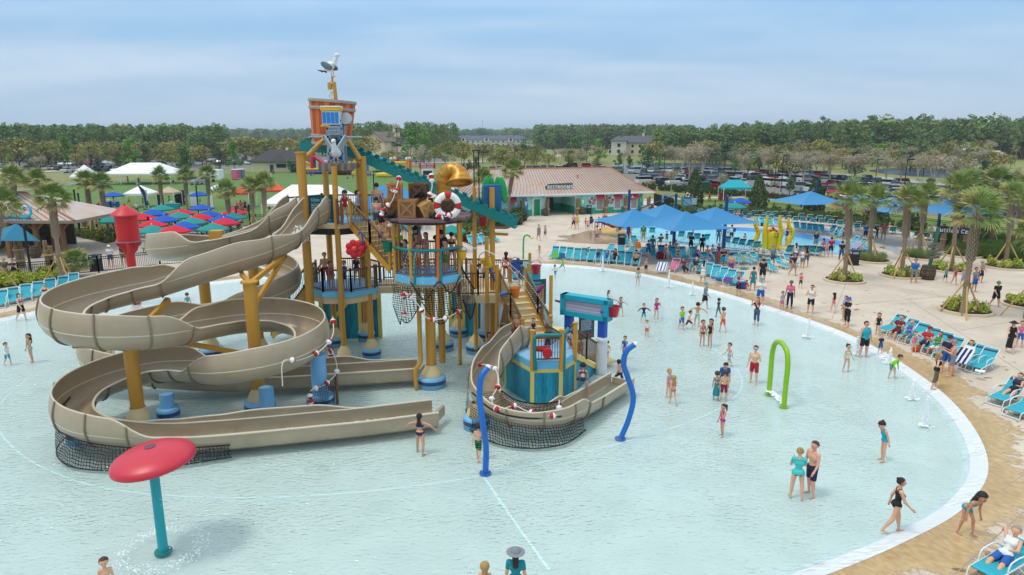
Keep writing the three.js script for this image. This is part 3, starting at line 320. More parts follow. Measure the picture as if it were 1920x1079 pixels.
[['oak',37,318,256,1.5],['oak',92,317,262,1.3],['green',128,316,253,1],['oak',172,315,261,1.3],['oak',15,316,268,1.2],['dark',185,322,290,1],['green',248,320,256,1.25],['dark',222,322,282,.8],['dark',275,318,270,.8],['oak',305,318,272,1.4],['green',350,326,267,1],['oak',380,314,272,1.3],['dark',412,318,270,.9],['green',440,322,264,1.1],['oak',462,306,254,1.7],['oak',500,304,256,1.5],['oak',548,302,258,1.5],['oak',210,306,264,1.5],['oak',270,304,262,1.5],['oak',330,303,262,1.6],['dark',60,320,285,1],['oak',140,310,270,1.4],['bare',76,334,290,1.2],['green',20,322,288,1],['dark',330,312,280,.9],['oak',425,300,262,1.6],['green',545,324,296,1]]
.forEach(([k,x,b,t,w],i)=>tree(k,x,b,t,['behind the yellow wall','left of the white marquee','behind the white marquee','between marquee and pavilion','behind the pavilion'][x<110?0:x<215?1:x<340?2:x<470?3:4],'trees seen left of the bucket tower',w));
[['oak',690,304,254,1.4],['oak',668,306,262,1.3],['pine',745,306,236,1.6],['green',770,313,240,1.3],['green',795,312,246,1.2],['pine',780,308,234,1.6],['oak',835,306,264,1.4],['oak',870,308,264,1.4],['oak',905,306,270,1.4],['oak',945,308,272,1.4],['bare',788,330,270,1.2],['bare',806,330,282,1],['dark',880,330,298,.9],['dark',893,328,292,.8],['dark',868,331,306,.9],['oak',735,310,284,1.3],['oak',815,306,276,1.3],['oak',925,312,284,1.2],['green',985,306,262,1.2],['pine',1010,303,252,1.7],['pine',1040,303,255,1.7],['green',1075,306,256,1.4],['pine',1100,304,252,1.6],['green',1122,306,258,1.3],['pine',985,300,256,1.7],['oak',965,312,282,1.3],['oak',1000,318,286,1.1],['bare',1050,320,276,1.2],['bare',1085,322,280,1.2],['bare',958,318,284,1.1],['dark',1072,320,300,1],['oak',1118,316,294,1.2],['green',1160,316,282,1]]
.forEach(([k,x,b,t,w])=>tree(k,x,b,t,['between bucket tower and church','beside the church','behind the crates and horn','left of the restroom roof','behind the restroom roof ridge'][x<700?0:x<815?1:x<900?2:x<970?3:4],'trees seen behind the play tower',w));
[['bare',1262,330,270,1.2],['bare',1292,348,262,1.25],['bare',1318,334,272,1.2],['bare',1258,366,316,1.1],['bare',1395,334,282,1.3],['bare',1352,374,322,1.1],['bare',1480,346,278,1.2],['bare',1506,350,282,1.2],['bare',1555,352,280,1.35],['bare',1600,356,284,1.5],['bare',1660,350,284,1.3],['bare',1688,352,288,1.2],['bare',1748,362,288,1.4],['bare',1790,364,290,1.4],['bare',1380,324,276,1.2],['bare',1430,326,280,1.2],['green',1205,318,272,1],['dark',1216,318,276,1.1],['green',1236,318,282,.9],['oak',1230,306,264,1.3],['oak',1330,306,262,1.5],['oak',1410,306,262,1.4],['dark',1342,310,282,1.2],['green',1440,316,284,1],['dark',1425,314,284,1],['oak',1540,306,260,1.4],['pine',1480,308,246,1.5],['pine',1565,310,240,1.6],['pine',1620,312,246,1.6],['pine',1720,318,250,1.7],['pine',1745,316,256,1.6],['pine',1700,316,258,1.6],['oak',1650,310,268,1.4],['oak',1500,310,272,1.4],['oak',1585,312,276,1.4],['green',1868,318,296,1],['oak',1895,316,290,1.2],['dark',1815,308,274,1],['dark',1480,366,332,1.1],['dark',1618,372,336,1.1],['dark',1700,372,340,1.2],['dark',1742,372,332,1.1],['oak',1690,326,300,1.3],['bare',1870,350,305,1.2],['bare',1905,352,312,1.2],['dark',1180,320,290,.9],['bare',1530,330,280,1.2],['bare',1720,340,285,1.3]]
.forEach(([k,x,b,t,w])=>tree(k,x,b,t,['between the restrooms and first magnolia','beyond the turquoise canopy','amid the parked cars','behind the palms right of centre','beside the pond at far right'][x<1300?0:x<1450?1:x<1600?2:x<1760?3:4],'trees around the right car park',w));
[[1300,392,316,'right of the restrooms'],[1420,398,326,'behind the yellow octopus'],[1525,408,330,'behind the blue shade mast'],[1640,412,336,'behind the second palm'],[1712,418,352,'behind the middle palms'],[1850,436,360,'at the far right fence']].forEach(([x,b,t,w])=>tree('cone',x,b,t,w,'magnolias along the fence',1));
for (let i=0;i<62;i++){const x=rr(1275,1910),b=rr(306,334),k=pick(['bare','bare','oak','oak','green','dark']);tree(k,x,b,b-rr(30,52),'in the belt ' + (x<1400?'past the turquoise canopy':x<1560?'behind the pair of lamps':x<1740?'behind the right hand palms':'towards the station'),'trees of the right hand belt',rr(1.1,1.6));}
for (let i=0;i<34;i++){const x=rr(560,1170),b=rr(303,318),k=pick(['oak','oak','green','bare','oak']);tree(k,x,b,b-rr(24,36),'in the belt ' + (x<720?'behind the inflatables':x<880?'right of the church':x<1010?'before the apartments':'left of the beige block'),'trees of the middle belt',rr(1.2,1.7));}
for (let i=0;i<26;i++){const x=rr(-10,500),b=rr(303,320),k=pick(['oak','oak','green','oak','dark']);tree(k,x,b,b-rr(28,48),'in the belt ' + (x<120?'behind the yellow wall':x<250?'left of the marquee':x<380?'over the marquee':'left of the pavilion'),'trees of the left belt',rr(1.2,1.7));}
// forest masses beyond the car parks and lawn
function forest(label,n,gen,kinds,cols){
kinds.forEach((k,j)=>{const m=new THREE.InstancedMesh(merge([KIND[k].v[j % 3][1]]),C('#ffffff',.9,{side:THREE.DoubleSide}),n),q=new THREE.InstancedMesh(KIND[k].v[j % 3][0],pineT,n),M4=new THREE.Matrix4(),c=new THREE.Color();
for (let i=0;i<n;i++){const{p,h,w}=gen();M4.compose(p,new THREE.Quaternion().setFromAxisAngle(V(0,1,0),rr(0,6)),V(h*w,h,h*w));m.setMatrixAt(i,M4);q.setMatrixAt(i,M4);c.set(pick(cols));m.setColorAt(i,c);}
stuff('forest',label,'forest',m);stuff('forest_trunks','trunks within the ' + label,'forest',q);});
}
const band=(x0,x1,b0,b1,h0,h1,w0=.8,w1=1.3)=>()=>({p:G(rr(x0,x1),rr(b0,b1)),h:rr(h0,h1),w:rr(w0,w1)});
const pc=['#6a824c','#748c50','#7f9556','#647a4a','#86965a'];
forest('pine wood on the left skyline',150,band(-160,425,285,300,11,16.5),['pine','pine','pine','green','dark'],pc);
forest('distant pine wood on the centre skyline',240,band(400,1010,262,267,17,24,1.2,2.2),['pine','dark','oak'],pc);
forest('olive treetops between lawn and skyline',110,band(-100,640,281,294,7,10.5,1,1.5),['oak','oak','dark'],['#85854a','#908c4c','#737a42','#98915a','#626f42']);
forest('low olive treetops before the apartments',40,band(640,1010,284,296,3.5,6,1.2,1.8),['oak','dark'],['#85854a','#908c4c','#626f42']);
forest('pine wood behind the church',50,band(640,860,284,296,14,18.5),['pine','green'],pc);
forest('pine wood behind the beige block',300,band(1005,1300,270,280,15,20.5,.9,1.5),['pine','pine','pine','dark'],pc);
forest('tall pine wood on the right skyline',290,()=>{const x=rr(1230,2060),k=cl01((x-1230)/450);return{p:G(x,rr(287,300)),h:(rr(11,16.5)+rnd()**4*3)*(.85 + .27*k),w:rr(.75,1.4)};},['pine','pine','pine','pine','pine','green'],pc);
forest('scrub along the right treeline',110,band(1290,1780,297,308,3.5,8,1.1,1.8),['oak','dark','bare'],['#6d7642','#85854c','#938c5e','#5f6c40']);
// --- sabal palms
function frondGeo(){
const g=[],pet=.85,L=rr(.85,1.0);g.push(bar(V(0,0,0),V(pet,.06,0),.022,4,.012));const pos=[],push=(...v)=>v.forEach((p)=>pos.push(p.x,p.y,p.z));
for (let i=0;i<22;i++){const a=(i/21 - .5)*3.5,l=L*(.62 + .38*Math.cos(a*.8))*rr(.9,1.08),w=.034,d=V(Math.cos(a),0,Math.sin(a)),s=V(-d.z,0,d.x);const o=V(pet,.06,0),droop=rr(.1,.38),P=(t)=>o.clone().addScaledVector(d,l*t).add(V(0,.05*Math.sin(t*3)-droop*l*t*t*t,0));const A=P(.04),B=P(.5),Cc=P(.8),D=P(1);const f=V(0,.03,0);
push(A,B.clone().addScaledVector(s,w).add(f),B.clone().addScaledVector(s,-w),B.clone().addScaledVector(s,w).add(f),Cc.clone().addScaledVector(s,w*.7),B.clone().addScaledVector(s,-w),Cc.clone().addScaledVector(s,w*.7),Cc.clone().addScaledVector(s,-w*.7),B.clone().addScaledVector(s,-w),Cc.clone().addScaledVector(s,w*.7),D,Cc.clone().addScaledVector(s,-w*.7));}
const b=new THREE.BufferGeometry();b.setAttribute('position',new THREE.Float32BufferAttribute(pos,3));b.setAttribute('uv',new THREE.Float32BufferAttribute(new Float32Array(pos.length/3*2),2));b.computeVertexNormals();g.push(b);return merge(g);
}
const FR=[0,1,2,3].map(frondGeo),frondM=['#798f4a','#6b8042','#889c54','#a39d60'].map((c)=>leafM(c)),deadM=leafM('#9c8a5c'),palmM=new THREE.MeshStandardMaterial({roughness:.95,map:tex(64,256,(u,v)=>{const k=Math.sin(v*160)*.03+tnoise(u,v,8,3,4)*.16;return [.58+k,.49+k,.40+k].map(cl01);})}),bootM=C('#a08f7c',.95),braceM=C('#c2a264',.85);
function palmTree(label,base,crown,o={}){
const p=G(...base),top=Z(crown[0],crown[1],p.z),h=top.y,lean=V(top.x-p.x,0,0),t=thing('palm_tree',label,'palm tree',p,0,undefined),r=o.r??.155,N=o.n??34,cv=new THREE.CatmullRomCurve3([V(0,0,0),V(lean.x*.4+rr(-.06,.06),h*.5,rr(-.1,.1)),V(lean.x,h,0)]);
const tg=[];for (let i=0;i<8;i++){tg.push(bar(cv.getPoint(i/8),cv.getPoint((i+1)/8),r*(i?1:1.2)*(1-i*.012),12,r*(1-i*.012)));} part(t,'trunk',tg,palmM);
const bt=[];for (let y=h*(o.boot??.55);y<h;y +=.13) for (let k=0;k<7;k++){const a=k/7*2*PI+y*4.2,c=cv.getPoint(y/h),q=V(c.x+Math.cos(a)*r*.92,y,Math.sin(a)*r*.92+c.z);bt.push(beam(q,q.clone().add(V(Math.cos(a + .5)*.10-Math.sin(a)*.09,.26,Math.sin(a + .5)*.10+Math.cos(a)*.09)),.075,.03,V(Math.cos(a),.01,Math.sin(a))));} if (bt.length) part(t,'boots',bt,bootM).userData={kind:'stuff'};
const S=(o.s??1)*(base[0]<500&&base[0] !==140?.8:1);for (let i=0;i<N;i++){const el=1.4-2.0*(i/N)**.95+rr(-.12,.12),f=put(new THREE.Mesh(FR[i % 4],i>N-4?deadM:frondM[(i*7+(i>>2)) % 4]));f.name='frond';f.position.copy(V(lean.x,h - .05+rr(0,.3),0));f.rotation.set(rr(-.5,.5),i*2.399,el,'YZX');f.scale.setScalar(S*rr(.9,1.1));t.add(f);}
if (o.brace !==0){const bh=Math.min(1.9,h*.42),n=o.brace??3,a0=rr(0,2);for (let k=0;k<n;k++){const a=a0+k/n*2*PI,c=cv.getPoint(bh/h);part(t,'brace',beam(V(Math.cos(a)*1.25,0,Math.sin(a)*1.25),V(c.x+Math.cos(a)*r,bh,Math.sin(a)*r+c.z),.075,.075),braceM);} part(t,'strap',new THREE.CylinderGeometry(r + .05,r + .05,.22,12,1,true).translate(cv.getPoint(bh/h).x,bh,0),C('#8a7146',.9));}
return t;
}
const PL='palms planted in ring beds on the deck';
[[[1583,527],[1592,378],'leftmost palm in a round planter left of the litter bin'],[[1631,486],[1640,380],'palm in grassy planter right of the litter bin'],[[1690,520],[1702,384],'palm in ring planter behind man in blue shirt'],[[1723,478],[1736,372],'palm in grassy planter left of the green signpost'],[[1784,505],[1796,362],'palm behind the group of children on the right deck'],[[1805,592],[1832,408],'large nearest palm in ring planter at right'],[[1886,500],[1897,378],'palm in ring planter at far right']].forEach(([b,c,w])=>palmTree(w,b,c,{s:c[1]>400?1.04:.95,n:28}));
palmTree('palm at the extreme right edge with brace in view',[1925,598],[1955,440],{});palmTree('palm rising behind the cove sign',[1802,468],[1812,352],{s:1.1});palmTree('palm in grass bed behind right ring planter',[1856,466],[1868,350],{s:1.1});palmTree('palm in the shrub bed by the far right fence',[1908,472],[1918,365],{s:1.1});
[[[-6,548],[2,392],'palm cut by left picture edge'],[[30,470],[24,338],'palm rising behind grill hut roof'],[[80,450],[68,342],'palm behind the grill sign'],[[116,530],[97,378],'palm before the left fence beside the hut'],[[176,440],[162,344],'left palm of pair in the dining bed'],[[204,442],[188,348],'right palm of pair in the dining bed'],[[304,402],[299,332],'palm at the lawn edge beyond the silo'],[[353,408],[347,332],'second palm at the lawn edge'],[[393,412],[388,330],'third palm at the lawn edge by the silver car'],[[433,440],[424,362],'palm above the red dining umbrella'],[[478,440],[470,352],'left palm of pair beside the slide top'],[[497,440],[494,346],'right palm of pair beside the slide top'],[[920,412],[906,340],'palm left of the hanging surfboards'],[[952,416],[962,322],'palm right of the hanging surfboards']].forEach(([b,c,w])=>palmTree(w,b,c,{s:1.05,brace:b[1]>425?3:0}));
palmTree('low bushy sago palm by the left fence',[140,520],[140,497],{n:40,s:.75,boot:.2,r:.2,brace:0});
{const F=palmTree('cabbage palm in the trees left of the white marquee',[165,318],[165,284],{brace:0,n:20,boot:2,s:1.3});[[198,317,'behind the white marquee tip'],[100,318,'behind the yellow wall end'],[60,319,'behind the yellow wall middle'],[340,312,'right of the white marquee'],[368,306,'between marquee and pavilion'],[480,306,'left of the pavilion roof'],[515,303,'behind the pavilion roof'],[930,300,'left of the apartment trees'],[575,304,'behind the bucket tower'],[1902,312,'beside the station']].forEach(([x,y,w])=>copy(F,'cabbage palm ' + w,G(x,y),rr(0,6)));}
// --- ring planters with shrubs
const shrubG=[0,1,2].map(()=>leaves([...blob(V(0,.28,0),.3,110,.8),...blob(V(.12,.42,.05),.2,40)],.075,.4,.5)),tuftG=[0,1].map(()=>{const g=[];for (let i=0;i<70;i++){const a=rr(0,6.28),r=rr(.1,.55),h=rr(.45,.8);g.push(beam(V(Math.cos(a)*.08,0,Math.sin(a)*.08),V(Math.cos(a)*r,h*(1-r*.4),Math.sin(a)*r),.014,.006));} return merge(g);});
const shrubM=['#a9b545','#90a33c','#bcbc50'].map((c)=>leafM(c)),tuftM=leafM('#7d8d50');
function planter(px,py,r,kind,w,n=6){
const c=G(px,py),ring=[],o=thing('planter','low round concrete planter ring ' + w,'planter',c);part(o,'kerb',lathe([[r,0],[r,.13],[r - .03,.16],[r - .14,.16],[r - .17,.13],[r - .17,.05]],40),C('#c9b79d',.8));part(o,'mulch',lathe([[r - .16,.08],[r*.6,.13],[0,.15]],28),mulch);
let pr;for (let i=0;i<n;i++){const a=i/n*2*PI+rr(-.2,.2) + .4,d=r*rr(.5,.7),p=c.clone().add(V(Math.cos(a)*d,.1,Math.sin(a)*d)),s=rr(.85,1.25);const sh=solo(kind==='grass'?'grass_tuft':'shrub',(kind==='grass'?'spiky ornamental grass clump':'yellow green croton shrub') + ' in the planter ' + w,kind==='grass'?'grass':'shrub',kind==='grass'?tuftG[i % 2]:shrubG[i % 3],kind==='grass'?tuftM:shrubM[i % 3],'plants in the planter ' + w);sh.position.copy(p);sh.scale.setScalar(s);sh.rotation.y=rr(0,6);}
}
planter(1583,527,1.45,'croton','left of the litter bin',7);planter(1690,518,1.5,'croton','behind the man in blue',8);planter(1811,584,1.5,'croton','under the nearest right palm',8);planter(1886,502,1.6,'croton','at far right',8);planter(1926,574,1.4,'croton','cut by right edge',8);planter(1636,490,1.5,'grass','right of the litter bin',14);planter(1727,484,1.6,'grass','left of the signpost',14);planter(1784,508,1.6,'croton','behind the children',9);planter(1806,480,1.6,'grass','before the cove sign',12);
{
const mass=(name,label,cat,geos,mat,n,gen,s0,s1)=>{const m=new THREE.InstancedMesh(geos,mat,n),q=new THREE.Matrix4();for (let i=0;i<n;i++){const p=gen(),s=rr(s0,s1);q.compose(p,new THREE.Quaternion().setFromAxisAngle(V(0,1,0),rr(0,6)),V(s,s*rr(.8,1.2),s));m.setMatrixAt(i,q);} stuff(name,label,cat,m);};
const inPoly=(b)=>{const P=gpoly(b),x0=Math.min(...P.map((p)=>p.x)),x1=Math.max(...P.map((p)=>p.x)),z0=Math.min(...P.map((p)=>p.z)),z1=Math.max(...P.map((p)=>p.z));return ()=>{for (;;){const p=V(rr(x0,x1),.03,rr(z0,z1));if (inside(p,P)) return p;}};};
mass('bed_shrubs','low mixed shrubs filling the dining bed','shrubs',shrubG[0],leafM('#6f7c2e'),90,inPoly(BEDS[0]),.7,1.2);mass('bed_shrubs','yellow green shrubs in the bed before the left fence','shrubs',shrubG[1],shrubM[0],70,inPoly(BEDS[1]),.8,1.4);mass('bed_shrubs','dark leafy bushes in front of the left restroom wall','shrubs',shrubG[2],leafM('#4a5f2a'),130,inPoly(BEDS[2]),1.4,2.8);mass('bed_grass','ornamental grasses along the far pool fence','grass',tuftG[0],leafM('#5c6a34'),240,inPoly(BEDS[3]),1,1.6);mass('bed_grass','ornamental grasses in the right bed','grass',tuftG[1],leafM('#56702f'),420,inPoly(BEDS[4]),1,1.7);mass('bed_shrubs','low bushes beside the tower trough','shrubs',shrubG[0],leafM('#5d6b2c'),60,inPoly(BEDS[5]),1,2);
mass('fence_hedge','low green bushes along the far fence','shrubs',shrubG[1],leafM('#4f6228'),90,()=>{const t=rnd();return G(1255+t*480,396+t*t*36+rr(0,6));},1.2,2.2);mass('car_park_hedge','clipped hedge at the car park edge','shrubs',shrubG[2],leafM('#3f5224'),160,()=>{const t=rnd();return G(1190+t*380,354+t*28+rr(-1,1));},1.4,2);
mass('lawn_eggs','tiny pale plastic eggs scattered across the lawn','eggs',ball(.06,0,.05,0,1,1,1,6),C('#d5dad6',.5),420,()=>G(rr(120,900),342+78*rnd()**1.4),.7,1.2);
}
// --- black picket fences
function fence(label,pts,h,gap=2.4,pick2=.12){
const t=thing('picket_fence',label,'fence'),P=gpoly(pts),pk=[],rails=[];
for (let i=0;i<P.length-1;i++){const a=P[i],b=P[i+1],L=a.distanceTo(b),n=Math.round(L/gap);for (let k=0;k<=n;k++){const p=a.clone().lerp(b,k/n);part(t,'post',box(.08,h + .08,.08,p.x,h/2 + .04,p.z),M.black);} for (const y of [.15,h - .18,h]) rails.push(beam(a.clone().setY(y),b.clone().setY(y),.04,.05));const m=Math.round(L/pick2);for (let k=0;k<m;k++){const p=a.clone().lerp(b,(k + .5)/m);pk.push(box(.022,h - .1,.022,p.x,h/2 + .05,p.z));}}
part(t,'rail',rails,M.black);part(t,'pickets',pk,M.black).userData={kind:'stuff'};
}
fence('black picket fence behind the far row of loungers',[[1262,398],[1340,397],[1450,403],[1600,418],[1760,441],[1960,468]],1.6);fence('black picket fence between left loungers and plaza',[[-30,530],[100,520],[185,512],[300,499],[420,490]],1.25,2.4,.13);fence('black picket fence along the lawn behind the dining terrace',[[92,441],[150,431],[300,427],[480,425],[640,424]],1.4);fence('dark mesh fence beside the restroom corner',[[1226,386],[1262,398]],1.9,2,.07);fence('black picket fence left of the restrooms',[[690,424],[850,400],[900,384]],1.5);
// ---------- play tower and slides ----------
const fibre=new THREE.MeshPhysicalMaterial({roughness:.38,clearcoat:.5,clearcoatRoughness:.25,map:tex(256,256,(u,v)=>{const n=tnoise(u,v,3,4,4)*.10-Math.max(0,tnoise(u,v,7,2,4) - .2)*.3;return [.645+n,.575+n,.475+n*.9];})});
const lipM=C('#c9bda6',.4),seamM=C('#857860',.6),tileM=new THREE.MeshStandardMaterial({roughness:.35,map:tex(128,32,(u,v)=>{const e=(u*32) % 1<.14||(v*5) % 1<.16;return e?[.25,.36,.5]:[.04,.17,.38];})});
const goldM=new THREE.MeshStandardMaterial({roughness:.5,map:tex(64,128,(u,v)=>{const n=tnoise(u,v*.3,5,4,4)*.08;return [.76+n,.55+n,.2+n*.7];})});
const turqM=new THREE.MeshStandardMaterial({roughness:.55,map:tex(256,128,(u,v)=>{const k=(u*10) % 1<.05?-.2:0,n=tnoise(u,v*.15,24,3,3)*.25+Math.sin(Math.floor(u*10)*7.7)*.05;return [.03+n*.4+k*.2,.52+n+k,.63+n+k].map(cl01);})});
const creamM=C('#d6c08f',.6);
const netTex=tex(32,32,(u,v)=>{const a=Math.min(u,1-u,v,1-v)<.11?1:0;return [a,a,a];},false);
const netM=(r)=>{const t=netTex.clone();t.needsUpdate=true;t.repeat.set(1,1);return new THREE.MeshStandardMaterial({color:'#26241f',roughness:.9,alphaMap:t,alphaTest:.5,side:THREE.DoubleSide});};
const NET=netM();
function netSheet(top,bot,cell){
const n=top.length,m=6,pos=[],uv=[],idx=[];let s=0;for (let i=0;i<n;i++){if (i) s +=top[i].distanceTo(top[i-1]);for (let j=0;j<=m;j++){const p=top[i].clone().lerp(bot[i],j/m);p.add(V(Math.sin(i*2.1+j)*.03,0,Math.cos(i*1.7+j)*.03));pos.push(p.x,p.y,p.z);uv.push(s/cell,top[i].distanceTo(bot[i])*j/m/cell);}}
for (let i=0;i<n-1;i++) for (let j=0;j<m;j++){const a=i*(m+1)+j;idx.push(a,a+1,a+m+1,a+1,a+m+2,a+m+1);}
const g=new THREE.BufferGeometry();g.setAttribute('position',new THREE.Float32BufferAttribute(pos,3));g.setAttribute('uv',new THREE.Float32BufferAttribute(uv,2));g.setIndex(idx);g.computeVertexNormals();return g;
}
const dense=(pts,n)=>new THREE.CatmullRomCurve3(pts).getPoints(n);
function column(t,x,z,top,r,drum=.55,plate=0){
part(t,'column',cyl(r,r,top - .55,x,.5,z,18),goldM);
part(t,'column_foot',lathe([[drum*.72,.12],[drum*.72,.3],[r + .03,.58],[r + .03,.66]],22).translate(x,.02,z),creamM);
const d=part(t,'column_drum',lathe([[0,-.4],[drum,-.4],[drum,.06],[drum*.96,.14],[drum*.8,.17],[drum*.7,.17]],28).translate(x,.0,z),C('#79b4e0',.5));part(d,'tile_band',new THREE.CylinderGeometry(drum + .006,drum + .006,.16,28,1,true).translate(x,-.06,z),tileM);
if (plate) part(t,'column_cap',[cyl(r + .09,r + .09,.06,x,top - .06,z,18),...[0,1,2,3,4,5,6,7].map((k)=>cyl(.02,.02,.03,x+Math.cos(k*PI/4)*(r + .05),top,z+Math.sin(k*PI/4)*(r + .05),5))],M.gold);
}
function rail(t,p,q,h=1.05,o={}){
const u=V(0,1,0),up=(v,y)=>v.clone().addScaledVector(u,y);const pn=part(t,'railing',[beam(up(p,h),up(q,h),.07,.07),beam(up(p,.1),up(q,.1),.05,.05)],M.brown);const n=Math.max(2,Math.round(Math.hypot(q.x-p.x,q.z-p.z) / .115)),b=[];for (let i=0;i<=n;i++){const c=p.clone().lerp(q,i/n);b.push(bar(up(c,.08),up(c,h),.014,4));}
part(pn,'bars',b,M.brown).userData={kind:'stuff'};if (!o.nopost) for (const c of [p,q]) part(pn,'post',box(.09,h + .1,.09,c.x,c.y+(h + .1)/2,c.z),o.post??M.brown);
}
function steps(t,a,b,w,n){
const d=b.clone().sub(a),run=Math.hypot(d.x,d.z),f=V(d.x/run,0,d.z/run),s=V(-f.z,0,f.x),ang=Math.atan2(-f.z,f.x);
for (let i=0;i<n;i++){const c=a.clone().lerp(b,(i + .5)/n),y=a.y+d.y*(i+1)/n;part(t,'step',[box(run/n + .04,.05,w,c.x,y,c.z,ang),box(.04,-d.y/n,w,c.x-f.x*run/n/2,y-d.y/n/2,c.z-f.z*run/n/2,ang)],creamM);}
for (const k of [-1,1]) part(t,'stringer',beam(a.clone().addScaledVector(s,k*w/2).add(V(0,-.12,0)),b.clone().addScaledVector(s,k*w/2).add(V(0,-.12,0)),.06,.3),M.gold);
return{f,s};
}
// --- swept fibreglass flume; ext gives the raised wall on each side
function flume(name,label,pts,o){
const t=thing(name,label,'water slide'),c=new THREE.CatmullRomCurve3(pts.map((p)=>V(p[0],p[1],p[2])),false,'centripetal'),N=o.n??150,R=o.r??.62,D=o.d??.58,np=pts.length-1;
const at=(arr,u)=>{const f=u*np,i=Math.min(np-1,Math.floor(f)),k=f-i;return arr[i]+(arr[i+1]-arr[i])*THREE.MathUtils.smoothstep(k,0,1);};const L=pts.map((p)=>p[3]??0),Rr=pts.map((p)=>p[4]??0),flatA=pts.map((p)=>p[5]??0);
const T=(u)=>{const d=c.getTangent(u);d.y=0;return d.normalize();};
const sec=(u)=>{const p=c.getPoint(u),d=T(u),s=V(-d.z,0,d.x),el=at(L,u),er=at(Rr,u),fl=at(flatA,u);const inn=[],P=(x,y)=>p.clone().addScaledVector(s,x).add(V(0,y,0));
const wallp=(side,e)=>{const a=[];for (let k=4;k>=1;k--){const v=k/4*e;a.push([side*(R + .03 - .16*v*v*.9),D + .7*v]);} return a;};
const prof=[...wallp(-1,el)];for (let k=0;k<=12;k++){const a=PI*(k/12),x=-Math.cos(a),y=1-Math.sin(a),bx=Math.max(-1,Math.min(1,x*1.6)),by=Math.abs(x)>.62?(Math.abs(x) - .62) / .38:0;prof.push([(x+(bx-x)*fl)*R,(y+(by-y)*fl)*D*(1 - .15*fl)]);} prof.push(...wallp(1,er).reverse());
const outp=prof.map(([x,y],i)=>{const a=prof[Math.max(0,i-1)],b=prof[Math.min(prof.length-1,i+1)];let nx=b[1]-a[1],ny=-(b[0]-a[0]);const l=Math.hypot(nx,ny)||1;return [x+nx/l*.045,y+ny/l*.045];});
return{loop:[...prof.map(([x,y])=>P(x,y)),...outp.reverse().map(([x,y])=>P(x,y))],fl:[P(-R - .02,D),P(R + .02,D)],top:[P(prof[0][0] - .02,prof[0][1]),P(prof[prof.length-1][0] + .02,prof[prof.length-1][1])]};
};
const S=[];for (let i=0;i<=N;i++) S.push(sec(i/N));const M1=S[0].loop.length,per=o.per??8;
for (let i0=0;i0<N;i0 +=per){const i1=Math.min(N,i0+per),pos=[],uv=[],idx=[];for (let i=i0;i<=i1;i++) S[i].loop.forEach((p,j)=>{pos.push(p.x,p.y,p.z);uv.push(i/N*c.getLength()/3,j/M1*1.5);});for (let i=0;i<i1-i0;i++) for (let j=0;j<M1;j++){const a=i*M1+j,b=i*M1+(j+1) % M1;idx.push(a,a+M1,b,b,a+M1,b+M1);}
const g=new THREE.BufferGeometry();g.setAttribute('position',new THREE.Float32BufferAttribute(pos,3));g.setAttribute('uv',new THREE.Float32BufferAttribute(uv,2));g.setIndex(idx);g.computeVertexNormals();
const f=part(t,'flume_section',g,fibre);const k=M1/2,ring=S[i0].loop.slice(k).map((p)=>p.clone()),ctr=c.getPoint(i0/N).add(V(0,D*.8,0));part(f,'joint_flange',tube(ring.map((p)=>p.clone().add(p.clone().sub(ctr).normalize().multiplyScalar(.025))),.036,26,5),seamM);}
for (const k of [0,1]){part(t,'side_flange',tube(S.map((q)=>q.fl[k]),.038,N,6),lipM);part(t,'top_lip',tube(S.map((q)=>q.top[k]),.036,N,6),lipM);}
return t;
}
// points: x, floor height, z, raised left wall, raised right wall, flatness.  (left/right as seen when riding: left = -lateral)
const slideA=flume('water_slide','nearer tan spiral water slide winding in stacked loops at left',[[-8.95,6.6,-31.4,.9,.9,.5],[-9.25,6.35,-30.7,.6,.6,.3],[-9.75,5.65,-29.8,.3,.3],[-10.6,5.2,-28.7,.8,0],[-11.6,4.95,-27.6,1,0],[-12.78,4.65,-26.6,.9,0],[-13.83,4.35,-26.05,0,.8],[-14.78,4.15,-25.75,0,1],[-15.65,3.98,-25.1,0,1],[-16.00,3.85,-24,0,1],[-15.65,3.72,-22.9,0,1],[-14.70,3.6,-22.2,0,1],[-13.48,3.45,-22.15,0,1],[-12.52,3.25,-22.9,0,.9],[-12.00,3.05,-24.2,0,0],[-11.6,2.85,-25.6,.8,0],[-11.0,2.65,-26.9,1,0],[-9.8,2.48,-27.6,1,0],[-8.55,2.3,-27.2,1,0],[-7.95,2.12,-26.0,1,0],[-8.3,1.92,-24.75,1,0],[-9.4,1.72,-24.05,1,0],[-10.8,1.5,-24.1,.9,0],[-12.09,1.3,-24.8,0,.2],[-13.22,1.1,-25.5,0,.9],[-14.44,.92,-25.75,0,1],[-15.48,.75,-25.15,0,1],[-16.00,.58,-24,0,1],[-15.70,.4,-22.8,0,1],[-14.70,.22,-22.0,0,1],[-13.39,.1,-21.75,0,.9,.2],[-12.00,.03,-21.75,.2,.1,.8],[-10.4,0,-22.05,.3,.0,1],[-9.0,-.02,-22.4,.45,0,1],[-7.2,-.02,-22.85,.4,0,1],[-5.4,-.04,-23.35,0,0,1],[-2.9,-.04,-24.15,0,0,1]],{n:220,per:6});
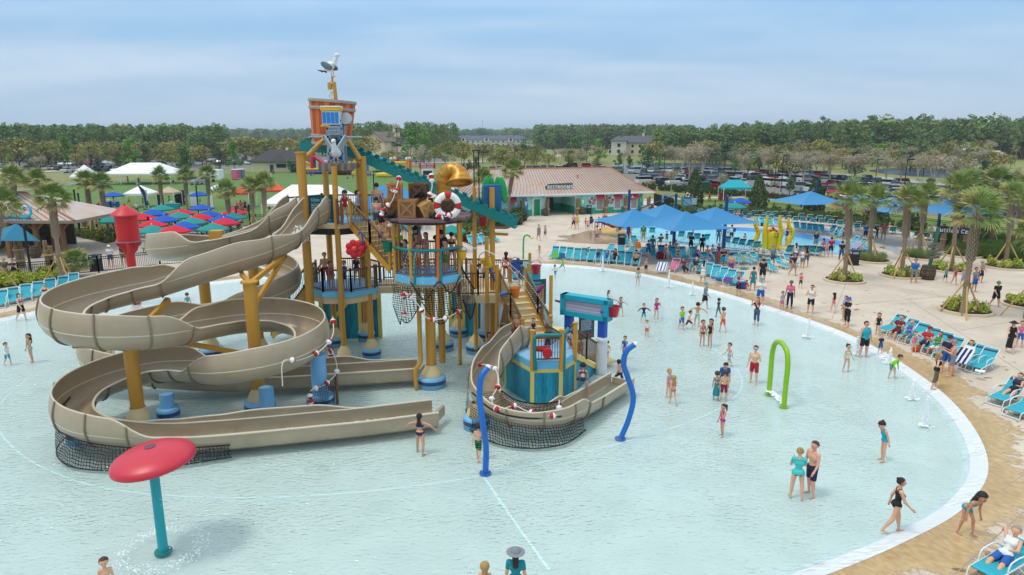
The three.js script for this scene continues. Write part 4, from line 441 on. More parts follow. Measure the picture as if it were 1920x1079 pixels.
const slideB=flume('water_slide','farther tan water slide curling behind the nearer one',[[-10.25,6.6,-31.9,.8,.8,.5],[-10.8,6.3,-31.5,.6,.6],[-11.8,5.75,-31.25,0,.3],[-13.1,5.4,-31.1,0,.1],[-14.2,5.15,-31.1,.1,0],[-15.3,4.95,-31.3,1,0],[-16.5,4.75,-31.9,1,0],[-17.1,4.5,-33.1,1,0],[-16.5,4.25,-34.4,1,0],[-15.2,4.0,-34.9,1,0],[-13.4,3.6,-34.8,1,0],[-11.9,3.25,-34.2,1,0],[-11.1,3,-33,1,0],[-11.3,2.75,-31.4,1,0],[-12.4,2.5,-30.4,.8,0],[-14,2.1,-30,0,.3],[-15.6,1.75,-29.9,0,1],[-17.2,1.4,-29.4,0,1],[-18,1.05,-28.5,0,1],[-17.6,.7,-27.6,0,1],[-16.4,.4,-27.35,0,1],[-14.6,.15,-27.4,0,.4,.5],[-12,.02,-27.6,0,0,1],[-9.8,-.02,-27.9,.3,0,1],[-7.4,-.02,-28.35,.5,0,1],[-6,-.03,-28.65,.1,0,1],[-4.2,-.04,-29.05,0,0,1]],{n:150,per:8});
const slideC=flume('water_slide','small tan curved slide leaving the low turquoise deck',[[.35,1.5,-28.7,.6,.6,.4],[.0,1.35,-28.35,1,.7],[-.45,1.08,-27.5,1,.6],[-.85,.85,-26.5,1,.9],[-1.1,.6,-25.5,.4,.9],[-.95,.4,-24.4,.1,.6],[-.3,.22,-23.55,.1,.4],[.6,.12,-23.2,.1,.4],[1.5,.06,-23.4,.2,.5],[2.2,.02,-24.1,.4,.6],[2.6,.02,-24.7,.1,.1,.6],[3.4,-.02,-25.9,0,0,1],[4.75,-.04,-27.8,0,0,1]],{n:90,per:8,r:.52,d:.5});
{
part(slideA,'end_wall',box(.12,.4,1.3,-2.85,.12,-24.17,-.3),fibre);part(slideB,'end_wall',box(.12,.4,1.3,-4.15,.12,-29.06,-.15),fibre);part(slideC,'end_wall',box(.1,.3,1.0,4.8,.1,-27.86,.97),fibre);
const w=(t,a,b,r)=>part(t,'slide_water',beam(V(...a),V(...b),r,.02),waterM);w(slideA,[-10,.1,-22.15],[-3,.08,-24.1],1.0);w(slideB,[-10,.1,-27.9],[-4.3,.08,-29],1.0);w(slideC,[2.9,.08,-25.2],[4.7,.06,-27.75],.72);
const foam=[];for (let i=0;i<160;i++){const k=rnd()**.7;foam.push(ball(rr(.015,.045),-9.6+5.5*k+rr(-.1,.1),.12+rr(0,.06),-22.3-1.5*k+rr(-.3,.3),1.6,.5,1,5));} for (let i=0;i<110;i++) foam.push(ball(rr(.02,.05),-9.2-rr(0,.5),6.55-rr(0,.75),-30.9+rr(0,1.1),1,1,1,5));const f=part(slideA,'foam',foam,C('#f4f8fa',.4));f.userData={kind:'stuff'};
}
{
const t=slideA;column(t,-13.9,-23.75,3.95,.24,.56,1);column(t,-10.14,-25.75,5.02,.25,.6,1);
for (const [a,b] of [[[-13.9,3.3,-23.75],[-13.5,4.2,-26.1]],[[-13.9,3.2,-23.75],[-15.0,3.5,-22.3]],[[-13.9,2.9,-23.75],[-14.5,3.5,-22.4]],[[-13.9,2.9,-23.75],[-13.6,4.2,-26.2]],[[-10.14,4.9,-25.75],[-11.3,4.9,-27.9]],[[-10.14,4.9,-25.75],[-9.9,5.4,-29.4]],[[-10.14,3.9,-25.75],[-9.9,5.4,-29.4]],[[-10.14,2.0,-25.75],[-12.2,2.9,-24.5]],[[-10.14,1.9,-25.75],[-9.2,1.7,-24.2]]]) part(t,'support_arm',beam(V(...a),V(...b),.14,.18),M.gold);
const stub=(tt,x,z,h,r,base)=>{part(tt,'stub_pillar',cyl(r,r,h + .35,x,-.35,z,20),C('#78b2df',.5));if (base){const d=part(tt,'column_drum',lathe([[0,-.4],[base,-.4],[base,.12],[base*.9,.2],[r,.2]],26).translate(x,0,z),C('#79b4e0',.5));part(d,'tile_band',new THREE.CylinderGeometry(base + .006,base + .006,.16,26,1,true).translate(x,-.03,z),tileM);}};
stub(t,-9.55,-25.0,.95,.28);stub(t,-7.85,-26.3,1.9,.31,.55);stub(t,-13.4,-24.9,.75,.26,.42);stub(t,-15.7,-22.9,.35,.28,.36);
column(slideB,-15.13,-32.76,4.3,.26,.6,1);column(slideB,-12.6,-32.6,5.2,.24,.56,1);part(slideB,'support_arm',beam(V(-15.1,4.1,-32.7),V(-15.2,4.9,-31.4),.14,.18),M.gold);part(slideB,'support_arm',beam(V(-12.6,5,-32.6),V(-13,5.35,-31.3),.14,.18),M.gold);part(slideB,'support_arm',beam(V(-15.1,1.4,-32.7),V(-14.4,2.0,-30.2),.14,.18),M.gold);part(slideB,'column_cap',[box(.55,.5,.5,-13.9,5.9,-31.9)],M.gold);

const top=dense([V(-16.6,.95,-24.2),V(-16.15,.75,-22.5),V(-14.9,.55,-21.4),V(-13.6,.42,-21.08),V(-11.6,.3,-21.05),V(-9.6,.22,-21.5)],40),bot=dense([V(-16.45,-.2,-24.4),V(-15.95,-.22,-22.1),V(-14.8,-.22,-20.9),V(-13.5,-.22,-20.55),V(-11.6,-.2,-20.7),V(-9.55,-.2,-21.45)],40);
const n=thing('catch_net','black catch net skirting the lowest loop of the nearer slide','net');part(n,'netting',netSheet(top,bot,.11),NET);part(n,'net_post',bar(V(-16.5,-.3,-24.3),V(-16.6,1.0,-24.2),.05),M.dark);part(n,'net_rope',[tube(top,.025,60,5),tube(bot,.025,60,5)].map((g)=>g),M.netBlack).userData={kind:'stuff'};
}
// --- float ropes: red and white bobbers on a twisted rope
const bobR=new THREE.SphereGeometry(.1,12,6,0,2*PI,0,PI/2),bobW=new THREE.SphereGeometry(.1,12,6,0,2*PI,PI/2,PI/2),ropeM=C('#d9cfc8',.9);
function floatRope(label,pts,at,s=1){
const t=thing('float_rope',label,'float rope'),c=new THREE.CatmullRomCurve3(pts);part(t,'rope',tube(pts,.022*s,50,5),ropeM);at.forEach((u,i)=>{const p=c.getPoint(u),d=c.getTangent(u),q=new THREE.Quaternion().setFromUnitVectors(V(0,1,0),i % 2?d.negate():d);const b=put(new THREE.Mesh(bobR,M.red));b.name='float';b.position.copy(p);b.quaternion.copy(q);b.scale.setScalar(s*1.15);t.add(b);const w=put(new THREE.Mesh(bobW,M.white));w.name='float_base';b.add(w);});return t;
}
floatRope('float rope draped over the right end of the spiral slide',[V(-7.15,3.45,-26.3),V(-7.0,2.9,-25.6),V(-7.3,2.5,-24.9),V(-7.9,2.35,-24.2),V(-8.3,2.5,-23.6),V(-8.35,1.6,-23.45)],[.05,.28,.45,.68]);
{const t=thing('rope_barrier','low post and net rope barrier between the two run-outs','barrier');const a=G(584,768),b=G(632,745),c=G(622,700),up=(p,y)=>p.clone().setY(y);for (const [p,y] of [[a,.75],[b,1.0],[c,1.1]]) part(t,'post',bar(up(p,-.3),up(p,y),.06,8),M.brown);part(t,'netting',netSheet(dense([up(a,.7),up(b,.95)],8),dense([up(a,-.2),up(b,-.2)],8),.1),NET);floatRope('float rope strung along the low rope barrier',[up(a,.2),up(a,.75),up(a.clone().lerp(b,.5),.75),up(b,1.0),up(c,1.1),up(c,.6)],[.04,.12,.3,.45,.62,.8,.9,.97],1);}
// --- bucket tower
const TW=thing('bucket_tower','tall golden post tower with decks, stairs and tipping bucket mast','play tower');
for (const [x,z,top,r] of [[-8.09,-31.43,9.2,.13],[-7.01,-32.59,9.6,.15],[-9.35,-34.59,9.2,.15],[-7.9,-35.57,9.2,.15]]) column(TW,x,z,top,r,.46);
part(TW,'column',cyl(.2,.2,9.75,-9.62,0,-31.6,18),goldM);part(TW,'column_cap',cyl(.26,.26,.06,-9.62,9.72,-31.6,18),M.gold);
{const t=TW,oct=(cx,cz,r,n=8,o=PI/8)=>Array.from({length:n},(_,i)=>V(cx+Math.cos(o+i/n*2*PI)*r,0,cz+Math.sin(o+i/n*2*PI)*r));

const d2=oct(-8.35,-33.4,1.75);part(t,'deck',slab(d2,2.62,2.95),C('#d0b78e',.7));part(t,'deck_fascia',slab(oct(-8.35,-33.4,1.82),2.95,3.2),C('#66b9dd',.5));part(t,'deck_mat',slab(oct(-8.35,-33.4,1.7),3.2,3.215),C('#6aa9d8',.6));
d2.forEach((p,i)=>{const q=d2[(i+1) % 8];if (i===4||i===7) return;rail(t,p.clone().setY(3.21),q.clone().setY(3.21),1.05);});

part(t,'walkway',slab([V(-6.9,0,-33),V(-1.2,0,-33.4),V(-1.2,0,-35.2),V(-6.9,0,-35)],2.85,3.15),C('#d0b78e',.7));rail(t,V(-6.7,3.16,-33.05),V(-4.6,3.16,-33.2));rail(t,V(-4.6,3.16,-33.2),V(-2.6,3.16,-33.3));rail(t,V(-6.7,3.16,-34.95),V(-1.3,3.16,-35.1));
for (const [a,b,h] of [[[-10.2,-35.4],[-7.2,-36],2.5],[[-3.4,-36.6],[-1.2,-35.9],2.7]]){const p=V(a[0],h/2 - .3,a[1]),q=V(b[0],h/2 - .3,b[1]);part(t,'skirt_panel',beam(p,q,.1,h),turqM);for (const k of [0,.33,.66,1]){const c=p.clone().lerp(q,k);part(t,'skirt_batten',box(.2,h,.18,c.x,h/2 - .3,c.z + .06),C('#d9c469',.6));} part(t,'skirt_brace',beam(V(a[0],.2,a[1] + .1),V((a[0]+b[0])/2,h - .6,(a[1]+b[1])/2 + .1),.1,.16),C('#d9c469',.6));}

const sA=V(-10.0,3.15,-34.2),sB=V(-12.6,.1,-35.6);const fs=steps(t,sA,sB,1.1,13);for (const k of [-1,1]){const o=fs.s.clone().multiplyScalar(k*.55);rail(t,sA.clone().add(o),sA.clone().lerp(sB,.5).add(o));rail(t,sA.clone().lerp(sB,.5).add(o),sB.clone().add(o));} part(t,'handrail',tube([sA.clone().add(V(.5,.9,.7)),sB.clone().add(V(.5,.9,.7))],.04,8,6),M.teal);

const u=[V(-9.7,0,-31.5),V(-7.9,0,-31.3),V(-6.7,0,-32.2),V(-6.6,0,-34.6),V(-9.6,0,-34.6),V(-10.8,0,-33),V(-10.7,0,-31.9)];part(t,'landing',slab(u,6.3,6.52),C('#cdb48c',.7));part(t,'landing_mat',slab(u.map((p)=>p.clone().lerp(V(-8.6,0,-33),.05)),6.52,6.535),C('#68a6d6',.6));part(t,'landing_underframe',slab(u.map((p)=>p.clone().lerp(V(-8.6,0,-33),.06)),6.0,6.3),M.dark);
rail(t,V(-8.0,6.53,-31.25),V(-7.75,6.53,-31.05),1.05);rail(t,V(-6.55,6.53,-33.1),V(-6.55,6.53,-34.6));rail(t,V(-6.55,6.53,-34.6),V(-9.6,6.53,-34.6));rail(t,V(-9.6,6.53,-34.6),V(-10.8,6.53,-33));

const a=V(-6.9,6.53,-31.9),b=V(-4.75,4.9,-29.6),f=steps(t,a,b,1.45,9);for (const k of [-1,1]){const o=f.s.clone().multiplyScalar(k*.72),m=a.clone().lerp(b,.5).add(o);rail(t,a.clone().add(o),m,1.05);rail(t,m,b.clone().add(o),1.05);part(t,'post',[cyl(.07,.07,1.25,a.x+o.x,6.4,a.z+o.z,10),cyl(.07,.07,1.25,b.x+o.x,4.8,b.z+o.z,10)],goldM);part(t,'handrail',tube([a.clone().add(o).add(V(0,1.02,0)),m.clone().add(V(0,1.08,0)),b.clone().add(o).add(V(0,1.05,0))],.045,12,6),k>0?M.brown:M.teal);}

for (const [p,q] of [[[-9.55,9.4,-31.7],[-8.75,10.35,-32.6]],[[-7.1,9.4,-32.5],[-7.75,10.4,-32.7]],[[-7.0,9.0,-32.6],[-7.3,9.5,-32.6]]]) part(t,'brace',bar(V(...p),V(...q),.11,10),goldM);

const pl=part(t,'bucket_platform',rbox(1.62,.26,1.3,-8.05,9.12,-32.3,0,0,0,.06),C('#7d7068',.9));for (let i=0;i<11;i++) part(pl,'plank_end',rbox(.15,.34,.07,-8.78+i*.147,9.12-(i % 3)*.02,-31.64,0,0,0,.02),C(i % 2?'#8a7c72':'#6f625b',.9));

const cx=-8.18,cz=-32.5;const la=[];for (const sx of [-.36,.36]) for (const sz of [-.25,.25]) la.push(beam(V(cx+sx,9.2,cz+sz),V(cx+sx*.85,11.2,cz+sz),.09,.09));for (let k=0;k<5;k++){const y=9.3+k*.38;la.push(beam(V(cx - .36,y,cz + .27),V(cx + .36,y + .38,cz + .27),.05,.05),beam(V(cx + .36,y,cz + .27),V(cx - .36,y + .38,cz + .27),.05,.05),beam(V(cx - .36,y,cz + .27),V(cx + .36,y,cz + .27),.05,.06));}
part(t,'lattice_frame',la,C('#9db4c4',.5));part(t,'lattice_back',box(.6,2,.3,cx,10.15,cz),C('#1577c4',.5));
const ch=part(t,'crane_house',rbox(.8,.64,.6,cx - .1,11.3,cz + .15,0,0,0,.04),C('#cfd6da',.5));for (let i=0;i<4;i++) part(ch,'house_panel',box(.15,.48,.06,cx - .39+i*.195,11.3,cz + .46),C('#1b7fd0',.45));part(ch,'house_roof',rbox(.88,.16,.7,cx - .1,11.68,cz + .15,0,0,0,.04),C('#e0b020',.5));part(ch,'roof_edge',rbox(.89,.06,.72,cx - .1,11.79,cz + .15,0,0,0,.02),M.white);part(ch,'house_sill',box(.42,.08,.4,cx - .36,10.95,cz + .25),C('#e0b020',.5));part(ch,'grille',[rbox(.5,.4,.5,cx + .06,10.72,cz + .42,0,0,0,.05),...[-2,-1,0,1,2].map((i)=>box(.05,.44,.05,cx + .06+i*.1,10.72,cz + .68)),...[-1,0,1].map((i)=>box(.52,.05,.05,cx + .06,10.72+i*.15,cz + .69))],C('#8d9da8',.5));part(ch,'winch_wheel',new THREE.CylinderGeometry(.3,.3,.14,20).rotateX(PI/2 - .5).rotateZ(-.3).translate(cx + .48,11.25,cz),M.steel);part(t,'pulley',new THREE.CylinderGeometry(.16,.16,.12,16).rotateX(PI/2).translate(cx,10.2,cz + .35),M.dark);part(t,'chain',bar(V(cx,10.2,cz + .3),V(cx,10.6,cz + .3),.03),M.steel);
part(t,'mast',[bar(V(-8.25,11.7,-33.2),V(-8.32,12.95,-33.2),.09,12),bar(V(-8.5,12.86,-33.2),V(-8.25,12.86,-33.2),.1,10),bar(V(-8.4,12.9,-33.2),V(-8.38,13.2,-33.2),.05,8)],goldM);part(t,'mast_spout',bar(V(-8.52,12.62,-33.2),V(-8.52,12.92,-33.2),.11,12),goldM);
const drops=[];for (let i=0;i<90;i++) drops.push(ball(rr(.012,.03),-8.5+rr(-.09,.09),rr(11.8,12.65),-33.2+rr(-.09,.09),1,1.8,1,5));part(t,'falling_water',drops,C('#eef4f7',.2)).userData={kind:'stuff'};
}
{
const t=thing('tipping_bucket','huge wooden stave tipping bucket on top of the tower','bucket',V(-8.8,10.05,-34.0));t.rotation.z=-.075;t.scale.set(1.07,1,1.07);const n=26,st=['#cc6a34','#bb5826','#d67a44','#ab4d22'].map((c)=>C(c,.6));for (let i=0;i<n;i++){const a0=i/n*2*PI,a1=(i + .94)/n*2*PI,P=(a,r,y)=>V(Math.cos(a)*r,y,Math.sin(a)*r);const g=quad(P(a1,.84,0),P(a0,.84,0),P(a0,1.02,2.1),P(a1,1.02,2.1),.07);part(t,'stave',g,st[(i*7) % 4]);}
for (const y of [.06,.42,1.72,2.06]){const r=.84 + .18*y/2.1 + .01;part(t,'hoop',lathe([[r,y - .07],[r + .035,y - .07],[r + .04,y + .07],[r,y + .07]],32),C('#a89e90',.5,{metalness:.3}));} part(t,'base',cyl(.82,.82,.06,0,0,0,24),C('#7a3a1c',.7));
}
// --- gulls: one perched on the mast, one with raised wings on the platform
function gull(label,pos,turn,wings,s){
const t=thing('gull_statue',label,'gull statue',pos,turn);t.scale.setScalar(s);const W=C('#e4e6ea',.5),Gy=C('#5a6b78',.55),B=C('#17181b',.6),Y=C('#d8a24a',.5);
const prof=[[.0,.02],[.1,.06],[.17,.18],[.2,.34],[.17,.5],[.11,.62],[.085,.72],[.1,.8],[.09,.88],[0,.92]];
const body=ball(.2,0,.34,0,1,1,1.55,16);xf(body,0,.02,0,0,-.35);part(t,'body',[body,bar(V(0,.42,.18),V(0,.74,.3),.12,12,.085),ball(.105,0,.8,.33,1,.95,1.1,12)],W);
part(t,'beak',[between(new THREE.ConeGeometry(.035,.16,8),V(0,.79,.41),V(0,.76,.55))],Y);part(t,'eye',[ball(.016,.085,.82,.38),ball(.016,-.085,.82,.38)],B).userData={kind:'stuff'};
part(t,'leg',bar(V(.07,.16,.02),V(.08,-.12,.06),.018),Y);part(t,'leg',bar(V(-.07,.16,.02),V(-.08,-.12,.06),.018),Y);for (const k of [-1,1]) part(t,'foot',box(.09,.015,.13,k*.08,-.115,.1),Y);
part(t,'tail',xf(box(.16,.03,.36,0,0,0),0,.2,-.4,0,.28),W);
for (const k of [-1,1]){if (!wings){const g=ball(.2,0,0,0,.28,.75,1.9,14);xf(g,k*.17,.36,-.14,k*.1,.38);part(t,'wing',g,Gy);part(t,'wing_tip',xf(new THREE.ConeGeometry(.07,.42,6).rotateX(-PI/2).scale(.4,.7,1),k*.12,.17,-.6,k*.12,.25),B);} else{const a=V(k*.15,.5,0),b=V(k*.46,.98,-.1),c=V(k*.95,.92,-.15);part(t,'wing',[beam(a,b,.34,.06,V(k*.6,.5,0)),beam(b,c.clone().add(V(k*.1,.06,0)),.3,.05,V(0,1,0)),bar(a,b,.04,6),bar(b,c,.035,6)],C('#a5b3bd',.55));part(t,'wing_tip',beam(c,c.clone().add(V(k*.22,-.06,-.05)),.14,.03),B);}}
return t;
}
gull('grey winged seagull statue perched at the very top of the mast',V(-8.4,13.3,-33.2),1.15,false,1.02);
gull('white seagull statue with raised wings on the bucket platform',V(-8.05,9.36,-31.75),.05,true,1.12);
{
const t=thing('water_trough','long teal saw edged trough sloping down from the bucket tower','trough');const A=Z(568,282,-34.6),B=Z(650,289,-34.2),D=Z(968,427,-32.2);const seg=(p,q,nm)=>{const d=q.clone().sub(p).normalize(),s=d.clone().cross(V(0,1,0)).normalize(),L=p.distanceTo(q);part(t,'trough_floor',beam(p,q,.62,.06),M.teal);for (const k of [-1,1]){const c=s.clone().multiplyScalar(k*.32),g=[beam(p.clone().add(c).add(V(0,.2,0)),q.clone().add(c).add(V(0,.2,0)),.05,.42)];const n=Math.floor(L / .42);for (let i=0;i<n;i++){const m=p.clone().lerp(q,(i + .5)/n).add(c).add(V(0,.46,0));g.push(beam(m.clone().addScaledVector(d,-.12),m.clone().addScaledVector(d,.12),.05,.16));} part(t,'trough_side',g,M.teal);}};seg(A,B);seg(B.clone().add(V(.05,0,0)),D);
const hang=part(t,'trough_support',[bar(V(-.95,-.3,-32.6),V(-.95,8.1,-32.6),.13,12),beam(V(-.95,5.9,-32.6),V(-.2,5.9,-32.3),.12,.12)],goldM);
}
{const t=thing('surfboard_bin','blue plank panel with two upright green surfboards on the trough end','surfboard prop',V(-.85,0,-33.0));part(t,'panel',rbox(.85,1.35,.3,-.1,7.55,.1,.25,0,.03,.05),new THREE.MeshStandardMaterial({roughness:.7,map:tex(64,128,(u,v)=>{const n=tnoise(u*.2,v,30,3,3)*.25;return [.1+n,.38+n,.6+n].map(cl01);})}));for (const [x,z,r] of [[-.42,-.15,.12],[-.18,-.28,.02],[.2,-.2,-.08],[.42,.0,-.16]]) part(t,'surfboard',ball(.2,0,0,0,1.0,3.2,.35,14).applyMatrix4(new THREE.Matrix4().makeRotationZ(-r)).translate(x,7.95,z),C('#149a4e',.35));part(t,'post',cyl(.09,.09,8.1,-.95,0,.2,10),goldM);}
// --- lookout deck with plank roof
const LK=thing('lookout_deck','octagonal lookout deck with plank roof on a single thick golden column','play tower');
{const t=LK,cx=-3.55,cz=-28.6,oc=(r,y)=>Array.from({length:8},(_,i)=>V(cx+Math.sin(PI/8+i/8*2*PI)*r,y,cz+Math.cos(PI/8+i/8*2*PI)*r));
column(t,cx,cz,4.4,.22,.62);part(t,'column_head',cyl(.24,.7,.35,cx,4.1,cz,18),creamM);part(t,'deck',slab(oc(1.42,0),4.4,4.55),C('#c9b08a',.7));part(t,'deck_fascia',slab(oc(1.5,0),4.55,4.85),C('#63b7dc',.5));part(t,'deck_mat',slab(oc(1.36,0),4.85,4.865),C('#6ba8d8',.6));
const P=oc(1.4,4.86);[[0,7],[7,6],[0,1],[4,5],[3,4]].forEach(([i,j])=>rail(t,P[i],P[j],1.08));
const Q=oc(1.45,0);Q.forEach((p,i)=>part(t,'roof_post',cyl(.075,.075,2.6,p.x,4.6,p.z,10),i===0?C('#d8681a',.5):goldM));part(t,'roof_post',cyl(.16,.16,7.2,cx + .25,0,cz-2.2,12),goldM);
Q.forEach((p,i)=>part(t,'post_collar',cyl(.1,.1,.12,p.x,5.75,p.z,10),i===0?C('#d8681a',.5):M.gold));
part(t,'spray_pipe',tube([P[6],P[7],P[0],P[1]].map((p)=>p.clone().add(V((p.x-cx)*.06,1.12,(p.z-cz)*.06))),.065,30,8),M.teal);for (const i of [7,0]) part(t,'pipe_riser',bar(P[i].clone().add(V(.12,-.3,.1)),P[i].clone().add(V(.12,1.1,.1)),.05,8),M.teal);
const pm=new THREE.MeshStandardMaterial({roughness:.8,map:tex(128,128,(u,v)=>{const n=tnoise(u*.15,v,22,3,4)*.2;return [.46+n,.35+n,.38+n].map(cl01);})});
for (let i=0;i<9;i++){const z0=-1.75+i*.39,w=Math.min(1.78,2.35-Math.abs(z0 + .19)*.9);part(t,'roof_plank',rbox(w*2+(i % 2)*.06,.13,.37,cx,7.2+(i % 2)*.012,cz+z0 + .19,0,0,0,.02),pm);} part(t,'roof_frame',slab(oc(1.6,0),7.0,7.13),C('#4e3a33',.9));

const sp=[];for (let i=0;i<8;i++){const a=P[7].clone().lerp(P[0],i/8).add(V(0,1.12,0)),n=V(a.x-cx,0,a.z-cz).normalize();if (i % 2) continue;for (let k=0;k<14;k++){const u=k/14;sp.push(ball(.014,a.x+n.x*u*.9,a.y + .25*u-1.9*u*u,a.z+n.z*u*.9,1,1.6,1,4));}} part(t,'spray',sp,C('#f0f5f8',.2)).userData={kind:'stuff'};

const ar=[];for (const [dz,l] of [[0,3.2],[.25,3.6]]) for (let k=0;k<60;k++){const u=k/60;ar.push(ball(.016,cx+1.5+u*l,5.95 + .5*u-3.4*u*u,cz + .7+dz-u*1.2,1.6,1,1,4));} part(t,'spray',ar,C('#f0f5f8',.2)).userData={kind:'stuff'};

const crate=(label,x,y,z,s,turn,hex,tilt=0)=>{const o=thing('wooden_crate',label,'crate',V(cx+x,y,cz+z),turn);o.rotation.z=tilt;const A=C(hex,.8),B=new THREE.Color(hex).multiplyScalar(1.35),bm=C('#' + B.getHexString(),.8),dk=C('#4a3422',.9),h=s/2,w=s*.13;part(o,'box_panel',box(s*.9,s*.9,s*.9,0,h,0),A);for (const k of [-1,1]){for (const m of [-1,1]){part(o,'corner_batten',box(w,s,w,k*(h-w/2),h,m*(h-w/2)),bm);part(o,'edge_batten',box(s-2*w,w,w*.9,0,m>0?s-w/2:w/2,k*(h-w/2)),bm);part(o,'edge_batten',box(w*.9,w,s-2*w,k*(h-w/2),m>0?s-w/2:w/2,0),bm);} part(o,'cross_batten',[box(s*1.12,w*.9,w*.5,0,h,k*(h-w*.3),0,0,.78)],bm);part(o,'cross_batten',[box(s*1.12,w*.9,w*.45,0,h,k*(h-w*.32),0,0,-.78)],bm);} return o;};
crate('brown cross braced crate at left front of the roof',-1.3,7.28,.5,.72,.35,'#7d5630');crate('light brown crate at the front centre of the roof',-.62,7.28,1.0,.72,-.12,'#86603a');part(crate('rope handled chest stacked on left crates',-1.25,8.0,.45,.62,.1,'#9c6a3c'),'rope_handle',tube([V(-.16,.38,.33),V(-.08,.29,.36),V(.08,.29,.36),V(.16,.4,.33)],.03,12,6),ropeM);crate('dark weathered crate behind the front crates',-.35,7.85,-.2,.72,-.1,'#5c432c');crate('dark weathered crate beneath the rear crate',-.35,7.28,-.35,.6,.1,'#4f3a28');crate('pale crate tipped on its corner beside the life ring',.15,7.36,.95,.55,.5,'#a8814e',.42);crate('dark crate half hidden behind the life ring',.85,7.28,.1,.6,.2,'#54402c');
lifeRing('large red and white life ring leaning on the roof edge',V(cx + .98,7.78,cz+1.35),.15,.42,.35);
const hn=thing('horn_funnel','big golden ventilation horn curling above the roof','horn',V(cx + .7,7.25,cz - .2));const hc=new THREE.CatmullRomCurve3([V(0,0,0),V(-.02,.8,0),V(.0,1.35,0),V(.14,1.75,.03),V(.42,1.86,.1),V(.66,1.68,.2),V(.7,1.36,.32)]),hp=[],hu=[],hi=[];for (let i=0;i<=36;i++){const u=i/36,p=hc.getPoint(u),tn=hc.getTangent(u),s=V(0,0,1).cross(tn).normalize(),q=tn.clone().cross(s),r=.29 + .03*Math.sin(u*3)+(u>.7?((u - .7) / .3)**1.5*.22:0);for (let j=0;j<20;j++){const a=j/20*2*PI,v=p.clone().addScaledVector(s,Math.cos(a)*r).addScaledVector(q,Math.sin(a)*r);hp.push(v.x,v.y,v.z);hu.push(j/20,u*4);}} for (let i=0;i<36;i++) for (let j=0;j<20;j++){const a=i*20+j,b=i*20+(j+1) % 20;hi.push(a,b,a+20,b,b+20,a+20);} const hg=new THREE.BufferGeometry();hg.setAttribute('position',new THREE.Float32BufferAttribute(hp,3));hg.setAttribute('uv',new THREE.Float32BufferAttribute(hu,2));hg.setIndex(hi);hg.computeVertexNormals();
const brass=new THREE.MeshStandardMaterial({roughness:.38,metalness:.45,side:THREE.DoubleSide,map:tex(128,128,(u,v)=>{const n=tnoise(u,v,5,3,4)*.3;return [.74+n,.53+n,.2+n*.8].map(cl01);})});part(hn,'funnel',hg,brass);const pE=hc.getPoint(1),tE=hc.getTangent(1);const rim=new THREE.TorusGeometry(.53,.05,8,28);rim.applyQuaternion(new THREE.Quaternion().setFromUnitVectors(V(0,0,1),tE)).translate(pE.x,pE.y,pE.z);part(hn,'bell_rim',rim,brass);
floatRope('float rope hanging over the left crates',[V(cx-1.05,8.85,cz + .5),V(cx-1.1,8.45,cz + .95),V(cx-1.3,7.9,cz+1.0),V(cx-1.65,7.6,cz + .95),V(cx-1.75,7.3,cz + .9)],[.03,.3,.62,.8,.95]);floatRope('float rope hanging down beside the horn',[V(cx + .25,8.95,cz + .4),V(cx + .3,8.4,cz + .75),V(cx + .1,7.95,cz + .85)],[.05,.2,.75]);floatRope('float rope lying on the front roof edge',[V(cx + .55,7.38,cz+1.5),V(cx + .8,7.34,cz+1.66),V(cx+1.15,7.45,cz+1.55)],[.15,.5,.9]);
const nb=(label,pts)=>{const g=pts.flatMap(([x,y,z,r])=>[0,1,2,3,4,5].map(()=>tube([V(cx+x+rr(-r,r),y+rr(0,.12),cz+z+rr(-r,r)),V(cx+x+rr(-r,r),y+rr(.05,.25),cz+z+rr(-r,r)),V(cx+x+rr(-r,r),y+rr(0,.1),cz+z+rr(-r,r))],.05,10,5)));solo('net_bundle',label,'net',g,M.netBlack);};nb('bundled black net on the left roof corner',[[-1.7,7.25,.75,.2],[-1.35,7.27,1.15,.25],[-1.75,7.05,.9,.12]]);nb('bundled black net on the front roof edge',[[.5,7.28,1.4,.3],[.85,7.2,1.55,.22]]);nb('black net heaped on top of crates',[[-.2,8.05,.55,.3],[.1,7.8,.6,.2]]);

const R=oc(1.52,4.5);const tp=dense([V(R[6].x - .1,4.4,R[6].z),R[7].clone(),R[0].clone(),R[1].clone()],40),bt=tp.map((p,i)=>{const u=i/40;return V(p.x,4.4-(.55+1.0*Math.abs(Math.sin(u*PI*2.2))+(u<.15||u>.85?.4:0)),p.z - .15);});const n=thing('hanging_net','black fishing net swagged below the lookout deck','net');part(n,'netting',netSheet(tp,bt,.1),NET);part(n,'net_rope',tube(bt,.02,80,5),M.netBlack);part(n,'net_rope',tube([R[7].clone().add(V(0,.2,.06)),R[7].clone().lerp(R[0],.5).add(V(0,-.55,.1)),R[0].clone().add(V(0,.2,.06)),R[0].clone().lerp(R[1],.5).add(V(0,-.35,.1)),R[1].clone().add(V(0,.3,.06))],.028,40,5),M.netBlack);
floatRope('float rope looped under the lookout deck',[V(R[7].x - .35,4.2,R[7].z - .3),V(R[7].x - .35,3.2,R[7].z - .25),V(R[7].x - .3,4.25,R[7].z),V(R[7].x + .3,3.75,R[7].z + .15),V(cx + .1,3.2,R[0].z + .2),V(R[0].x + .2,3.15,R[0].z),V(R[1].x,3.3,R[1].z)],[.03,.14,.3,.42,.56,.72,.84,.96]);
part(t,'drain_pipe',tube([V(cx - .42,4.4,cz + .4),V(cx - .42,1.4,cz + .4),V(cx - .42,.9,cz + .45),V(cx - .62,.6,cz + .5),V(cx - .62,-.3,cz + .5)],.1,30,10),goldM);
}
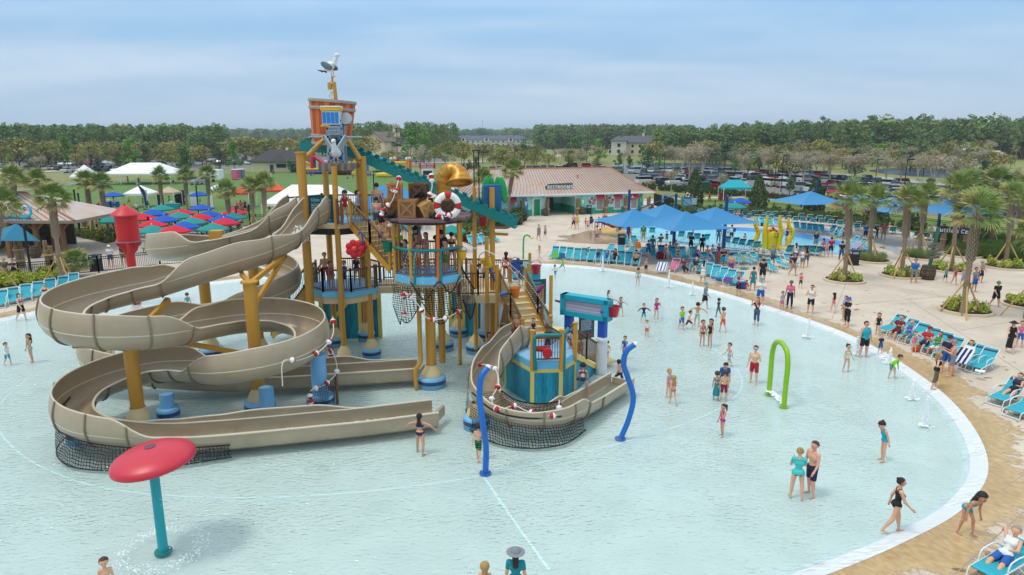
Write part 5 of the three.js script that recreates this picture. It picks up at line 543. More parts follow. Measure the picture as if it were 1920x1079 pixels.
// --- forest of slim posts between lookout and right stair
{const t=thing('post_group','slim golden posts carrying the right hand bridge','posts');for (const [x,z,top] of [[-3.53,-33.83,3],[-1.85,-33.38,6.4],[-2.96,-36.4,3],[-1.2,-32.0,5.9]]) column(t,x,z,top,.1,.5);for (const [px,py,h0,h1,zz] of [[885,540,2.8,4.6,-31.6],[913,545,2.8,4.5,-31.4],[957,470,3,4.4,-34.4]]){const p=Z(px,py,zz);part(t,'post',cyl(.09,.09,h1-h0,p.x,h0,p.z,10),goldM);}}
// --- cargo net from the lookout to the right platform
{const t=thing('cargo_net','dark sagging cargo net tunnel beside the lookout deck','net');const a=dense([V(-2.2,5.1,-28.6),V(-1.9,4.2,-29.6),V(-1.75,3.6,-30.8)],16),b=dense([V(-2.1,3.6,-28.5),V(-1.85,2.5,-29.5),V(-1.7,2.9,-30.8)],16);part(t,'netting',netSheet(a,b,.07),NET);part(t,'netting',netSheet(a.map((p)=>p.clone().add(V(-.35,0,-.6))),b.map((p)=>p.clone().add(V(-.3,.1,-.5))),.07),NET);part(t,'net_edge',tube(a,.04,20,6),M.netBlack);part(t,'net_edge',tube(b,.04,20,6),M.netBlack);}
// --- right platform, stair, low deck and ramp
const RP=thing('stair_deck','cream stair platform leading down to low turquoise deck','play tower');
{const t=RP;const pf=[V(-2.6,0,-31.3),V(-.75,0,-31.4),V(.75,0,-32.3),V(.95,0,-34.8),V(-2.6,0,-35.2)];part(t,'platform',slab(pf,2.75,3.12),C('#cbb28a',.7));part(t,'platform_mat',slab(pf.map((p)=>p.clone().lerp(V(-.8,0,-33.2),.03)),3.12,3.135),C('#d9cba8',.7));
const a=V(.05,3.12,-32.0),b=V(1.1,1.5,-29.3);const f=steps(t,a,b,1.3,8);for (const k of [-1,1]){const o=f.s.clone().multiplyScalar(k*.68),m=a.clone().lerp(b,.5).add(o),A=a.clone().add(o),B=b.clone().add(o);rail(t,A,m,1.05);rail(t,m,B,1.05);for (const [q,h] of [[A,1.35],[B,1.3]]){part(t,'post',cyl(.085,.085,h,q.x,q.y - .2,q.z,10),goldM);part(t,'post_cap',ball(.1,q.x,q.y+h - .2,q.z),M.gold);} if (k<0) part(t,'spray_pipe',tube([A.clone().add(V(.05,1.0,.1)),m.clone().add(V(.05,.95,.1)),B.clone().add(V(.05,.85,.1))],.055,20,8),M.teal);}
part(t,'stair_skirt',[beam(V(-.55,1.6,-31.7),V(.5,.35,-29.2),.08,2.6)],C('#7a5a34',.7));
rail(t,V(-2.5,3.14,-31.35),V(-1.6,3.14,-31.4));rail(t,V(-1.6,3.14,-31.4),V(-.75,3.14,-31.5));rail(t,V(.8,3.14,-32.4),V(.9,3.14,-34.7));rail(t,V(.9,3.14,-34.7),V(-2.4,3.14,-35.1));part(t,'handrail',tube([V(.75,4.2,-32.3),V(.9,4.2,-33.6),V(.92,4.2,-34.6)],.05,8,8),M.teal);
for (const [x,z,h] of [[.78,-32.3,4.5],[.92,-34.7,4.6],[-.72,-31.45,4.6],[1.75,-29.9,4.4],[-2.5,-31.4,4.4]]) part(t,'post',cyl(.085,.085,h + .3,x,-.3,z,10),goldM);
const d=[V(.83,0,-26.4),V(2.0,0,-26.5),V(2.65,0,-27.6),V(2.45,0,-29.5),V(.6,0,-30.1),V(-.35,0,-29.2),V(-.25,0,-28.3)];part(t,'low_deck',slab(d,1.2,1.5),C('#68b7dc',.5));part(t,'low_deck_mat',slab(d.map((p)=>p.clone().lerp(V(1.3,0,-28.3),.04)),1.5,1.515),C('#86b7d8',.6));part(t,'deck_trim',slab(d.map((p)=>p.clone().lerp(V(1.3,0,-28.3),-.012)),1.05,1.2),C('#d9c469',.6));
for (let i=0;i<7;i++){const p=d[i],q=d[(i+1) % 7];part(t,'skirt_panel',beam(V(p.x,.37,p.z),V(q.x,.37,q.z),.08,1.35),turqM);part(t,'skirt_batten',box(.16,1.4,.16,p.x,.38,p.z),C('#d9c469',.6));} part(t,'skirt_brace',beam(V(-.1,.95,-28.2),V(.7,.1,-26.65),.1,.12),C('#d9c469',.6));
rail(t,V(.86,1.52,-26.45),V(1.97,1.52,-26.55),1.0,{nopost:1});for (const p of [V(.83,0,-26.42),V(2.02,0,-26.5),V(2.66,0,-27.6)]){part(t,'post',cyl(.1,.1,1.6,p.x,1.2,p.z,12),goldM);part(t,'post_cap',cyl(.12,.12,.07,p.x,2.8,p.z,12),M.gold);}
part(t,'spray_pipe',tube([V(.95,1.2,-26.3),V(.92,2.6,-26.3),V(1.0,2.66,-26.32),V(1.9,2.66,-26.4),V(2.12,2.66,-26.6),V(2.3,2.8,-26.9)],.07,30,8),M.teal);part(t,'pipe_riser',bar(V(2.14,.9,-26.45),V(2.14,2.65,-26.5),.05,8),M.teal);
const wn=part(t,'water_cannon',[new THREE.CylinderGeometry(.2,.2,.3,16).rotateX(PI/2).translate(1.42,1.95,-26.3)],M.red);part(wn,'cannon_barrel',new THREE.CylinderGeometry(.11,.14,.5,14).rotateZ(PI/2).translate(1.2,2.05,-26.5),M.red);

const r0=V(2.65,1.5,-27.7),r1=V(4.0,-.02,-30.5),w=V(-1.15,0,-.55);part(t,'ramp',[quad(r0,r1,r1.clone().add(w),r0.clone().add(w),.14)],creamM);rail(t,r0,r0.clone().lerp(r1,.5),1.05);rail(t,r0.clone().lerp(r1,.5),r1,1.05);rail(t,r0.clone().add(w),r1.clone().add(w),1.05);part(t,'handrail',tube([r0.clone().add(w).add(V(.1,.85,0)),r1.clone().add(w).add(V(.1,.85,0))],.045,8,8),M.teal);
{const g=new THREE.BufferGeometry();g.setAttribute('position',new THREE.Float32BufferAttribute([r0.x,-.4,r0.z,r1.x,-.4,r1.z,r1.x,r1.y - .2,r1.z,r0.x,-.4,r0.z,r1.x,r1.y - .2,r1.z,r0.x,r0.y - .25,r0.z],3));g.setAttribute('uv',new THREE.Float32BufferAttribute([0,0,1,0,1,.2,0,0,1,.2,0,1],2));g.computeVertexNormals();part(t,'ramp_skirt',g,turqM);part(t,'ramp_trim',beam(r0.clone().add(V(.02,-.14,.02)),r1.clone().add(V(.02,-.14,.02)),.06,.2),C('#d9c469',.6));}
part(t,'ramp_landing',slab([r1.clone(),V(5.0,0,-31.2),V(4.3,0,-32.5),r1.clone().add(w)],-.14,-.01),creamM);part(t,'ramp_landing',slab([V(1.2,0,-36),V(3.2,0,-35.4),V(3.6,0,-36.8),V(1.6,0,-37.4)],-.14,-.01),creamM);
for (const [px,py,z,c,c2,w2] of [[]]) ;
}
// --- splash buckets on arms
function pail(label,p,col,arm,s=1,tilt=0){const t=thing('splash_bucket',label,'bucket',p);t.scale.setScalar(s);t.rotation.z=tilt;part(t,'pail',lathe([[0,0],[.13,0],[.18,.3],[.21,.33],[.19,.33],[.12,.03]],16),C(col,.45));part(t,'handle',new THREE.TorusGeometry(.19,.014,5,14,PI).translate(0,.33,0),M.steel);if (arm) part(t,'arm',bar(V(0,.2,0),V(arm[0],arm[1],arm[2]),.05,8),M.blue);return t;}
pail('yellow pail at the right corner of the lookout deck',Z(867,486,-27.9),'#e0a91c',[-.2,.25,-.2]);pail('green pail by the lookout stair foot',Z(727,472,-28.6),'#0b7a5a',[.3,.3,0],1.3);pail('blue pail hanging behind the lookout deck',Z(781,443,-30),'#1a6fb8',[.1,.5,0],1.2);pail('orange pail over the right stair',Z(965,558,-30.8),'#e07a1a',[-.5,.1,0],1.4);pail('blue pail beside the rear gate frame',Z(967,508,-33.5),'#1d55b0',[.1,.5,0],1.3);pail('red pail right of the rear gate frame',Z(1005,514,-37),'#b81f33',[-.4,.2,0],1.5);pail('red pail on the near gate frame',Z(1150,594,-30),'#b81f33',[-.4,.15,0],1.5);pail('red pail on a slim post under the trough',Z(906,424,-33.2),'#b31e2a',[-.2,.1,0],1.3);pail('yellow pail at the foot of right stair',Z(942,634,-29.6),'#e0b21c',[.2,.2,0],1.3);pail('yellow star shaped spinner pail on the right platform',Z(917,502,-32.2),'#e8b91e',[0,-.5,0],1.5,.4);
{const t=thing('flower_spinner','red flower shaped water spinner under the main stair','water toy',Z(665,467,-29.9));const g=[];for (let i=0;i<7;i++){const a=i/7*2*PI;part(t,'petal',ball(.17,Math.cos(a)*.26,Math.sin(a)*.26,0,1,1,.4,12),C('#c9142a',.5));} part(t,'hub',ball(.14,0,0,.06,1,1,.6),C('#d8402e',.5));part(t,'arm',tube([V(0,0,-.1),V(.25,.1,-.2),V(.3,.6,-.2),V(.22,.75,-.2),V(.14,.6,-.2)],.04,20,6),M.blue);}
{const t=thing('spinner_wheel','second red spinner flower half hidden behind the first','water toy',Z(676,463,-30.4));for (let i=0;i<6;i++){const a=i/6*2*PI;part(t,'petal',ball(.13,Math.cos(a)*.2,Math.sin(a)*.2,0,1,1,.4,10),C('#b01326',.5));} part(t,'hub',ball(.1,0,0,.04),C('#d8402e',.5));}
// --- gate frames
function gate(label,a,b,post){
const t=thing('gate_frame',label,'gate frame');const d=b.clone().sub(a),L=d.length();d.normalize();const n=V(-d.z,0,d.x),yb=2.25,yt=3.25,m=(yb+yt)/2;const A=a.clone().setY(m),B=b.clone().setY(m);const T2=C('#0fa3bd',.5);
const fr=[beam(A.clone().setY(yt - .11),B.clone().setY(yt - .11),.5,.22),beam(A.clone().setY(yb + .11),B.clone().setY(yb + .11),.5,.22),beam(A.clone().addScaledVector(d,-.02),A.clone().addScaledVector(d,.22),.5,1),beam(B.clone().addScaledVector(d,-.22),B.clone().addScaledVector(d,.02),.5,1)];part(t,'beam_frame',fr,T2);const sl=[];for (let i=0;i<7;i++) part(t,'plank',beam(A.clone().addScaledVector(d,.2).setY(yb + .25+i*.085),B.clone().addScaledVector(d,-.2).setY(yb + .25+i*.085),.3+(i % 2)*.02,.08),C(i % 2?'#b7b4c6':'#a5a2b8',.7));void n;
for (const [p,k] of [[a.clone().addScaledVector(d,.35),0],[b.clone().addScaledVector(d,-.35),1]]){part(t,'leg',rbox(.36,1.0,.36,p.x,1.8,p.z,Math.atan2(-d.z,d.x),0,0,.04),C('#1b50b4',.6));part(t,'pillar',cyl(.27,.25,1.75,p.x,-.3,p.z,20),C('#d3d6de',.55));part(t,'pillar_ring',cyl(.3,.3,.12,p.x,1.3,p.z,20),M.white);} return t;
}
gate('turquoise gate frame with grey planks nearer the ramp',V(2.42,0,-31.4),V(4.45,0,-30.0));gate('smaller looking turquoise gate frame behind the right stair',V(.15,0,-40.2),V(1.35,0,-37.2));
const board=(label,p,w,h,turn,title,lines,bg='#123f4c')=>{const t=thing('rules_sign',label,'sign',p,turn);const m=new THREE.MeshStandardMaterial({roughness:.6,map:sign(256,320,(c,W,Hh)=>{c.fillStyle=bg;c.fillRect(0,0,W,Hh);c.fillStyle='#5fd0d2';c.font='bold 40px serif';c.textAlign='center';c.fillText(title,W/2,46);c.fillStyle='#c9d8dc';for (let i=0;i<lines;i++){let x=20;const k=(i*37) % 60;while (x<W-30-k){const l=8+(i*13+x*7) % 22;c.fillRect(x,66+i*15,l,6);x +=l+6;}} c.fillStyle='#b3202c';c.fillRect(140,270,24,20);c.fillRect(172,270,24,20);c.fillRect(204,270,24,20);})});const g=new THREE.PlaneGeometry(w,h).translate(0,0,.045);part(t,'board',[rbox(w + .08,h + .08,.07,0,0,0,0,0,0,.02)],C(bg,.7));part(t,'print',g,m);return t;};
board('dark teal slide rules sign board between the slide entrances',Z(603,401,-31.75),1.05,1.6,.1,'Slide Rules',13);board('dark grey rules board beside the rear gate frame',Z(1007,548,-35.5),.95,1.3,.35,'Rules',10,'#2c4750');board('dark grey rules board behind the near gate frame',Z(1100,612,-32.5),.9,1.2,.6,'Rules',10,'#2f4a55');
{const t=thing('spray_cannon','magenta spray cannon on a slim golden post','water toy',Z(1015,540,-34));part(t,'barrel',bar(V(.1,.1,0),V(-.45,-.45,.1),.13,12,.07),C('#a0267e',.5));part(t,'post',cyl(.07,.07,3.2,.05,-3.2,0,10),goldM);}{const t=thing('spray_cannon','magenta nozzle at left end of the near gate','water toy',Z(1052,566,-32.4));part(t,'barrel',bar(V(.15,-.05,0),V(-.3,.08,.1),.08,10,.05),C('#8d2a66',.5));part(t,'mount',box(.2,.2,.2,.2,-.08,0),M.turq);}
{
const t=thing('bridge_leg','pale white arch legs standing under the right bridge','pillar');for (const [px,py,h] of [[915,628,2.9],[932,632,2.4]]){const p=G(px,py,-.1);part(t,'pillar',cyl(.42,.36,h,p.x,-.2,p.z,22),C('#c8cedb',.55));const d=part(t,'column_drum',lathe([[0,-.4],[.6,-.4],[.6,.12],[.55,.18],[.4,.18]],24).translate(p.x,0,p.z),C('#79b4e0',.5));part(d,'tile_band',new THREE.CylinderGeometry(.606,.606,.16,24,1,true).translate(p.x,-.05,p.z),tileM);}}
{
const n=thing('catch_net','black net skirting the small curved slide','net');const top=dense([V(-1.75,.95,-25.6),V(-1.5,.75,-23.9),V(-.55,.58,-22.95),V(.65,.46,-22.58),V(1.75,.4,-22.8),V(2.6,.3,-23.7)],36),bot=dense([V(-1.85,-.2,-25.6),V(-1.55,-.22,-23.7),V(-.5,-.22,-22.5),V(.7,-.22,-22.15),V(1.9,-.2,-22.5),V(2.75,-.18,-23.6)],36);part(n,'netting',netSheet(top,bot,.1),NET);part(n,'net_rope',tube(bot,.025,50,5),M.netBlack);
const up=dense([V(-.4,1.0,-24.55),V(.15,.85,-24.0),V(1.0,.78,-23.8),V(1.75,.75,-24.1)],24),lo=dense([V(-1.5,1.1,-24.1),V(-.6,.82,-22.98),V(.6,.72,-22.6),V(1.75,.68,-22.85)],24);const o=thing('draped_net','black net draped across the bend of the small slide','net');part(o,'netting',netSheet(up,lo,.09),NET);part(o,'net_rope',tube([...up,...lo.slice().reverse()],.03,80,5),M.netBlack);
floatRope('float rope across the small slide net',[V(-1.35,1.5,-26.2),V(-.75,1.6,-25.6),V(-.5,1.3,-24.6),V(-.75,1.0,-23.7),V(-.5,.9,-22.95),V(.1,.98,-23.1),V(.5,.9,-22.85),V(1.2,.78,-22.7),V(1.6,.76,-22.8),V(1.75,.95,-23.7)],[.01,.13,.25,.33,.43,.55,.7,.84,.95]);column(slideC,-1.35,-24.2,.6,.16,.5);}
// ---------- water toys, shades, furniture ----------
{
const b=G(306,1036,-.2),t=thing('mushroom_fountain','red mushroom shower with teal pole in the foreground','fountain',b);t.position.y=0;part(t,'pole',bar(V(0,-.35,0),V(-.08,2.35,-.15),.125,18,.115),new THREE.MeshStandardMaterial({roughness:.45,map:grain('#0a97a0',.05,6,128)}));part(t,'base_flange',cyl(.22,.22,.05,0,-.2,0,20),M.teal);
const cap=lathe([[0,.3],[.16,.297],[.45,.255],[.75,.165],[.95,.055],[1.02,-.04],[1.02,-.13],[.95,-.16],[.5,-.08],[0,-.05]],48);xf(cap,-.08,2.42,-.18,0,.04,.1);part(t,'cap',cap,new THREE.MeshPhysicalMaterial({color:'#c31634',roughness:.4,clearcoat:.3,clearcoatRoughness:.4}));part(t,'cap_plate',xf(cyl(.14,.14,.02,0,.292,0,20),-.08,2.42,-.18,0,.04,.1),C('#5f4350',.5));
const dr=[];for (let i=0;i<200;i++){const a=rr(0,6.28),r=1.0+rr(-.05,.25),y=rr(-.05,2.2)**1;dr.push(ball(rr(.006,.013),Math.cos(a)*r*.98 - .15,y,Math.sin(a)*r - .1,1,2,1,4));} for (let i=0;i<420;i++){const a=rr(0,6.28),r=.95+(rr(-.3,.3)+rr(-.3,.3))*.5;dr.push(ball(rr(.006,.02),Math.cos(a)*r,-.07,Math.sin(a)*r,1.4,.4,1.4,5));} part(t,'droplets',dr,C('#eef5f7',.2)).userData={kind:'stuff'};
}
const bluePipe=(label,b,pts)=>{const t=thing('spray_pipe',label,'spray pipe',V(b.x,0,b.z));part(t,'pipe',tube(pts,.1,50,12),C('#0a62b8',.35));part(t,'base_flange',cyl(.2,.2,.04,0,-.3,0,18),C('#0a62b8',.4));part(t,'nozzle',ball(.101,...pts[pts.length-1].toArray()),M.white);};
bluePipe('blue curved spray pipe in front of the small slide bend',G(910,886,-.25),[V(0,-.33,0),V(.03,.6,.05),V(-.05,1.5,.22),V(-.16,2.4,-.05),V(-.1,3.0,-.15),V(.1,3.25,-.3)]);bluePipe('blue S curved spray pipe right of the small slide',G(1163,821,-.25),[V(0,-.33,0),V(.28,.45,0),V(.42,1.3,0),V(.2,2.05,0),V(.02,2.6,0),V(.12,3.05,0),V(.4,3.3,0)]);
{const a=G(1442,740,-.25),b=G(1470,764,-.25),m=a.clone().lerp(b,.5),t=thing('spray_arch','lime green arch shower standing in the wading pool','spray arch',V(m.x,0,m.z));const A=a.clone().sub(m),B=b.clone().sub(m),pts=[A.clone().setY(-.3),A.clone().setY(.7),A.clone().multiplyScalar(1.0).setY(1.6),A.clone().multiplyScalar(.75).setY(2.06),V(0,2.26,0),B.clone().multiplyScalar(.75).setY(2.06),B.clone().setY(1.6),B.clone().setY(.7),B.clone().setY(-.3)];part(t,'arch',tube(pts,.105,60,14),C('#86b80e',.35));for (const p of [A,B]) part(t,'base_flange',cyl(.19,.19,.04,p.x,-.26,p.z,18),C('#86b80e',.4));const f=[];for (let i=0;i<130;i++){const k=rnd();f.push(ball(rr(.01,.04),A.x+(B.x-A.x)*k+rr(-.14,.14),-.06,A.z+(B.z-A.z)*k+rr(-.1,.1),1.5,.5,1.5,5));} part(t,'splash',f,C('#f3f8fa',.2)).userData={kind:'stuff'};}
const jetM=new THREE.MeshPhysicalMaterial({color:'#f6fafc',roughness:1,transmission:.6,thickness:0});
[[1130,508,27,'farthest left, before the row of seated loungers'],[1254,538,30,'below the pink lounger'],[1298,552,22,'left of man in grey shirt'],[1515,632,32,'behind the green arch'],[1606,664,30,'left of the man in teal tank'],[1668,682,26,'by the boy in lime'],[1710,748,30,'right of the boy in lime'],[1734,798,48,'nearest, above the child in teal swimsuit'],[1660,672,10,'smallest, at rim by the toddler']].forEach(([x,y,hp,w])=>{const p=G(x,y,-.08),h=hp*(p.length()+2)/FOC,t=thing('water_jet','white bubbling ground jet ' + w,'water jet',p);const g=[];for (let i=0;i<220;i++){const k=rnd()**1.3,r=(.04 + .09*(1-k))*rnd();const a=rr(0,6.28);g.push(ball(rr(.009,.024),Math.cos(a)*r,k*h,Math.sin(a)*r,1,1.8,1,5));} part(t,'spray',g,C('#f8fafb',1)).userData={kind:'stuff'};part(t,'jet',lathe([[.1,0],[.075,h*.4],[.055,h*.75],[.02,h*.95]],10),jetM);const fr=[];for (let i=0;i<40;i++){const a=rr(0,6.28),r=rr(.05,.3);fr.push(ball(rr(.012,.035),Math.cos(a)*r,.02,Math.sin(a)*r,1.6,.4,1.6,5));} part(t,'foam_ring',fr,C('#f2f6f7',1)).userData={kind:'stuff'};});
{const b=G(981,486),t=thing('spray_pole','green hooked spray pole with ball at the far pool edge','spray pole',b);part(t,'pole',tube([V(0,0,0),V(.02,1.4,0),V(.08,1.95,0),V(.3,2.1,0),V(.62,1.95,0)],.07,30,8),C('#12935a',.45));part(t,'ball',ball(.12,.72,1.85,0),C('#d9dc3c',.4));const d=[];for (let i=0;i<70;i++) d.push(ball(.018,rr(.05,.6),rr(0,1.8),rr(-.1,.1),1,2,1,4));part(t,'droplets',d,C('#eef4f7',.2)).userData={kind:'stuff'};}
{
const c=Z(243,470,-43),t=thing('red_water_tower','big red cylinder water dump tower with conical lid behind the slide','water tower',V(c.x,0,c.z));const R=.66,m=C('#c01018',.4);part(t,'drum',cyl(R,R,1.65,0,3.98,0,28),m);const lid=part(t,'lid',lathe([[.86,5.6],[.86,5.67],[.74,5.75],[.72,5.8],[.54,5.92],[.52,5.96],[.34,6.07],[.32,6.1],[.1,6.22],[0,6.24]],28),C('#c5232e',.45));part(lid,'knob',ball(.07,0,6.27,0),m);part(t,'band',cyl(.76,.76,.07,0,3.92,0,28),C('#8d6a70',.5));for (let i=0;i<4;i++){const a=i*PI/2 + .4,s=new THREE.Shape();s.moveTo(.1,0);s.lineTo(.72,0);s.quadraticCurveTo(.7,-.28,.52,-.32);s.quadraticCurveTo(.46,-.62,.3,-.72);s.lineTo(.1,-1.1);const g=new THREE.ExtrudeGeometry(s,{depth:.22,bevelEnabled:false}).translate(0,3.92,-.11).rotateY(a);part(t,'bracket',g,m);} part(t,'post',cyl(.27,.25,4.05,0,-.1,0,18),m);}
// --- hip shade canopies on single masts
function shade(label,mast,top,c,w,d,he,rise,turn,col=M.shade){
const t=thing('shade_canopy',label,'shade canopy',V(c.x,0,c.z),turn),n=8,pos=[],uv=[],idx=[];
const cs=[[-1,1],[1,1],[1,-1],[-1,-1]];for (let k=0;k<4;k++){const a=cs[k],b=cs[(k+1) % 4],pts=[];const base=pos.length/3;for (let i=0;i<=n;i++) for (let j=0;j<=n;j++){const u=i/n,v=j/n,ex=a[0]+(b[0]-a[0])*u,ez=a[1]+(b[1]-a[1])*u,s=1 - .07*Math.sin(u*PI),x=ex*s*(1-v),z=ez*s*(1-v);pos.push(x*w/2,he+rise*v - .12*Math.sin(v*PI)*rise*.7,z*d/2);uv.push(u,v);} for (let i=0;i<n;i++) for (let j=0;j<n;j++){const q=base+i*(n+1)+j;idx.push(q,q+n+1,q+1,q+1,q+n+1,q+n+2);}}
const g=new THREE.BufferGeometry();g.setAttribute('position',new THREE.Float32BufferAttribute(pos,3));g.setAttribute('uv',new THREE.Float32BufferAttribute(uv,2));g.setIndex(idx);g.computeVertexNormals();part(t,'canopy',g,new THREE.MeshPhysicalMaterial({color:col.color,roughness:.9,side:THREE.DoubleSide,transmission:.18,thickness:0}));
const inv=(p)=>{const q=p.clone().sub(t.position);return q.applyAxisAngle(V(0,1,0),-turn);};const mb=inv(V(mast.x,0,mast.z)),mt=inv(V(mast.x,top,mast.z));part(t,'mast',bar(mb,mt,.16,12,.13),C('#123f78',.5));for (const k of [0,1,2,3]){const cpt=V(cs[k][0]*w/2,he,cs[k][1]*d/2);if (cpt.distanceTo(mt)<w*1.05){part(t,'arm',bar(mt.clone().add(V(0,-.1,0)),cpt,.05,6),C('#123f78',.5));part(t,'strut',bar(mb.clone().setY(he*.82),cpt,.06,6),C('#123f78',.5));} part(t,'corner_bracket',box(.16,.3,.16,cpt.x,he - .08,cpt.z),C('#123f78',.5));}
return t;
}
{const m1=G(1177,452),m2=G(1263,466),m3=G(1357,470);const mk=(px,py,h)=>G(px,py,h);
shade('front blue canopy over the loungers, left one',m1,5.2,mk(1188,417,3.3),5.2,5.4,3.3,1.15,.3);shade('rear blue canopy over the loungers, left one',m2,5.2,mk(1246,408,3.3),5.4,5.6,3.3,1.2,.3);shade('front blue canopy over the loungers, right one',m3,5.1,mk(1285,424,3.3),5.6,5.4,3.3,1.2,.3);const r4=shade('rear blue canopy over the loungers, right one',G(1356,469),5.05,mk(1341,414,3.3),5.4,5.6,3.3,1.2,.3);
shade('blue canopy behind the first palm by the far fence',G(1526,410),4.9,mk(1519,379,3.4),6.2,6,3.4,1.2,.2);shade('blue canopy seen through the fronds of the second palm',G(1662,425),4.9,mk(1672,392,3.4),6,6,3.4,1.2,.2);shade('blue canopy left of the cove sign',G(1758,436),5,mk(1784,396,3.5),6,6,3.5,1.2,.25);shade('blue canopy behind the leftmost right hand palms',G(1622,418),4.7,mk(1612,384,3.3),5.4,5.6,3.3,1.1,.2);}
// --- market umbrellas and picnic tables
function umbrella(label,px,py,col,h=2.55,r=1.35,y0=0){const p=G(px,py,h - .1),t=thing('patio_umbrella',label,'umbrella',V(p.x,y0,p.z),rr(0,1),'umbrellas over the dining terrace');const pos=[],n=8;for (let k=0;k<n;k++){const a=k/n*2*PI,b=(k+1)/n*2*PI;const A=V(Math.cos(a)*r,h - .55,Math.sin(a)*r),B=V(Math.cos(b)*r,h - .55,Math.sin(b)*r),A2=A.clone().multiplyScalar(.5).setY(h - .24),B2=B.clone().multiplyScalar(.5).setY(h - .24),T=V(0,h,0);for (const p of [A,B2,B,A,A2,B2,A2,T,B2]) pos.push(p.x,p.y,p.z);const A3=A.clone().add(V(0,-.14,0)),B3=B.clone().add(V(0,-.14,0));for (const p of [A,B,B3,A,B3,A3]) pos.push(p.x,p.y,p.z);} const g=new THREE.BufferGeometry();g.setAttribute('position',new THREE.Float32BufferAttribute(pos,3));g.setAttribute('uv',new THREE.Float32BufferAttribute(new Float32Array(pos.length/3*2),2));g.computeVertexNormals();part(t,'canopy',g,C(col,.8,{side:THREE.DoubleSide}));part(t,'pole',bar(V(0,0,0),V(0,h + .06,0),.03,8),M.white);for (let k=0;k<8;k++){const a=k/8*2*PI;part(t,'rib',bar(V(0,h - .06,0),V(Math.cos(a)*r*.97,h - .59,Math.sin(a)*r*.97),.012,4),M.white);} part(t,'finial',ball(.05,0,h + .08,0),M.white);return t;}
const uB='#0a4fae',uR='#c21330',uT='#0d8580';
const UM=[[302,385,uT],[286,394,uB],[266,402,uR],[283,414,uR],[307,405,uB],[284,424,uT],[339,393,uR],[334,399,uT],[376,384,uB],[374,402,uR],[391,396,uB],[359,409,uT],[344,417,uB],[419,410,uR],[416,404,uB],[437,400,uT],[437,392,uR],[420,441,uR],[212,406,uT],[398,420,uT],[326,424,uR]];
const cn={[uB]:'royal blue',[uR]:'red',[uT]:'teal'};
UM.forEach(([x,y,c],i)=>{const u=umbrella(cn[c] + ' market umbrella ' + ['at the back of the dining terrace','in the middle of the dining terrace','at the front of the dining terrace'][y<396?0:y<408?1:2],x,y,c,2.5,1.45);const t=thing('picnic_table','teal picnic table under ' + cn[c] + ' umbrella ' + ['at the terrace back','mid terrace','at the terrace front'][y<396?0:y<408?1:2],'table',u.position.clone(),rr(0,3),'picnic tables on the dining terrace');part(t,'table_top',cyl(.62,.62,.06,0,.72,0,8),C('#0b8d88',.5));for (let k=0;k<4;k++){const a=k*PI/2,b=part(t,'bench',box(.75,.05,.28,Math.sin(a)*.95,.44,Math.cos(a)*.95,a),C('#0b8d88',.5));part(t,'leg',[bar(V(Math.sin(a)*.95,0,Math.cos(a)*.95),V(Math.sin(a)*.95,.44,Math.cos(a)*.95),.03,5),bar(V(Math.sin(a)*.2,.3,Math.cos(a)*.2),V(Math.sin(a)*.95,.3,Math.cos(a)*.95),.03,5)],C('#0a6f6c',.5));}});
umbrella('teal umbrella seen under the lookout roof',846,424,uT,2.5,1.4);umbrella('royal blue umbrella beside the far fence',1389,372,uB,2.6,1.5);umbrella('teal umbrella before the royal blue one by the far fence',1378,381,uT,2.5,1.5);umbrella('royal blue umbrella on the lawn by the pair of palms',211,361,uB,2.5,1.5);umbrella('royal blue umbrella on the lawn near the silver car',372,360,uB,2.5,1.4);umbrella('teal half hidden umbrella at left dining edge',212,402,uT,2.5,1.3);
// --- loungers
const slingM=new THREE.MeshStandardMaterial({roughness:.7,map:tex(16,64,(u,v)=>{const e=(v*14) % 1<.2?-.2:0;return [.17+e,.66+e,.73+e].map(cl01);})}),slingD=C('#123b56',.7),frameW=C('#dfe2e3',.35);
function makeLounger(label,rec,slM=slingM){
const t=thing('lounger',label,'lounger',V(0,0,0),0);const w=.62,sl=1.08,sh=.34,bl=.82,a=rec,S=V(0,sh,-.1),bd=V(0,Math.sin(a),-Math.cos(a)),top=S.clone().addScaledVector(bd,bl),F=V(0,sh - .06,sl - .1);
for (const k of [-1,1]){const x=k*w/2,q=(p)=>V(x,p.y,p.z);part(t,'frame_rail',tube([q(F).add(V(0,-.22,.1)),q(F).add(V(0,0,.03)),q(F),q(S)],.02,16,6),frameW);part(t,'back_rail',bar(q(S),q(top),.02,6),frameW);part(t,'arm',tube([V(x*1.06,0,sl*.55),V(x*1.06,sh + .2,sl*.5),V(x*1.06,sh + .26,sl*.3),V(x*1.06,sh + .25,-.05),q(S.clone().addScaledVector(bd,.3))],.02,18,6),frameW);part(t,'leg',bar(V(x,0,-.3),V(x,sh,.1),.02,6),frameW);}
part(t,'crossbar',[bar(V(-w/2,top.y,top.z),V(w/2,top.y,top.z),.02,6)],frameW);part(t,'crossbar',[bar(V(-w/2,.06,sl),V(w/2,.06,sl),.02,6)],frameW);
const sling=(p,q,m,nm)=>{const g=quad(V(-w/2,p.y,p.z),V(w/2,p.y,p.z),V(w/2,q.y,q.z),V(-w/2,q.y,q.z),.015),U=g.attributes.uv;for (let i=0;i<6;i++) U.setXY(i,[0,1,1,0,1,0][i],[0,0,1,0,1,1][i]);part(t,nm,g,m);};sling(F.clone().add(V(0,.015,0)),S.clone().add(V(0,.015,0)),slM,'seat_sling');const m1=S.clone().addScaledVector(bd,bl*.74),m2=S.clone().addScaledVector(bd,bl*.88);sling(S.clone().add(V(0,.012,.01)),m1,slM,'back_sling');sling(m1,m2,slingD,'dark_stripe');sling(m2,top,slM,'head_sling');return t;
}
let LG={};
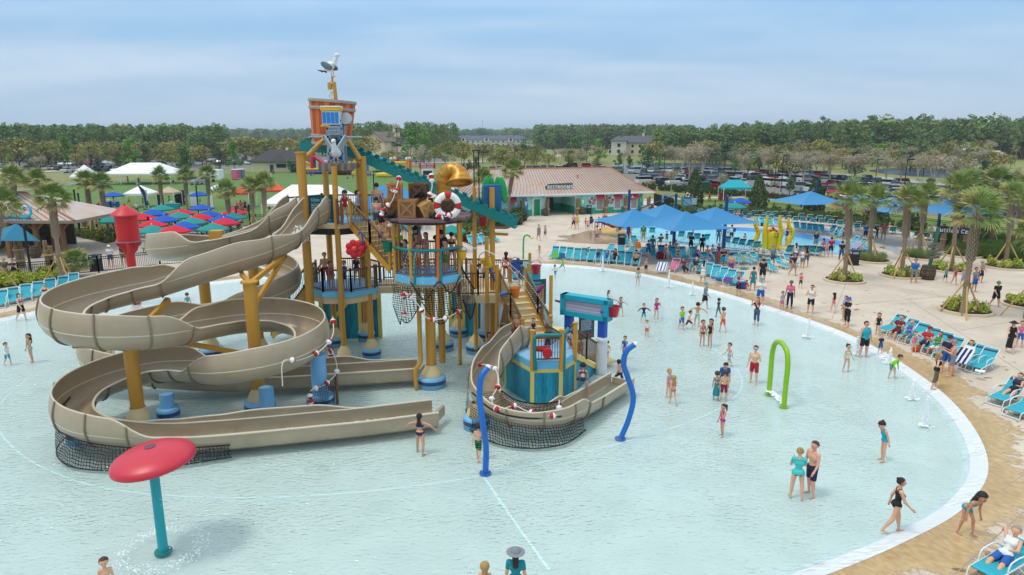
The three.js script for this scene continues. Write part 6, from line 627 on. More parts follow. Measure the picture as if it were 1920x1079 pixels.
function lounger(px,py,face,rec,where,group){const k=rec;const p=G(px,py);const f=face*RAD;if (!LG[k]){LG[k]=makeLounger('teal sling lounger ' + where,rec);const o=LG[k];o.position.copy(p);o.rotation.y=f;if (group) o.userData.group=group;return o;} return copy(LG[k],'teal sling lounger ' + where,p,f,group);}
function row(x0,y0,x1,y1,n,face,rec,where){for (let i=0;i<n;i++){const u=n>1?i/(n-1):0;lounger(x0+(x1-x0)*u+rr(-1.2,1.2),y0+(y1-y0)*u+rr(-.7,.7),face+rr(-9,9),rec,where,'loungers ' + where);}}
const UPR=.95,MID=.72,FLT=.28;
row(1040,484,1192,497,12,-14,UPR,'in the row facing the far pool edge');row(1302,508,1382,534,7,-28,MID,'in the row above the white ground jets');row(1676,622,1780,670,6,-60,MID,'in the row of seated people by the right rim');row(1812,680,1844,692,3,-60,MID,'at the right end beside the striped towel');row(1890,752,1925,775,2,-60,MID,'cut by the right picture edge');row(1885,1072,1905,1090,1,-60,FLT,'at the bottom right corner under sunbather');
row(1206,441,1222,442,2,180,UPR,'with back turned by the left shade mast');row(1276,450,1322,456,4,180,UPR,'with back turned in front of the small pool');row(1362,460,1418,470,5,180,UPR,'with back turned right of the right shade mast');row(1478,478,1534,480,5,180,UPR,'with back turned below the octopus');row(1145,472,1205,478,4,-20,FLT,'lying flat left of the shaded crowd');row(1222,482,1300,486,5,5,UPR,'upright among the shaded crowd');row(1174,462,1190,463,2,5,UPR,'by the black litter bin under the shade');row(1328,494,1420,494,6,14,MID,'behind the woman in white dress');row(1358,477,1462,483,7,180,FLT,'in the flat row between pool and crowd');row(1444,508,1482,497,3,10,MID,'at right end of the shaded crowd');
row(1417,422,1458,424,4,-5,MID,'just behind the octopus');row(1494,432,1540,437,5,-18,MID,'in the short row right of the octopus');row(1312,403,1466,408,12,175,MID,'in the back row by the far fence');row(1330,411,1474,417,11,172,MID,'in the second row by the far fence');row(1484,410,1584,421,7,160,MID,'in the back row behind the first palm');row(1490,418,1606,429,8,160,MID,'in the second row behind the first palm');row(1608,432,1690,441,6,160,MID,'behind the second and third palm');row(1700,446,1812,458,7,150,MID,'near the cove sign');row(1556,440,1586,447,4,-70,UPR,'in the stack right of the small pool');row(1598,462,1622,472,3,-70,UPR,'heaped with towels by the small pool end');row(4,573,140,538,7,28,MID,'in the row at the left pool edge');row(884,460,926,453,5,20,MID,'seen behind the lookout deck');
{const o=makeLounger('pink folding lounger on the sand coloured deck',MID,C('#d5728c',.7));o.position.copy(G(1264,508));o.rotation.y=-.5;}
// towels, bags and small belongings
const cloth=(label,px,py,h,w,l,hex,turn,tilt=.05,cat='towel')=>{const p=G(px,py,h),g=new THREE.PlaneGeometry(w,l,10,10).rotateX(-PI/2),P=g.attributes.position,s=rr(0,9);for (let i=0;i<P.count;i++) P.setY(i,.03 + .05*perlin.noise(P.getX(i)*5+s,P.getZ(i)*5,s));g.computeVertexNormals();const th=merge([g,g.clone().translate(0,-.018,0)]);const m=Array.isArray(hex)?new THREE.MeshStandardMaterial({roughness:.95,map:tex(64,16,(u)=>tone(hex[Math.floor(u*hex.length*3) % hex.length]))}):C(hex,.95);const o=solo('towel',label,cat,th,m);o.position.copy(p);o.rotation.set(tilt,turn,0,'YXZ');return o;};
cloth('navy and white striped towel over right rim lounger back',1808,668,.72,.62,.85,['#1c2350','#d9d9e4'],-1.05,.72);cloth('white patterned towel draped on the lounger left of the pink one',1241,500,.55,.75,1.1,['#d8dce6','#33428a','#d8dce6'],-.4,.5);cloth('blue white patterned towel on row above the jets',1346,522,.42,.5,.5,'#2a5fb0',-.5);cloth('purple towel heap on row above the jets',1366,524,.5,.6,.6,'#5a3a8c',-.5,.3);cloth('green patterned towel on first lounger of far row',1041,478,.6,.5,.7,'#58a83c',-.2,.8);cloth('navy patterned towel on second lounger of far row',1054,481,.55,.5,.6,'#1f4f7c',-.2,.8);cloth('pink white towel near the blue top woman',1206,480,.45,.6,.8,'#c85a84',.2);cloth('white purple towels heaped on the far right stack',1608,460,.62,.8,1.0,['#cfc8d8','#8a3a8c','#b9c4d6','#4a3a6c'],-1.2,.6);cloth('yellow red beach towel under the left canopy',1196,460,.7,.6,.7,'#d87a28',.2,.8);cloth('magenta towel on the ground by the heaped stack',1618,470,.06,.6,.5,'#c2336c',.2);cloth('orange sandals pair left on the deck',1606,581,.02,.3,.14,'#d8782a',.3);cloth('white towel laid on the right end lounger',1838,697,.38,.35,.3,'#dfe6ea',-.7);cloth('teal folded towel on the deck by the boy in lime',1396,503,.1,.7,.4,'#0f9aa8',.2);cloth('purple and orange beach towel hanging from a lounger',1346,482,.9,.4,.9,['#5b2a6e','#c2722a'],.1,1.4);
const bag=(label,px,py,hex,s=1,turn=0)=>{const t=thing('bag',label,'bag',G(px,py),turn);part(t,'bag_body',rbox(.5*s,.36*s,.26*s,0,.19*s,0,0,0,0,.1),C(hex,.8));part(t,'handle',new THREE.TorusGeometry(.14*s,.015,5,14,PI).translate(0,.34*s,.05),C(hex,.9));return t;};
bag('deep red beach bag beside girl in pink',1240,486,'#8c1230',1.7);bag('white pink striped tote bag on deck',1327,494,'#d7a8bc',1.2);bag('blue cooler bag beside woman in striped tank',1391,542,'#1c4fa0',1.4);bag('black backpack under far row lounger',1108,488,'#23242a',1);bag('dark sandals bag under second seated lounger',1145,496,'#2b2b30',.8);bag('navy bag on far row lounger',1082,484,'#222a4a',1.2);bag('orange pail bag by the seated people at right',1717,660,'#e05a1f',.7);bag('dark bag beside the heaped towel stack',1626,466,'#2a2730',1.1);bag('black bag beneath the cove loungers',1770,462,'#25252a',1.1);
trashCan('black litter bin left of the shaded crowd',G(1165,463),1.05);trashCan('black litter bin right of the first planter',G(1600,497),1.05);trashCan('black litter bin behind the left fence',G(181,508),1.1);
barrel('wooden barrel planter below the trough end',G(974,421),1.0,.42);
{
const b=G(1739,524),t=thing('signpost','tall green signpost with arrow boards standing in a barrel','signpost',b);part(t,'pole',bar(V(0,.4,0),V(.32,3.9,0),.13,14),C('#2f6650',.6));for (const [y,x,k] of [[2.7,.1,1],[2.45,.3,-1],[2.2,.2,1],[1.95,.35,-1],[1.7,.1,1]]) part(t,'arrow_board',rbox(.95,.17,.05,x + .12*k,y,.15,k*.25,0,k*.06,.02),C('#6e6659',.85));barrel('wooden barrel holding the green signpost',b,1.05,.52);}
{
const a=G(1764,470),c=G(1806,474),m=a.clone().lerp(c,.5),t=thing('cove_sign','dark hanging board with white lettering between pilings by far fence','sign',m,Math.atan2(-(c.z-a.z),c.x-a.x)),L=a.distanceTo(c);part(t,'board',rbox(L + .9,.72,.1,0,1.95,0,0,0,0,.03),C('#1d3b46',.7));part(t,'lettering',text("Scuttle's Cove",.36,.05).translate(0,1.95,.05),M.white);for (const k of [-1,1]){part(t,'post',cyl(.16,.15,2.5,k*L/2,0,-.1,10),pilingM);part(t,'post',cyl(.14,.13,2.0,k*L/2 + .22,0,0,10),pilingM);part(t,'rope',new THREE.TorusGeometry(.28,.03,6,14).rotateX(PI/2).translate(k*L/2 + .1,1.1,-.05),C('#b9a27a',.9));} lifeRing('red and white life ring on top of the cove sign',m.clone().add(V(0,2.65,0)),.1,.33);}
// octopus water feature
{const c=G(1444,466,-.1),t=thing('octopus_fountain','yellow octopus fountain with four raised arms in the small pool','fountain',V(c.x,0,c.z)),Y=C('#d8bb10',.4);t.scale.setScalar(.8);const kk=0;part(t,'head',lathe([[0,0],[.95,0],[1.0,.4],[1.0,1.1],[1.08,1.7],[1.05,2.2],[.8,2.65],[.4,2.85],[0,2.9]].map(([x,y])=>[x*.8,y*.92 - .3]),24),Y);
const arm=(label,x,z,bend,h)=>{const cv=new THREE.CatmullRomCurve3([V(x,-.3,z),V(x+bend*.1,h*.25,z),V(x+bend*.55,h*.5,z),V(x-bend*.2,h*.78,z),V(x-bend*.25,h,z)]);const g=[];const n=20;for (let i=0;i<n;i++){const r=(u)=>.34*(1 - .62*u*u);g.push(bar(cv.getPoint(i/n),cv.getPoint((i+1)/n),r(i/n),12,r((i+1)/n)));g.push(ball(r(i/n),...cv.getPoint(i/n).toArray(),1,1,1,10));} part(t,'arm',g,Y);const s=[];for (let i=0;i<6;i++){const p=cv.getPoint(.45+i*.09);part(t,'spot',ball(.09-i*.008,p.x-bend*.22,p.y,p.z + .24,1,1,.5,6),C('#b8471c',.5));}};
arm('',-1.95,.2,.55,3.6);arm('',-.85,.5,-.2,3.9);arm('',.8,.5,.35,3.9);arm('',2.0,.3,.75,3.6);
for (const [x,y] of [[-.3,2.1],[.05,2.25],[.35,2.05],[-.1,2.4]]) part(t,'spot',ball(.15,x,y,.68-Math.abs(x)*.2,1.2,1,.5,8),C('#b8391c',.5));part(t,'smile',tube([V(.05,1.55,.83),V(.25,1.3,.84),V(.5,1.4,.75),V(.6,1.6,.66)],.035,16,6),M.black);part(t,'eye',[ball(.07,.15,1.75,.82)],M.black);part(t,'eye',[ball(.07,.5,1.75,.72)],M.black);}
{const c=G(1142,438),t=thing('toddler_slide','orange and navy patterned toddler slide over a sandy rock','slide',c,.2);part(t,'rock',[ball(1,.3,.1,.4,1.5,.55,.9,14),ball(.8,1.2,.0,.3,1.2,.45,.8,12),ball(.7,-.4,.2,.1,1,.8,.8,12)],C('#c9a468',.9));part(t,'slide_body',[bar(V(-.6,1.6,-.6),V(1.6,.5,-.2),.55,14,.4)],new THREE.MeshStandardMaterial({roughness:.5,map:tex(64,64,(u,v)=>{const n=Math.sin(u*25+Math.sin(v*14)*2)>0;return n?[.85,.42,.12]:[.14,.16,.42];})}));part(t,'platform',box(.9,.1,.9,-.9,1.2,-.6),C('#233a7a',.5));for (const [a,b] of [[-1.3,-1],[-.5,-1],[-1.3,-.2],[-.5,-.2]]) part(t,'leg',bar(V(a,0,b),V(a,1.2,b),.05,6),C('#233a7a',.5));}
solo('float_ring','tan inflatable ring floating below the octopus','float',xf(new THREE.TorusGeometry(.5,.2,10,20).rotateX(PI/2).toNonIndexed(),...G(1473,466,.05).toArray()),C('#cfa850',.5));
// boards, cones, bins beyond the fence
{const t=thing('information_board','turquoise information board by the restroom fence','sign',G(1288,398),.05);part(t,'board',box(1.5,1.5,.08,0,1.4,0),C('#3b98a8',.6));part(t,'print',[0,1,2,3,4,5].map((i)=>box(1.1-(i % 3)*.2,.09,.02,0,1.9-i*.2,.05)),C('#9fd0d2',.7)).userData={kind:'stuff'};part(t,'header',box(1.0,.2,.03,0,1.98,.06),C('#1c5f7c',.6));part(t,'red_notice',box(.9,.18,.02,0,.82,.05),M.red);for (const k of [-1,1]) part(t,'post',cyl(.06,.06,2.2,k*.75,0,-.05,8),M.dark);lifeRing('small life ring on top of the information board',G(1288,398).add(V(0,2.4,0)),0,.25);}
{const t=thing('notice_board','white notice board right of the information board','sign',G(1301,398));part(t,'board',box(.7,.9,.05,0,1.5,0),C('#aeb8c8',.6));part(t,'post',cyl(.04,.04,1.6,0,0,-.04,8),M.dark);}{const t=thing('notice_board','pale framed board behind the mesh fence','sign',G(1248,392));part(t,'board',box(1.2,1.3,.06,0,1.6,0),C('#8fb0b0',.6));part(t,'post',[cyl(.05,.05,1.6,0,0,-.06,8)],M.white);}
[[1438,369],[1447,370],[1453.5,370]].forEach(([x,y],i)=>{const t=thing('traffic_cone',['left','middle','right'][i] + ' orange traffic cone of three at the car park entrance','cone',G(x,y));part(t,'cone',new THREE.ConeGeometry(.3,1.1,14).translate(0,.6,0),C('#e0561c',.6));part(t,'base',box(.75,.06,.75,0,.03,0),C('#d84f18',.6));part(t,'band',cyl(.2,.15,.16,0,.55,0,14),M.white);});
{const t=thing('bin','dark red bin by the turquoise canopy','litter bin',G(1353,376));part(t,'bin_body',rbox(.9,1.1,.9,0,.6,0),C('#84202a',.6));part(t,'lid',box(1,.1,1,0,1.2,0),C('#5f161e',.6));}{const t=thing('dumpster','green dumpster at the car park hedge','dumpster',G(1318,360));part(t,'container',rbox(2.4,1.7,1.6,0,.95,0,0,0,0,.06),C('#1f4a3a',.7));part(t,'lid',box(2.5,.08,1.7,0,1.84,0,0,.06),C('#173a2e',.7));}
// lamp posts
[[1244,352,285,'above the parked cars right of the restrooms'],[1212,330,286,'beside the beige block trees'],[1452,356,286,'left of pair behind the octopus'],[1464,366,291,'right of pair behind the octopus'],[1517,338,289,'among bare trees behind the canopy mast'],[1640,356,299,'over the white cars'],[1692,384,299,'behind the middle palms'],[1066,326,284,'behind the restroom roof'],[147,338,278,'left of pair behind the small marquee'],[173,336,276,'right of pair behind the small marquee'],[388,330,274,'above the silver car'],[8,340,268,'at extreme left of the car park'],[965,328,280,'left above the restroom roof'],[890,438,282,'tall, behind the right trough'],[899,438,285,'second tall one behind the right trough'],[704,425,322,'behind the shirtless boy on the landing'],[730,332,286,'by the church']].forEach(([x,b,t0,w])=>{const p=G(x,b),h=Z(x,t0,p.z).y,t=thing('street_lamp','black lamp post ' + w,'lamp post',p,rr(-1,1));part(t,'pole',bar(V(0,0,0),V(0,h,0),.085,8,.06),M.black);part(t,'lamp_head',rbox(1.1,.14,.4,.55,h,0,0,0,0,.05),M.black);part(t,'base',cyl(.25,.25,.5,0,0,0,10),walkM);});
[[148,432,357,'between dining palms and silo'],[155,434,364,'second one by the dining pilings'],[50,430,363,'on the lawn beside the flag'],[58,515,424,'before the grill hut'],[213,432,379,'left of the red tower'],[281,447,408,'at terrace front'],[373,410,350,'behind the blue umbrella'],[446,437,391,'right of the terrace'],[470,438,385,'by the slide top palms']].forEach(([x,b,t0,w])=>{const p=G(x,b),h=Z(x,t0,p.z).y,t=thing('lamp_post','short black terrace pole ' + w,'lamp post',p);part(t,'pole',bar(V(0,0,0),V(0,h,0),.09,8),M.black);part(t,'cap',ball(.12,0,h,0),M.black);part(t,'base',cyl(.16,.16,.2,0,0,0,10),M.black);});
// lawn props: flags, inflatables, booths
const feather=(label,px,py,top,hex,lean)=>{const b=G(px,py),h=Z(px,top,b.z).y,t=thing('feather_flag',label,'flag',b,.1),s=new THREE.Shape();s.moveTo(0,.6);s.quadraticCurveTo(lean*.2,h*.6,lean,h);s.quadraticCurveTo(lean*1.6 + .5,h*.98,lean*.6 + .75,h*.7);s.lineTo(.62,.6);part(t,'flag',new THREE.ExtrudeGeometry(s,{depth:.02,bevelEnabled:false}),C(hex,.8));part(t,'pole',tube([V(0,0,0),V(lean*.2,h*.55,0),V(lean,h,0)],.05,20,6),C('#a9b8cc',.5));part(t,'print',[box(.16,h*.4,.04,.38,h*.5,.01)],C('#8fa2bd',.7));part(t,'base',cyl(.3,.3,.1,0,0,0,10),M.dark);};
feather('navy feather flag beside the small white canopy',272,393,341,'#1f3352',-.9);feather('navy feather flag above the grill roof',30,412,352,'#20344f',-1.3);
{const t=thing('portable_toilet','pink portable toilet at the lawn edge','toilet cabin',G(443,337));part(t,'cabin',rbox(1.7,2.3,1.6,0,1.2,0,0,0,0,.08),C('#c8577c',.6));part(t,'door',box(1.1,1.9,.05,-.15,1.1,.82),C('#d4698b',.6));part(t,'roof',rbox(1.8,.25,1.7,0,2.42,0,0,0,0,.1),C('#cfd4d6',.6));}{const t=thing('portable_toilet','blue grey portable toilet beside the pink one','toilet cabin',G(452,336));part(t,'cabin',rbox(1.5,2.2,1.5,0,1.2,0,0,0,0,.08),C('#5f7a94',.6));part(t,'roof',rbox(1.6,.2,1.6,0,2.4,0,0,0,0,.08),M.white);}
const infl=(list,t)=>list.forEach(([nm,g,hex])=>part(t,nm,g,C(hex,.45)));
{const t=thing('inflatable_slide','red and blue inflatable slide across the lawn','inflatable',G(588,326),.1);infl([['slide_ramp',quad(V(.5,4.6,1.3),V(.5,4.6,-1.3),V(4.8,.8,-1.3),V(4.8,.8,1.3),.5),'#2b3f9c'],['side_tube',[tube([V(.2,5,1.5),V(2.5,3.2,1.5),V(4.9,1,1.5)],.42,12,10)],'#c41f33'],['side_tube',[tube([V(.2,5,-1.5),V(2.5,3.2,-1.5),V(4.9,1,-1.5)],.42,12,10)],'#c41f33'],['tower_tube',[tube([V(0,0,1.5),V(0,5,1.5),V(0,6,0),V(0,5,-1.5),V(0,0,-1.5)],.5,30,10)],'#c92038'],['tower_wall',box(.8,4.2,2.6,0,2.1,0),'#27459c'],['base_tube',[tube([V(-3.5,.5,1.8),V(5,.5,1.8)],.5,8,10)],'#2b3f9c'],['base_tube',[tube([V(-3.5,1.3,1.7),V(2,1.3,1.7)],.45,8,10)],'#e0a51c'],['arch',[tube([V(-3.4,0,1.6),V(-3.4,2.6,1.6),V(-2,3.2,1.6),V(-.6,2.6,1.6),V(-.6,0,1.6)],.4,26,10)],'#e0a51c'],['finial',ball(.5,0,6.6,0),'#e8c02a'],['pit',box(8.5,1,3.4,3.5,.5,0),'#c41f33']],t);}
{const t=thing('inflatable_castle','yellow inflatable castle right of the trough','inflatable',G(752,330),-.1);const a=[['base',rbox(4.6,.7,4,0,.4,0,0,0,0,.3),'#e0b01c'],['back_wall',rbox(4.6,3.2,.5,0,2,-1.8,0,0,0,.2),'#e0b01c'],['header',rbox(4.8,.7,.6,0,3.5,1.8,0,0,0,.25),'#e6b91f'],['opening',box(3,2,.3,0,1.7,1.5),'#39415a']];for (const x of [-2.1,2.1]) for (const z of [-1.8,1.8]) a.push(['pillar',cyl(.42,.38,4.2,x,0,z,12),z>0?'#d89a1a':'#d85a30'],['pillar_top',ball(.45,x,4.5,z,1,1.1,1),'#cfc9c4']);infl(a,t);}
{const t=thing('inflatable_barrel','brown and yellow inflatable barrel tunnel below the bucket platform','inflatable',G(655,328),0);infl([['barrel',new THREE.CylinderGeometry(1.5,1.5,4,16).rotateZ(PI/2).translate(-1.5,1.5,0),'#6d3a22'],['pad',rbox(1,2,.5,1.6,2.6,.6),'#e0b71c'],['pad',rbox(1,2,.5,2.8,2.6,.6),'#e0b71c'],['pad',rbox(2.4,.8,1,2.1,.5,.8),'#e6bd22'],['wall',box(.8,4.6,2,3.8,2.3,0),'#b5342a'],['wall',box(.8,4,2,4.8,2,0),'#2a6ab0']],t);}
{const t=thing('inflatable_obstacle','green yellow inflatable by the trough middle','inflatable',G(722,332),0);infl([['base',rbox(4.4,1.1,2.4,0,.55,0,0,0,0,.4),'#e6bf24'],['arch',tube([V(-1.8,.6,0),V(-1.8,3.2,0),V(1.8,3.2,0),V(1.8,.6,0)],.45,30,10),'#4ea53a'],['ball',ball(.7,-2.4,3.6,0),'#d8562a']],t);}
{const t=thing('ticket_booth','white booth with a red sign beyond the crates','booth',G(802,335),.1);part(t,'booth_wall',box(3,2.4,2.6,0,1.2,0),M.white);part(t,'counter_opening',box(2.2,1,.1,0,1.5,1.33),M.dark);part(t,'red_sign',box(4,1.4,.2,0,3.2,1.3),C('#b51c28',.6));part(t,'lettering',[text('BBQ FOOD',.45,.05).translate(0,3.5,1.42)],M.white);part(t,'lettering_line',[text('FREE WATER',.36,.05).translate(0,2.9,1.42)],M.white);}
[[336,384,'#22272e','tall dark banner board right of the tan canopy'],[301,386,'#3a4450','grey banner board left of the tan canopy'],[344,384,'#20252b','second dark banner board right of the tan canopy'],[364,388,'#d6d9dc','white banner board beside the blue umbrella']].forEach(([x,y,c,l])=>{const t=thing('banner_board',l,'banner',G(x,y),.1);part(t,'panel',box(1.0,2.2,.08,0,1.15,0),C(c,.7));part(t,'foot',box(1,.08,.5,0,.04,0),M.dark);});
[[325,392,1.9,'#0f8f95','teal covered table under the tan canopy'],[208,388,2.2,'#1a5cb0','blue covered table under the blue lawn umbrella'],[452,396,2.2,'#a33a2c','red covered table under the red orange canopy']].forEach(([x,y,w,c,l])=>{const t=thing('vendor_table',l,'table',G(x,y));part(t,'cloth',rbox(w,.8,.8,0,.4,0,0,0,0,.04),C(c,.8));part(t,'boxes',rbox(.5,.3,.4,-.3,.95,0),C('#c9c4b8',.8));});
{const t=thing('inflatable_arch','white black lettered inflatable arm above the palm tuft','inflatable',G(404,392),.2);part(t,'arm',bar(V(-.6,2.6,0),V(1.6,3.7,0),.4,12),M.white);part(t,'stripe',[0,1,2,3,4].map((i)=>new THREE.CylinderGeometry(.41,.41,.12,12).rotateZ(-1.1).translate(-.3+i*.42,2.75+i*.21,0)),M.dark).userData={kind:'stuff'};part(t,'post',cyl(.2,.2,2.6,-.5,0,0,10),M.white);}
// ---------- cars ----------
{const paint={white:'#d5d7d8',silver:'#a3a8ac',black:'#17191c',grey:'#54585d',red:'#8f1a1f',blue:'#27486f',navy:'#1c2b44',tan:'#a69a82',green:'#3a5a48',teal:'#2b7f8c'};
const wheel=new THREE.CylinderGeometry(.34,.34,.24,14).rotateX(PI/2),rimG=new THREE.CylinderGeometry(.2,.2,.26,10).rotateX(PI/2),tyre=C('#17171a',.9),rimM=C('#9a9da0',.4,{metalness:.6});
const ext=(pts,w,bevel=.08)=>{const s=new THREE.Shape(pts.map((p)=>new THREE.Vector2(...p)));return new THREE.ExtrudeGeometry(s,{depth:w-bevel*2,bevelEnabled:true,bevelThickness:bevel,bevelSize:bevel,bevelSegments:2}).translate(0,0,-w/2+bevel);};
const SH={sedan:{body:[[-2.25,.38],[2.2,.38],[2.28,.62],[2.15,.82],[.95,.95],[-1.6,.98],[-2.25,.88]],cab:[[-1.75,.95],[.95,.95],[.2,1.42],[-1.05,1.44]],w:1.72},suv:{body:[[-2.25,.42],[2.2,.42],[2.28,.75],[2.15,1.02],[1.05,1.12],[-2.2,1.15]],cab:[[-2.15,1.1],[1.05,1.1],[.45,1.68],[-1.95,1.72]],w:1.82},truck:{body:[[-2.7,.5],[2.5,.5],[2.58,.85],[2.45,1.08],[1.2,1.18],[-2.7,1.18]],cab:[[-.6,1.15],[1.25,1.15],[.65,1.8],[-.45,1.84]],w:1.88},van:{body:[[-2.4,.42],[2.3,.42],[2.4,.8],[2.1,1.1],[1.4,1.2],[-2.35,1.2]],cab:[[-2.3,1.15],[1.5,1.15],[.8,1.82],[-2.2,1.86]],w:1.85}};
const geo={};for (const k in SH){const s=SH[k];geo[k]={body:ext(s.body,s.w),cab:ext(s.cab,s.w*.86,.06),roof:box(s.cab[2][0]-s.cab[3][0] - .02,.07,s.w*.8,(s.cab[2][0]+s.cab[3][0])/2,s.cab[2][1] + .07,0)};}
const proto={};const desc={sedan:'sedan',suv:'sport utility car',truck:'pickup truck',van:'minivan'};
const make=(kind,col,label,p,turn,group)=>{const k=kind+col;if (proto[k]) return copy(proto[k],label,p,turn,group);const t=thing('parked_car',label,'car',p,turn,group),g=geo[kind];part(t,'body',g.body,C(paint[col],.25,{metalness:.2}));part(t,'windows',g.cab,M.glass);part(t,'roof',g.roof,C(paint[col],.25,{metalness:.2}));for (const x of [-1.4,1.4]) for (const z of [-1,1]){const w=part(t,'wheel',wheel.clone().translate(x,.34,z*(SH[kind].w/2 - .1)),tyre);part(w,'rim',rimG.clone().translate(x,.34,z*(SH[kind].w/2 - .1)),rimM);} for (const z of [-.6,.6]){part(t,'headlight',box(.06,.14,.32,2.24,.72,z),C('#dfe6ea',.2));part(t,'tail_light',box(.06,.18,.26,-2.26,.85,z),C('#8c1418',.3));} proto[k]=t;return t;};
const cols=['white','white','white','silver','silver','grey','grey','black','black','navy','blue','red','tan','green'],kinds=['sedan','sedan','suv','suv','suv','truck','van'];
const carRow=(x0,y0,x1,y1,n,turn,where,skip=.12)=>{for (let i=0;i<n;i++){if (rnd()<skip) continue;const u=i/Math.max(1,n-1),c=pick(cols),k=pick(kinds);make(k,c,c + ' ' + desc[k] + ' ' + where,G(x0+(x1-x0)*u,y0+(y1-y0)*u),turn+(rnd()<.5?PI:0)+rr(-.06,.06),'parked cars ' + where);}};
carRow(1150,325,1290,326,13,1.35,'in the farthest row right of the restrooms');carRow(1205,333,1292,335,7,1.35,'in the second row right of the restrooms');carRow(1210,340,1292,342,6,1.35,'in the third row right of the restrooms');carRow(1212,347,1290,350,5,.3,'in the front row right of the restrooms');
carRow(1308,326,1420,328,11,1.3,'in the farthest row by the turquoise canopy');carRow(1310,334,1415,337,8,1.3,'in the second row by the turquoise canopy');carRow(1315,343,1412,350,6,1.3,'in the third row by the turquoise canopy');carRow(1330,354,1405,361,4,.35,'in the front row by the turquoise canopy');
carRow(1430,330,1545,334,10,1.25,'in the farthest row by the pair of lamps');carRow(1432,339,1545,345,8,1.25,'in the second row by the pair of lamps');carRow(1436,349,1510,356,5,1.25,'in the third row by the pair of lamps');carRow(1500,360,1560,368,4,1.2,'in front of the bare trees');
carRow(1560,342,1760,362,13,1.2,'in the farthest row behind the palms');carRow(1560,354,1750,373,11,1.2,'in the second row behind the palms');carRow(1570,366,1740,388,8,1.2,'in the third row behind the palms');carRow(1590,380,1700,394,4,.4,'in the front row behind the palms');carRow(1770,366,1930,390,8,1.15,'behind the far right palms');carRow(1780,384,1940,414,6,1.15,'nearest the far right fence');
carRow(868,322,1130,322,20,1.4,'peeking over the restroom roof');carRow(1000,316,1120,316,8,.1,'behind the restroom roof ridge',.4);
carRow(-10,322,110,321,8,1.6,'behind the yellow wall');carRow(110,324,250,322,10,1.6,'left of the white marquee');carRow(-10,312,250,311,17,1.6,'in the back left car park');carRow(250,312,520,308,16,1.5,'behind the white marquee');carRow(0,304,480,302,24,1.5,'deep in the back left car park',.3);carRow(690,303,790,304,10,1.4,'outside the church');
make('truck','black','black pickup truck on the far lane by the dark tree',G(1420,326),.1);make('suv','silver','silver car parked on the lawn right of the white marquee',G(374,346),-1.2);make('suv','red','red sport utility car behind the tall lamp',G(1682,350),.2);make('truck','white','white pickup truck behind the palm fronds at right',G(1858,398),.2);make('suv','white','white sport utility car below the dark magnolia',G(1675,372),.2);make('sedan','black','dark car driving on the far road',G(1628,340),.2);make('sedan','grey','dark car parked outside the white station',G(1848,307),.2);
{const t=thing('trailer','white box trailer behind the silver car','trailer',G(402,341),-.1);part(t,'box_body',rbox(3.8,2.3,2.1,0,1.65,0,0,0,0,.1),M.white);part(t,'door',box(.05,1.9,1.6,-1.92,1.6,0),C('#c3c8cb',.5));part(t,'wheel',[new THREE.CylinderGeometry(.36,.36,.2,14).rotateX(PI/2).translate(.3,.36,1.05)],tyre);part(t,'hitch',beam(V(1.9,.6,0),V(3.2,.5,0),.12,.12),M.dark);}
}
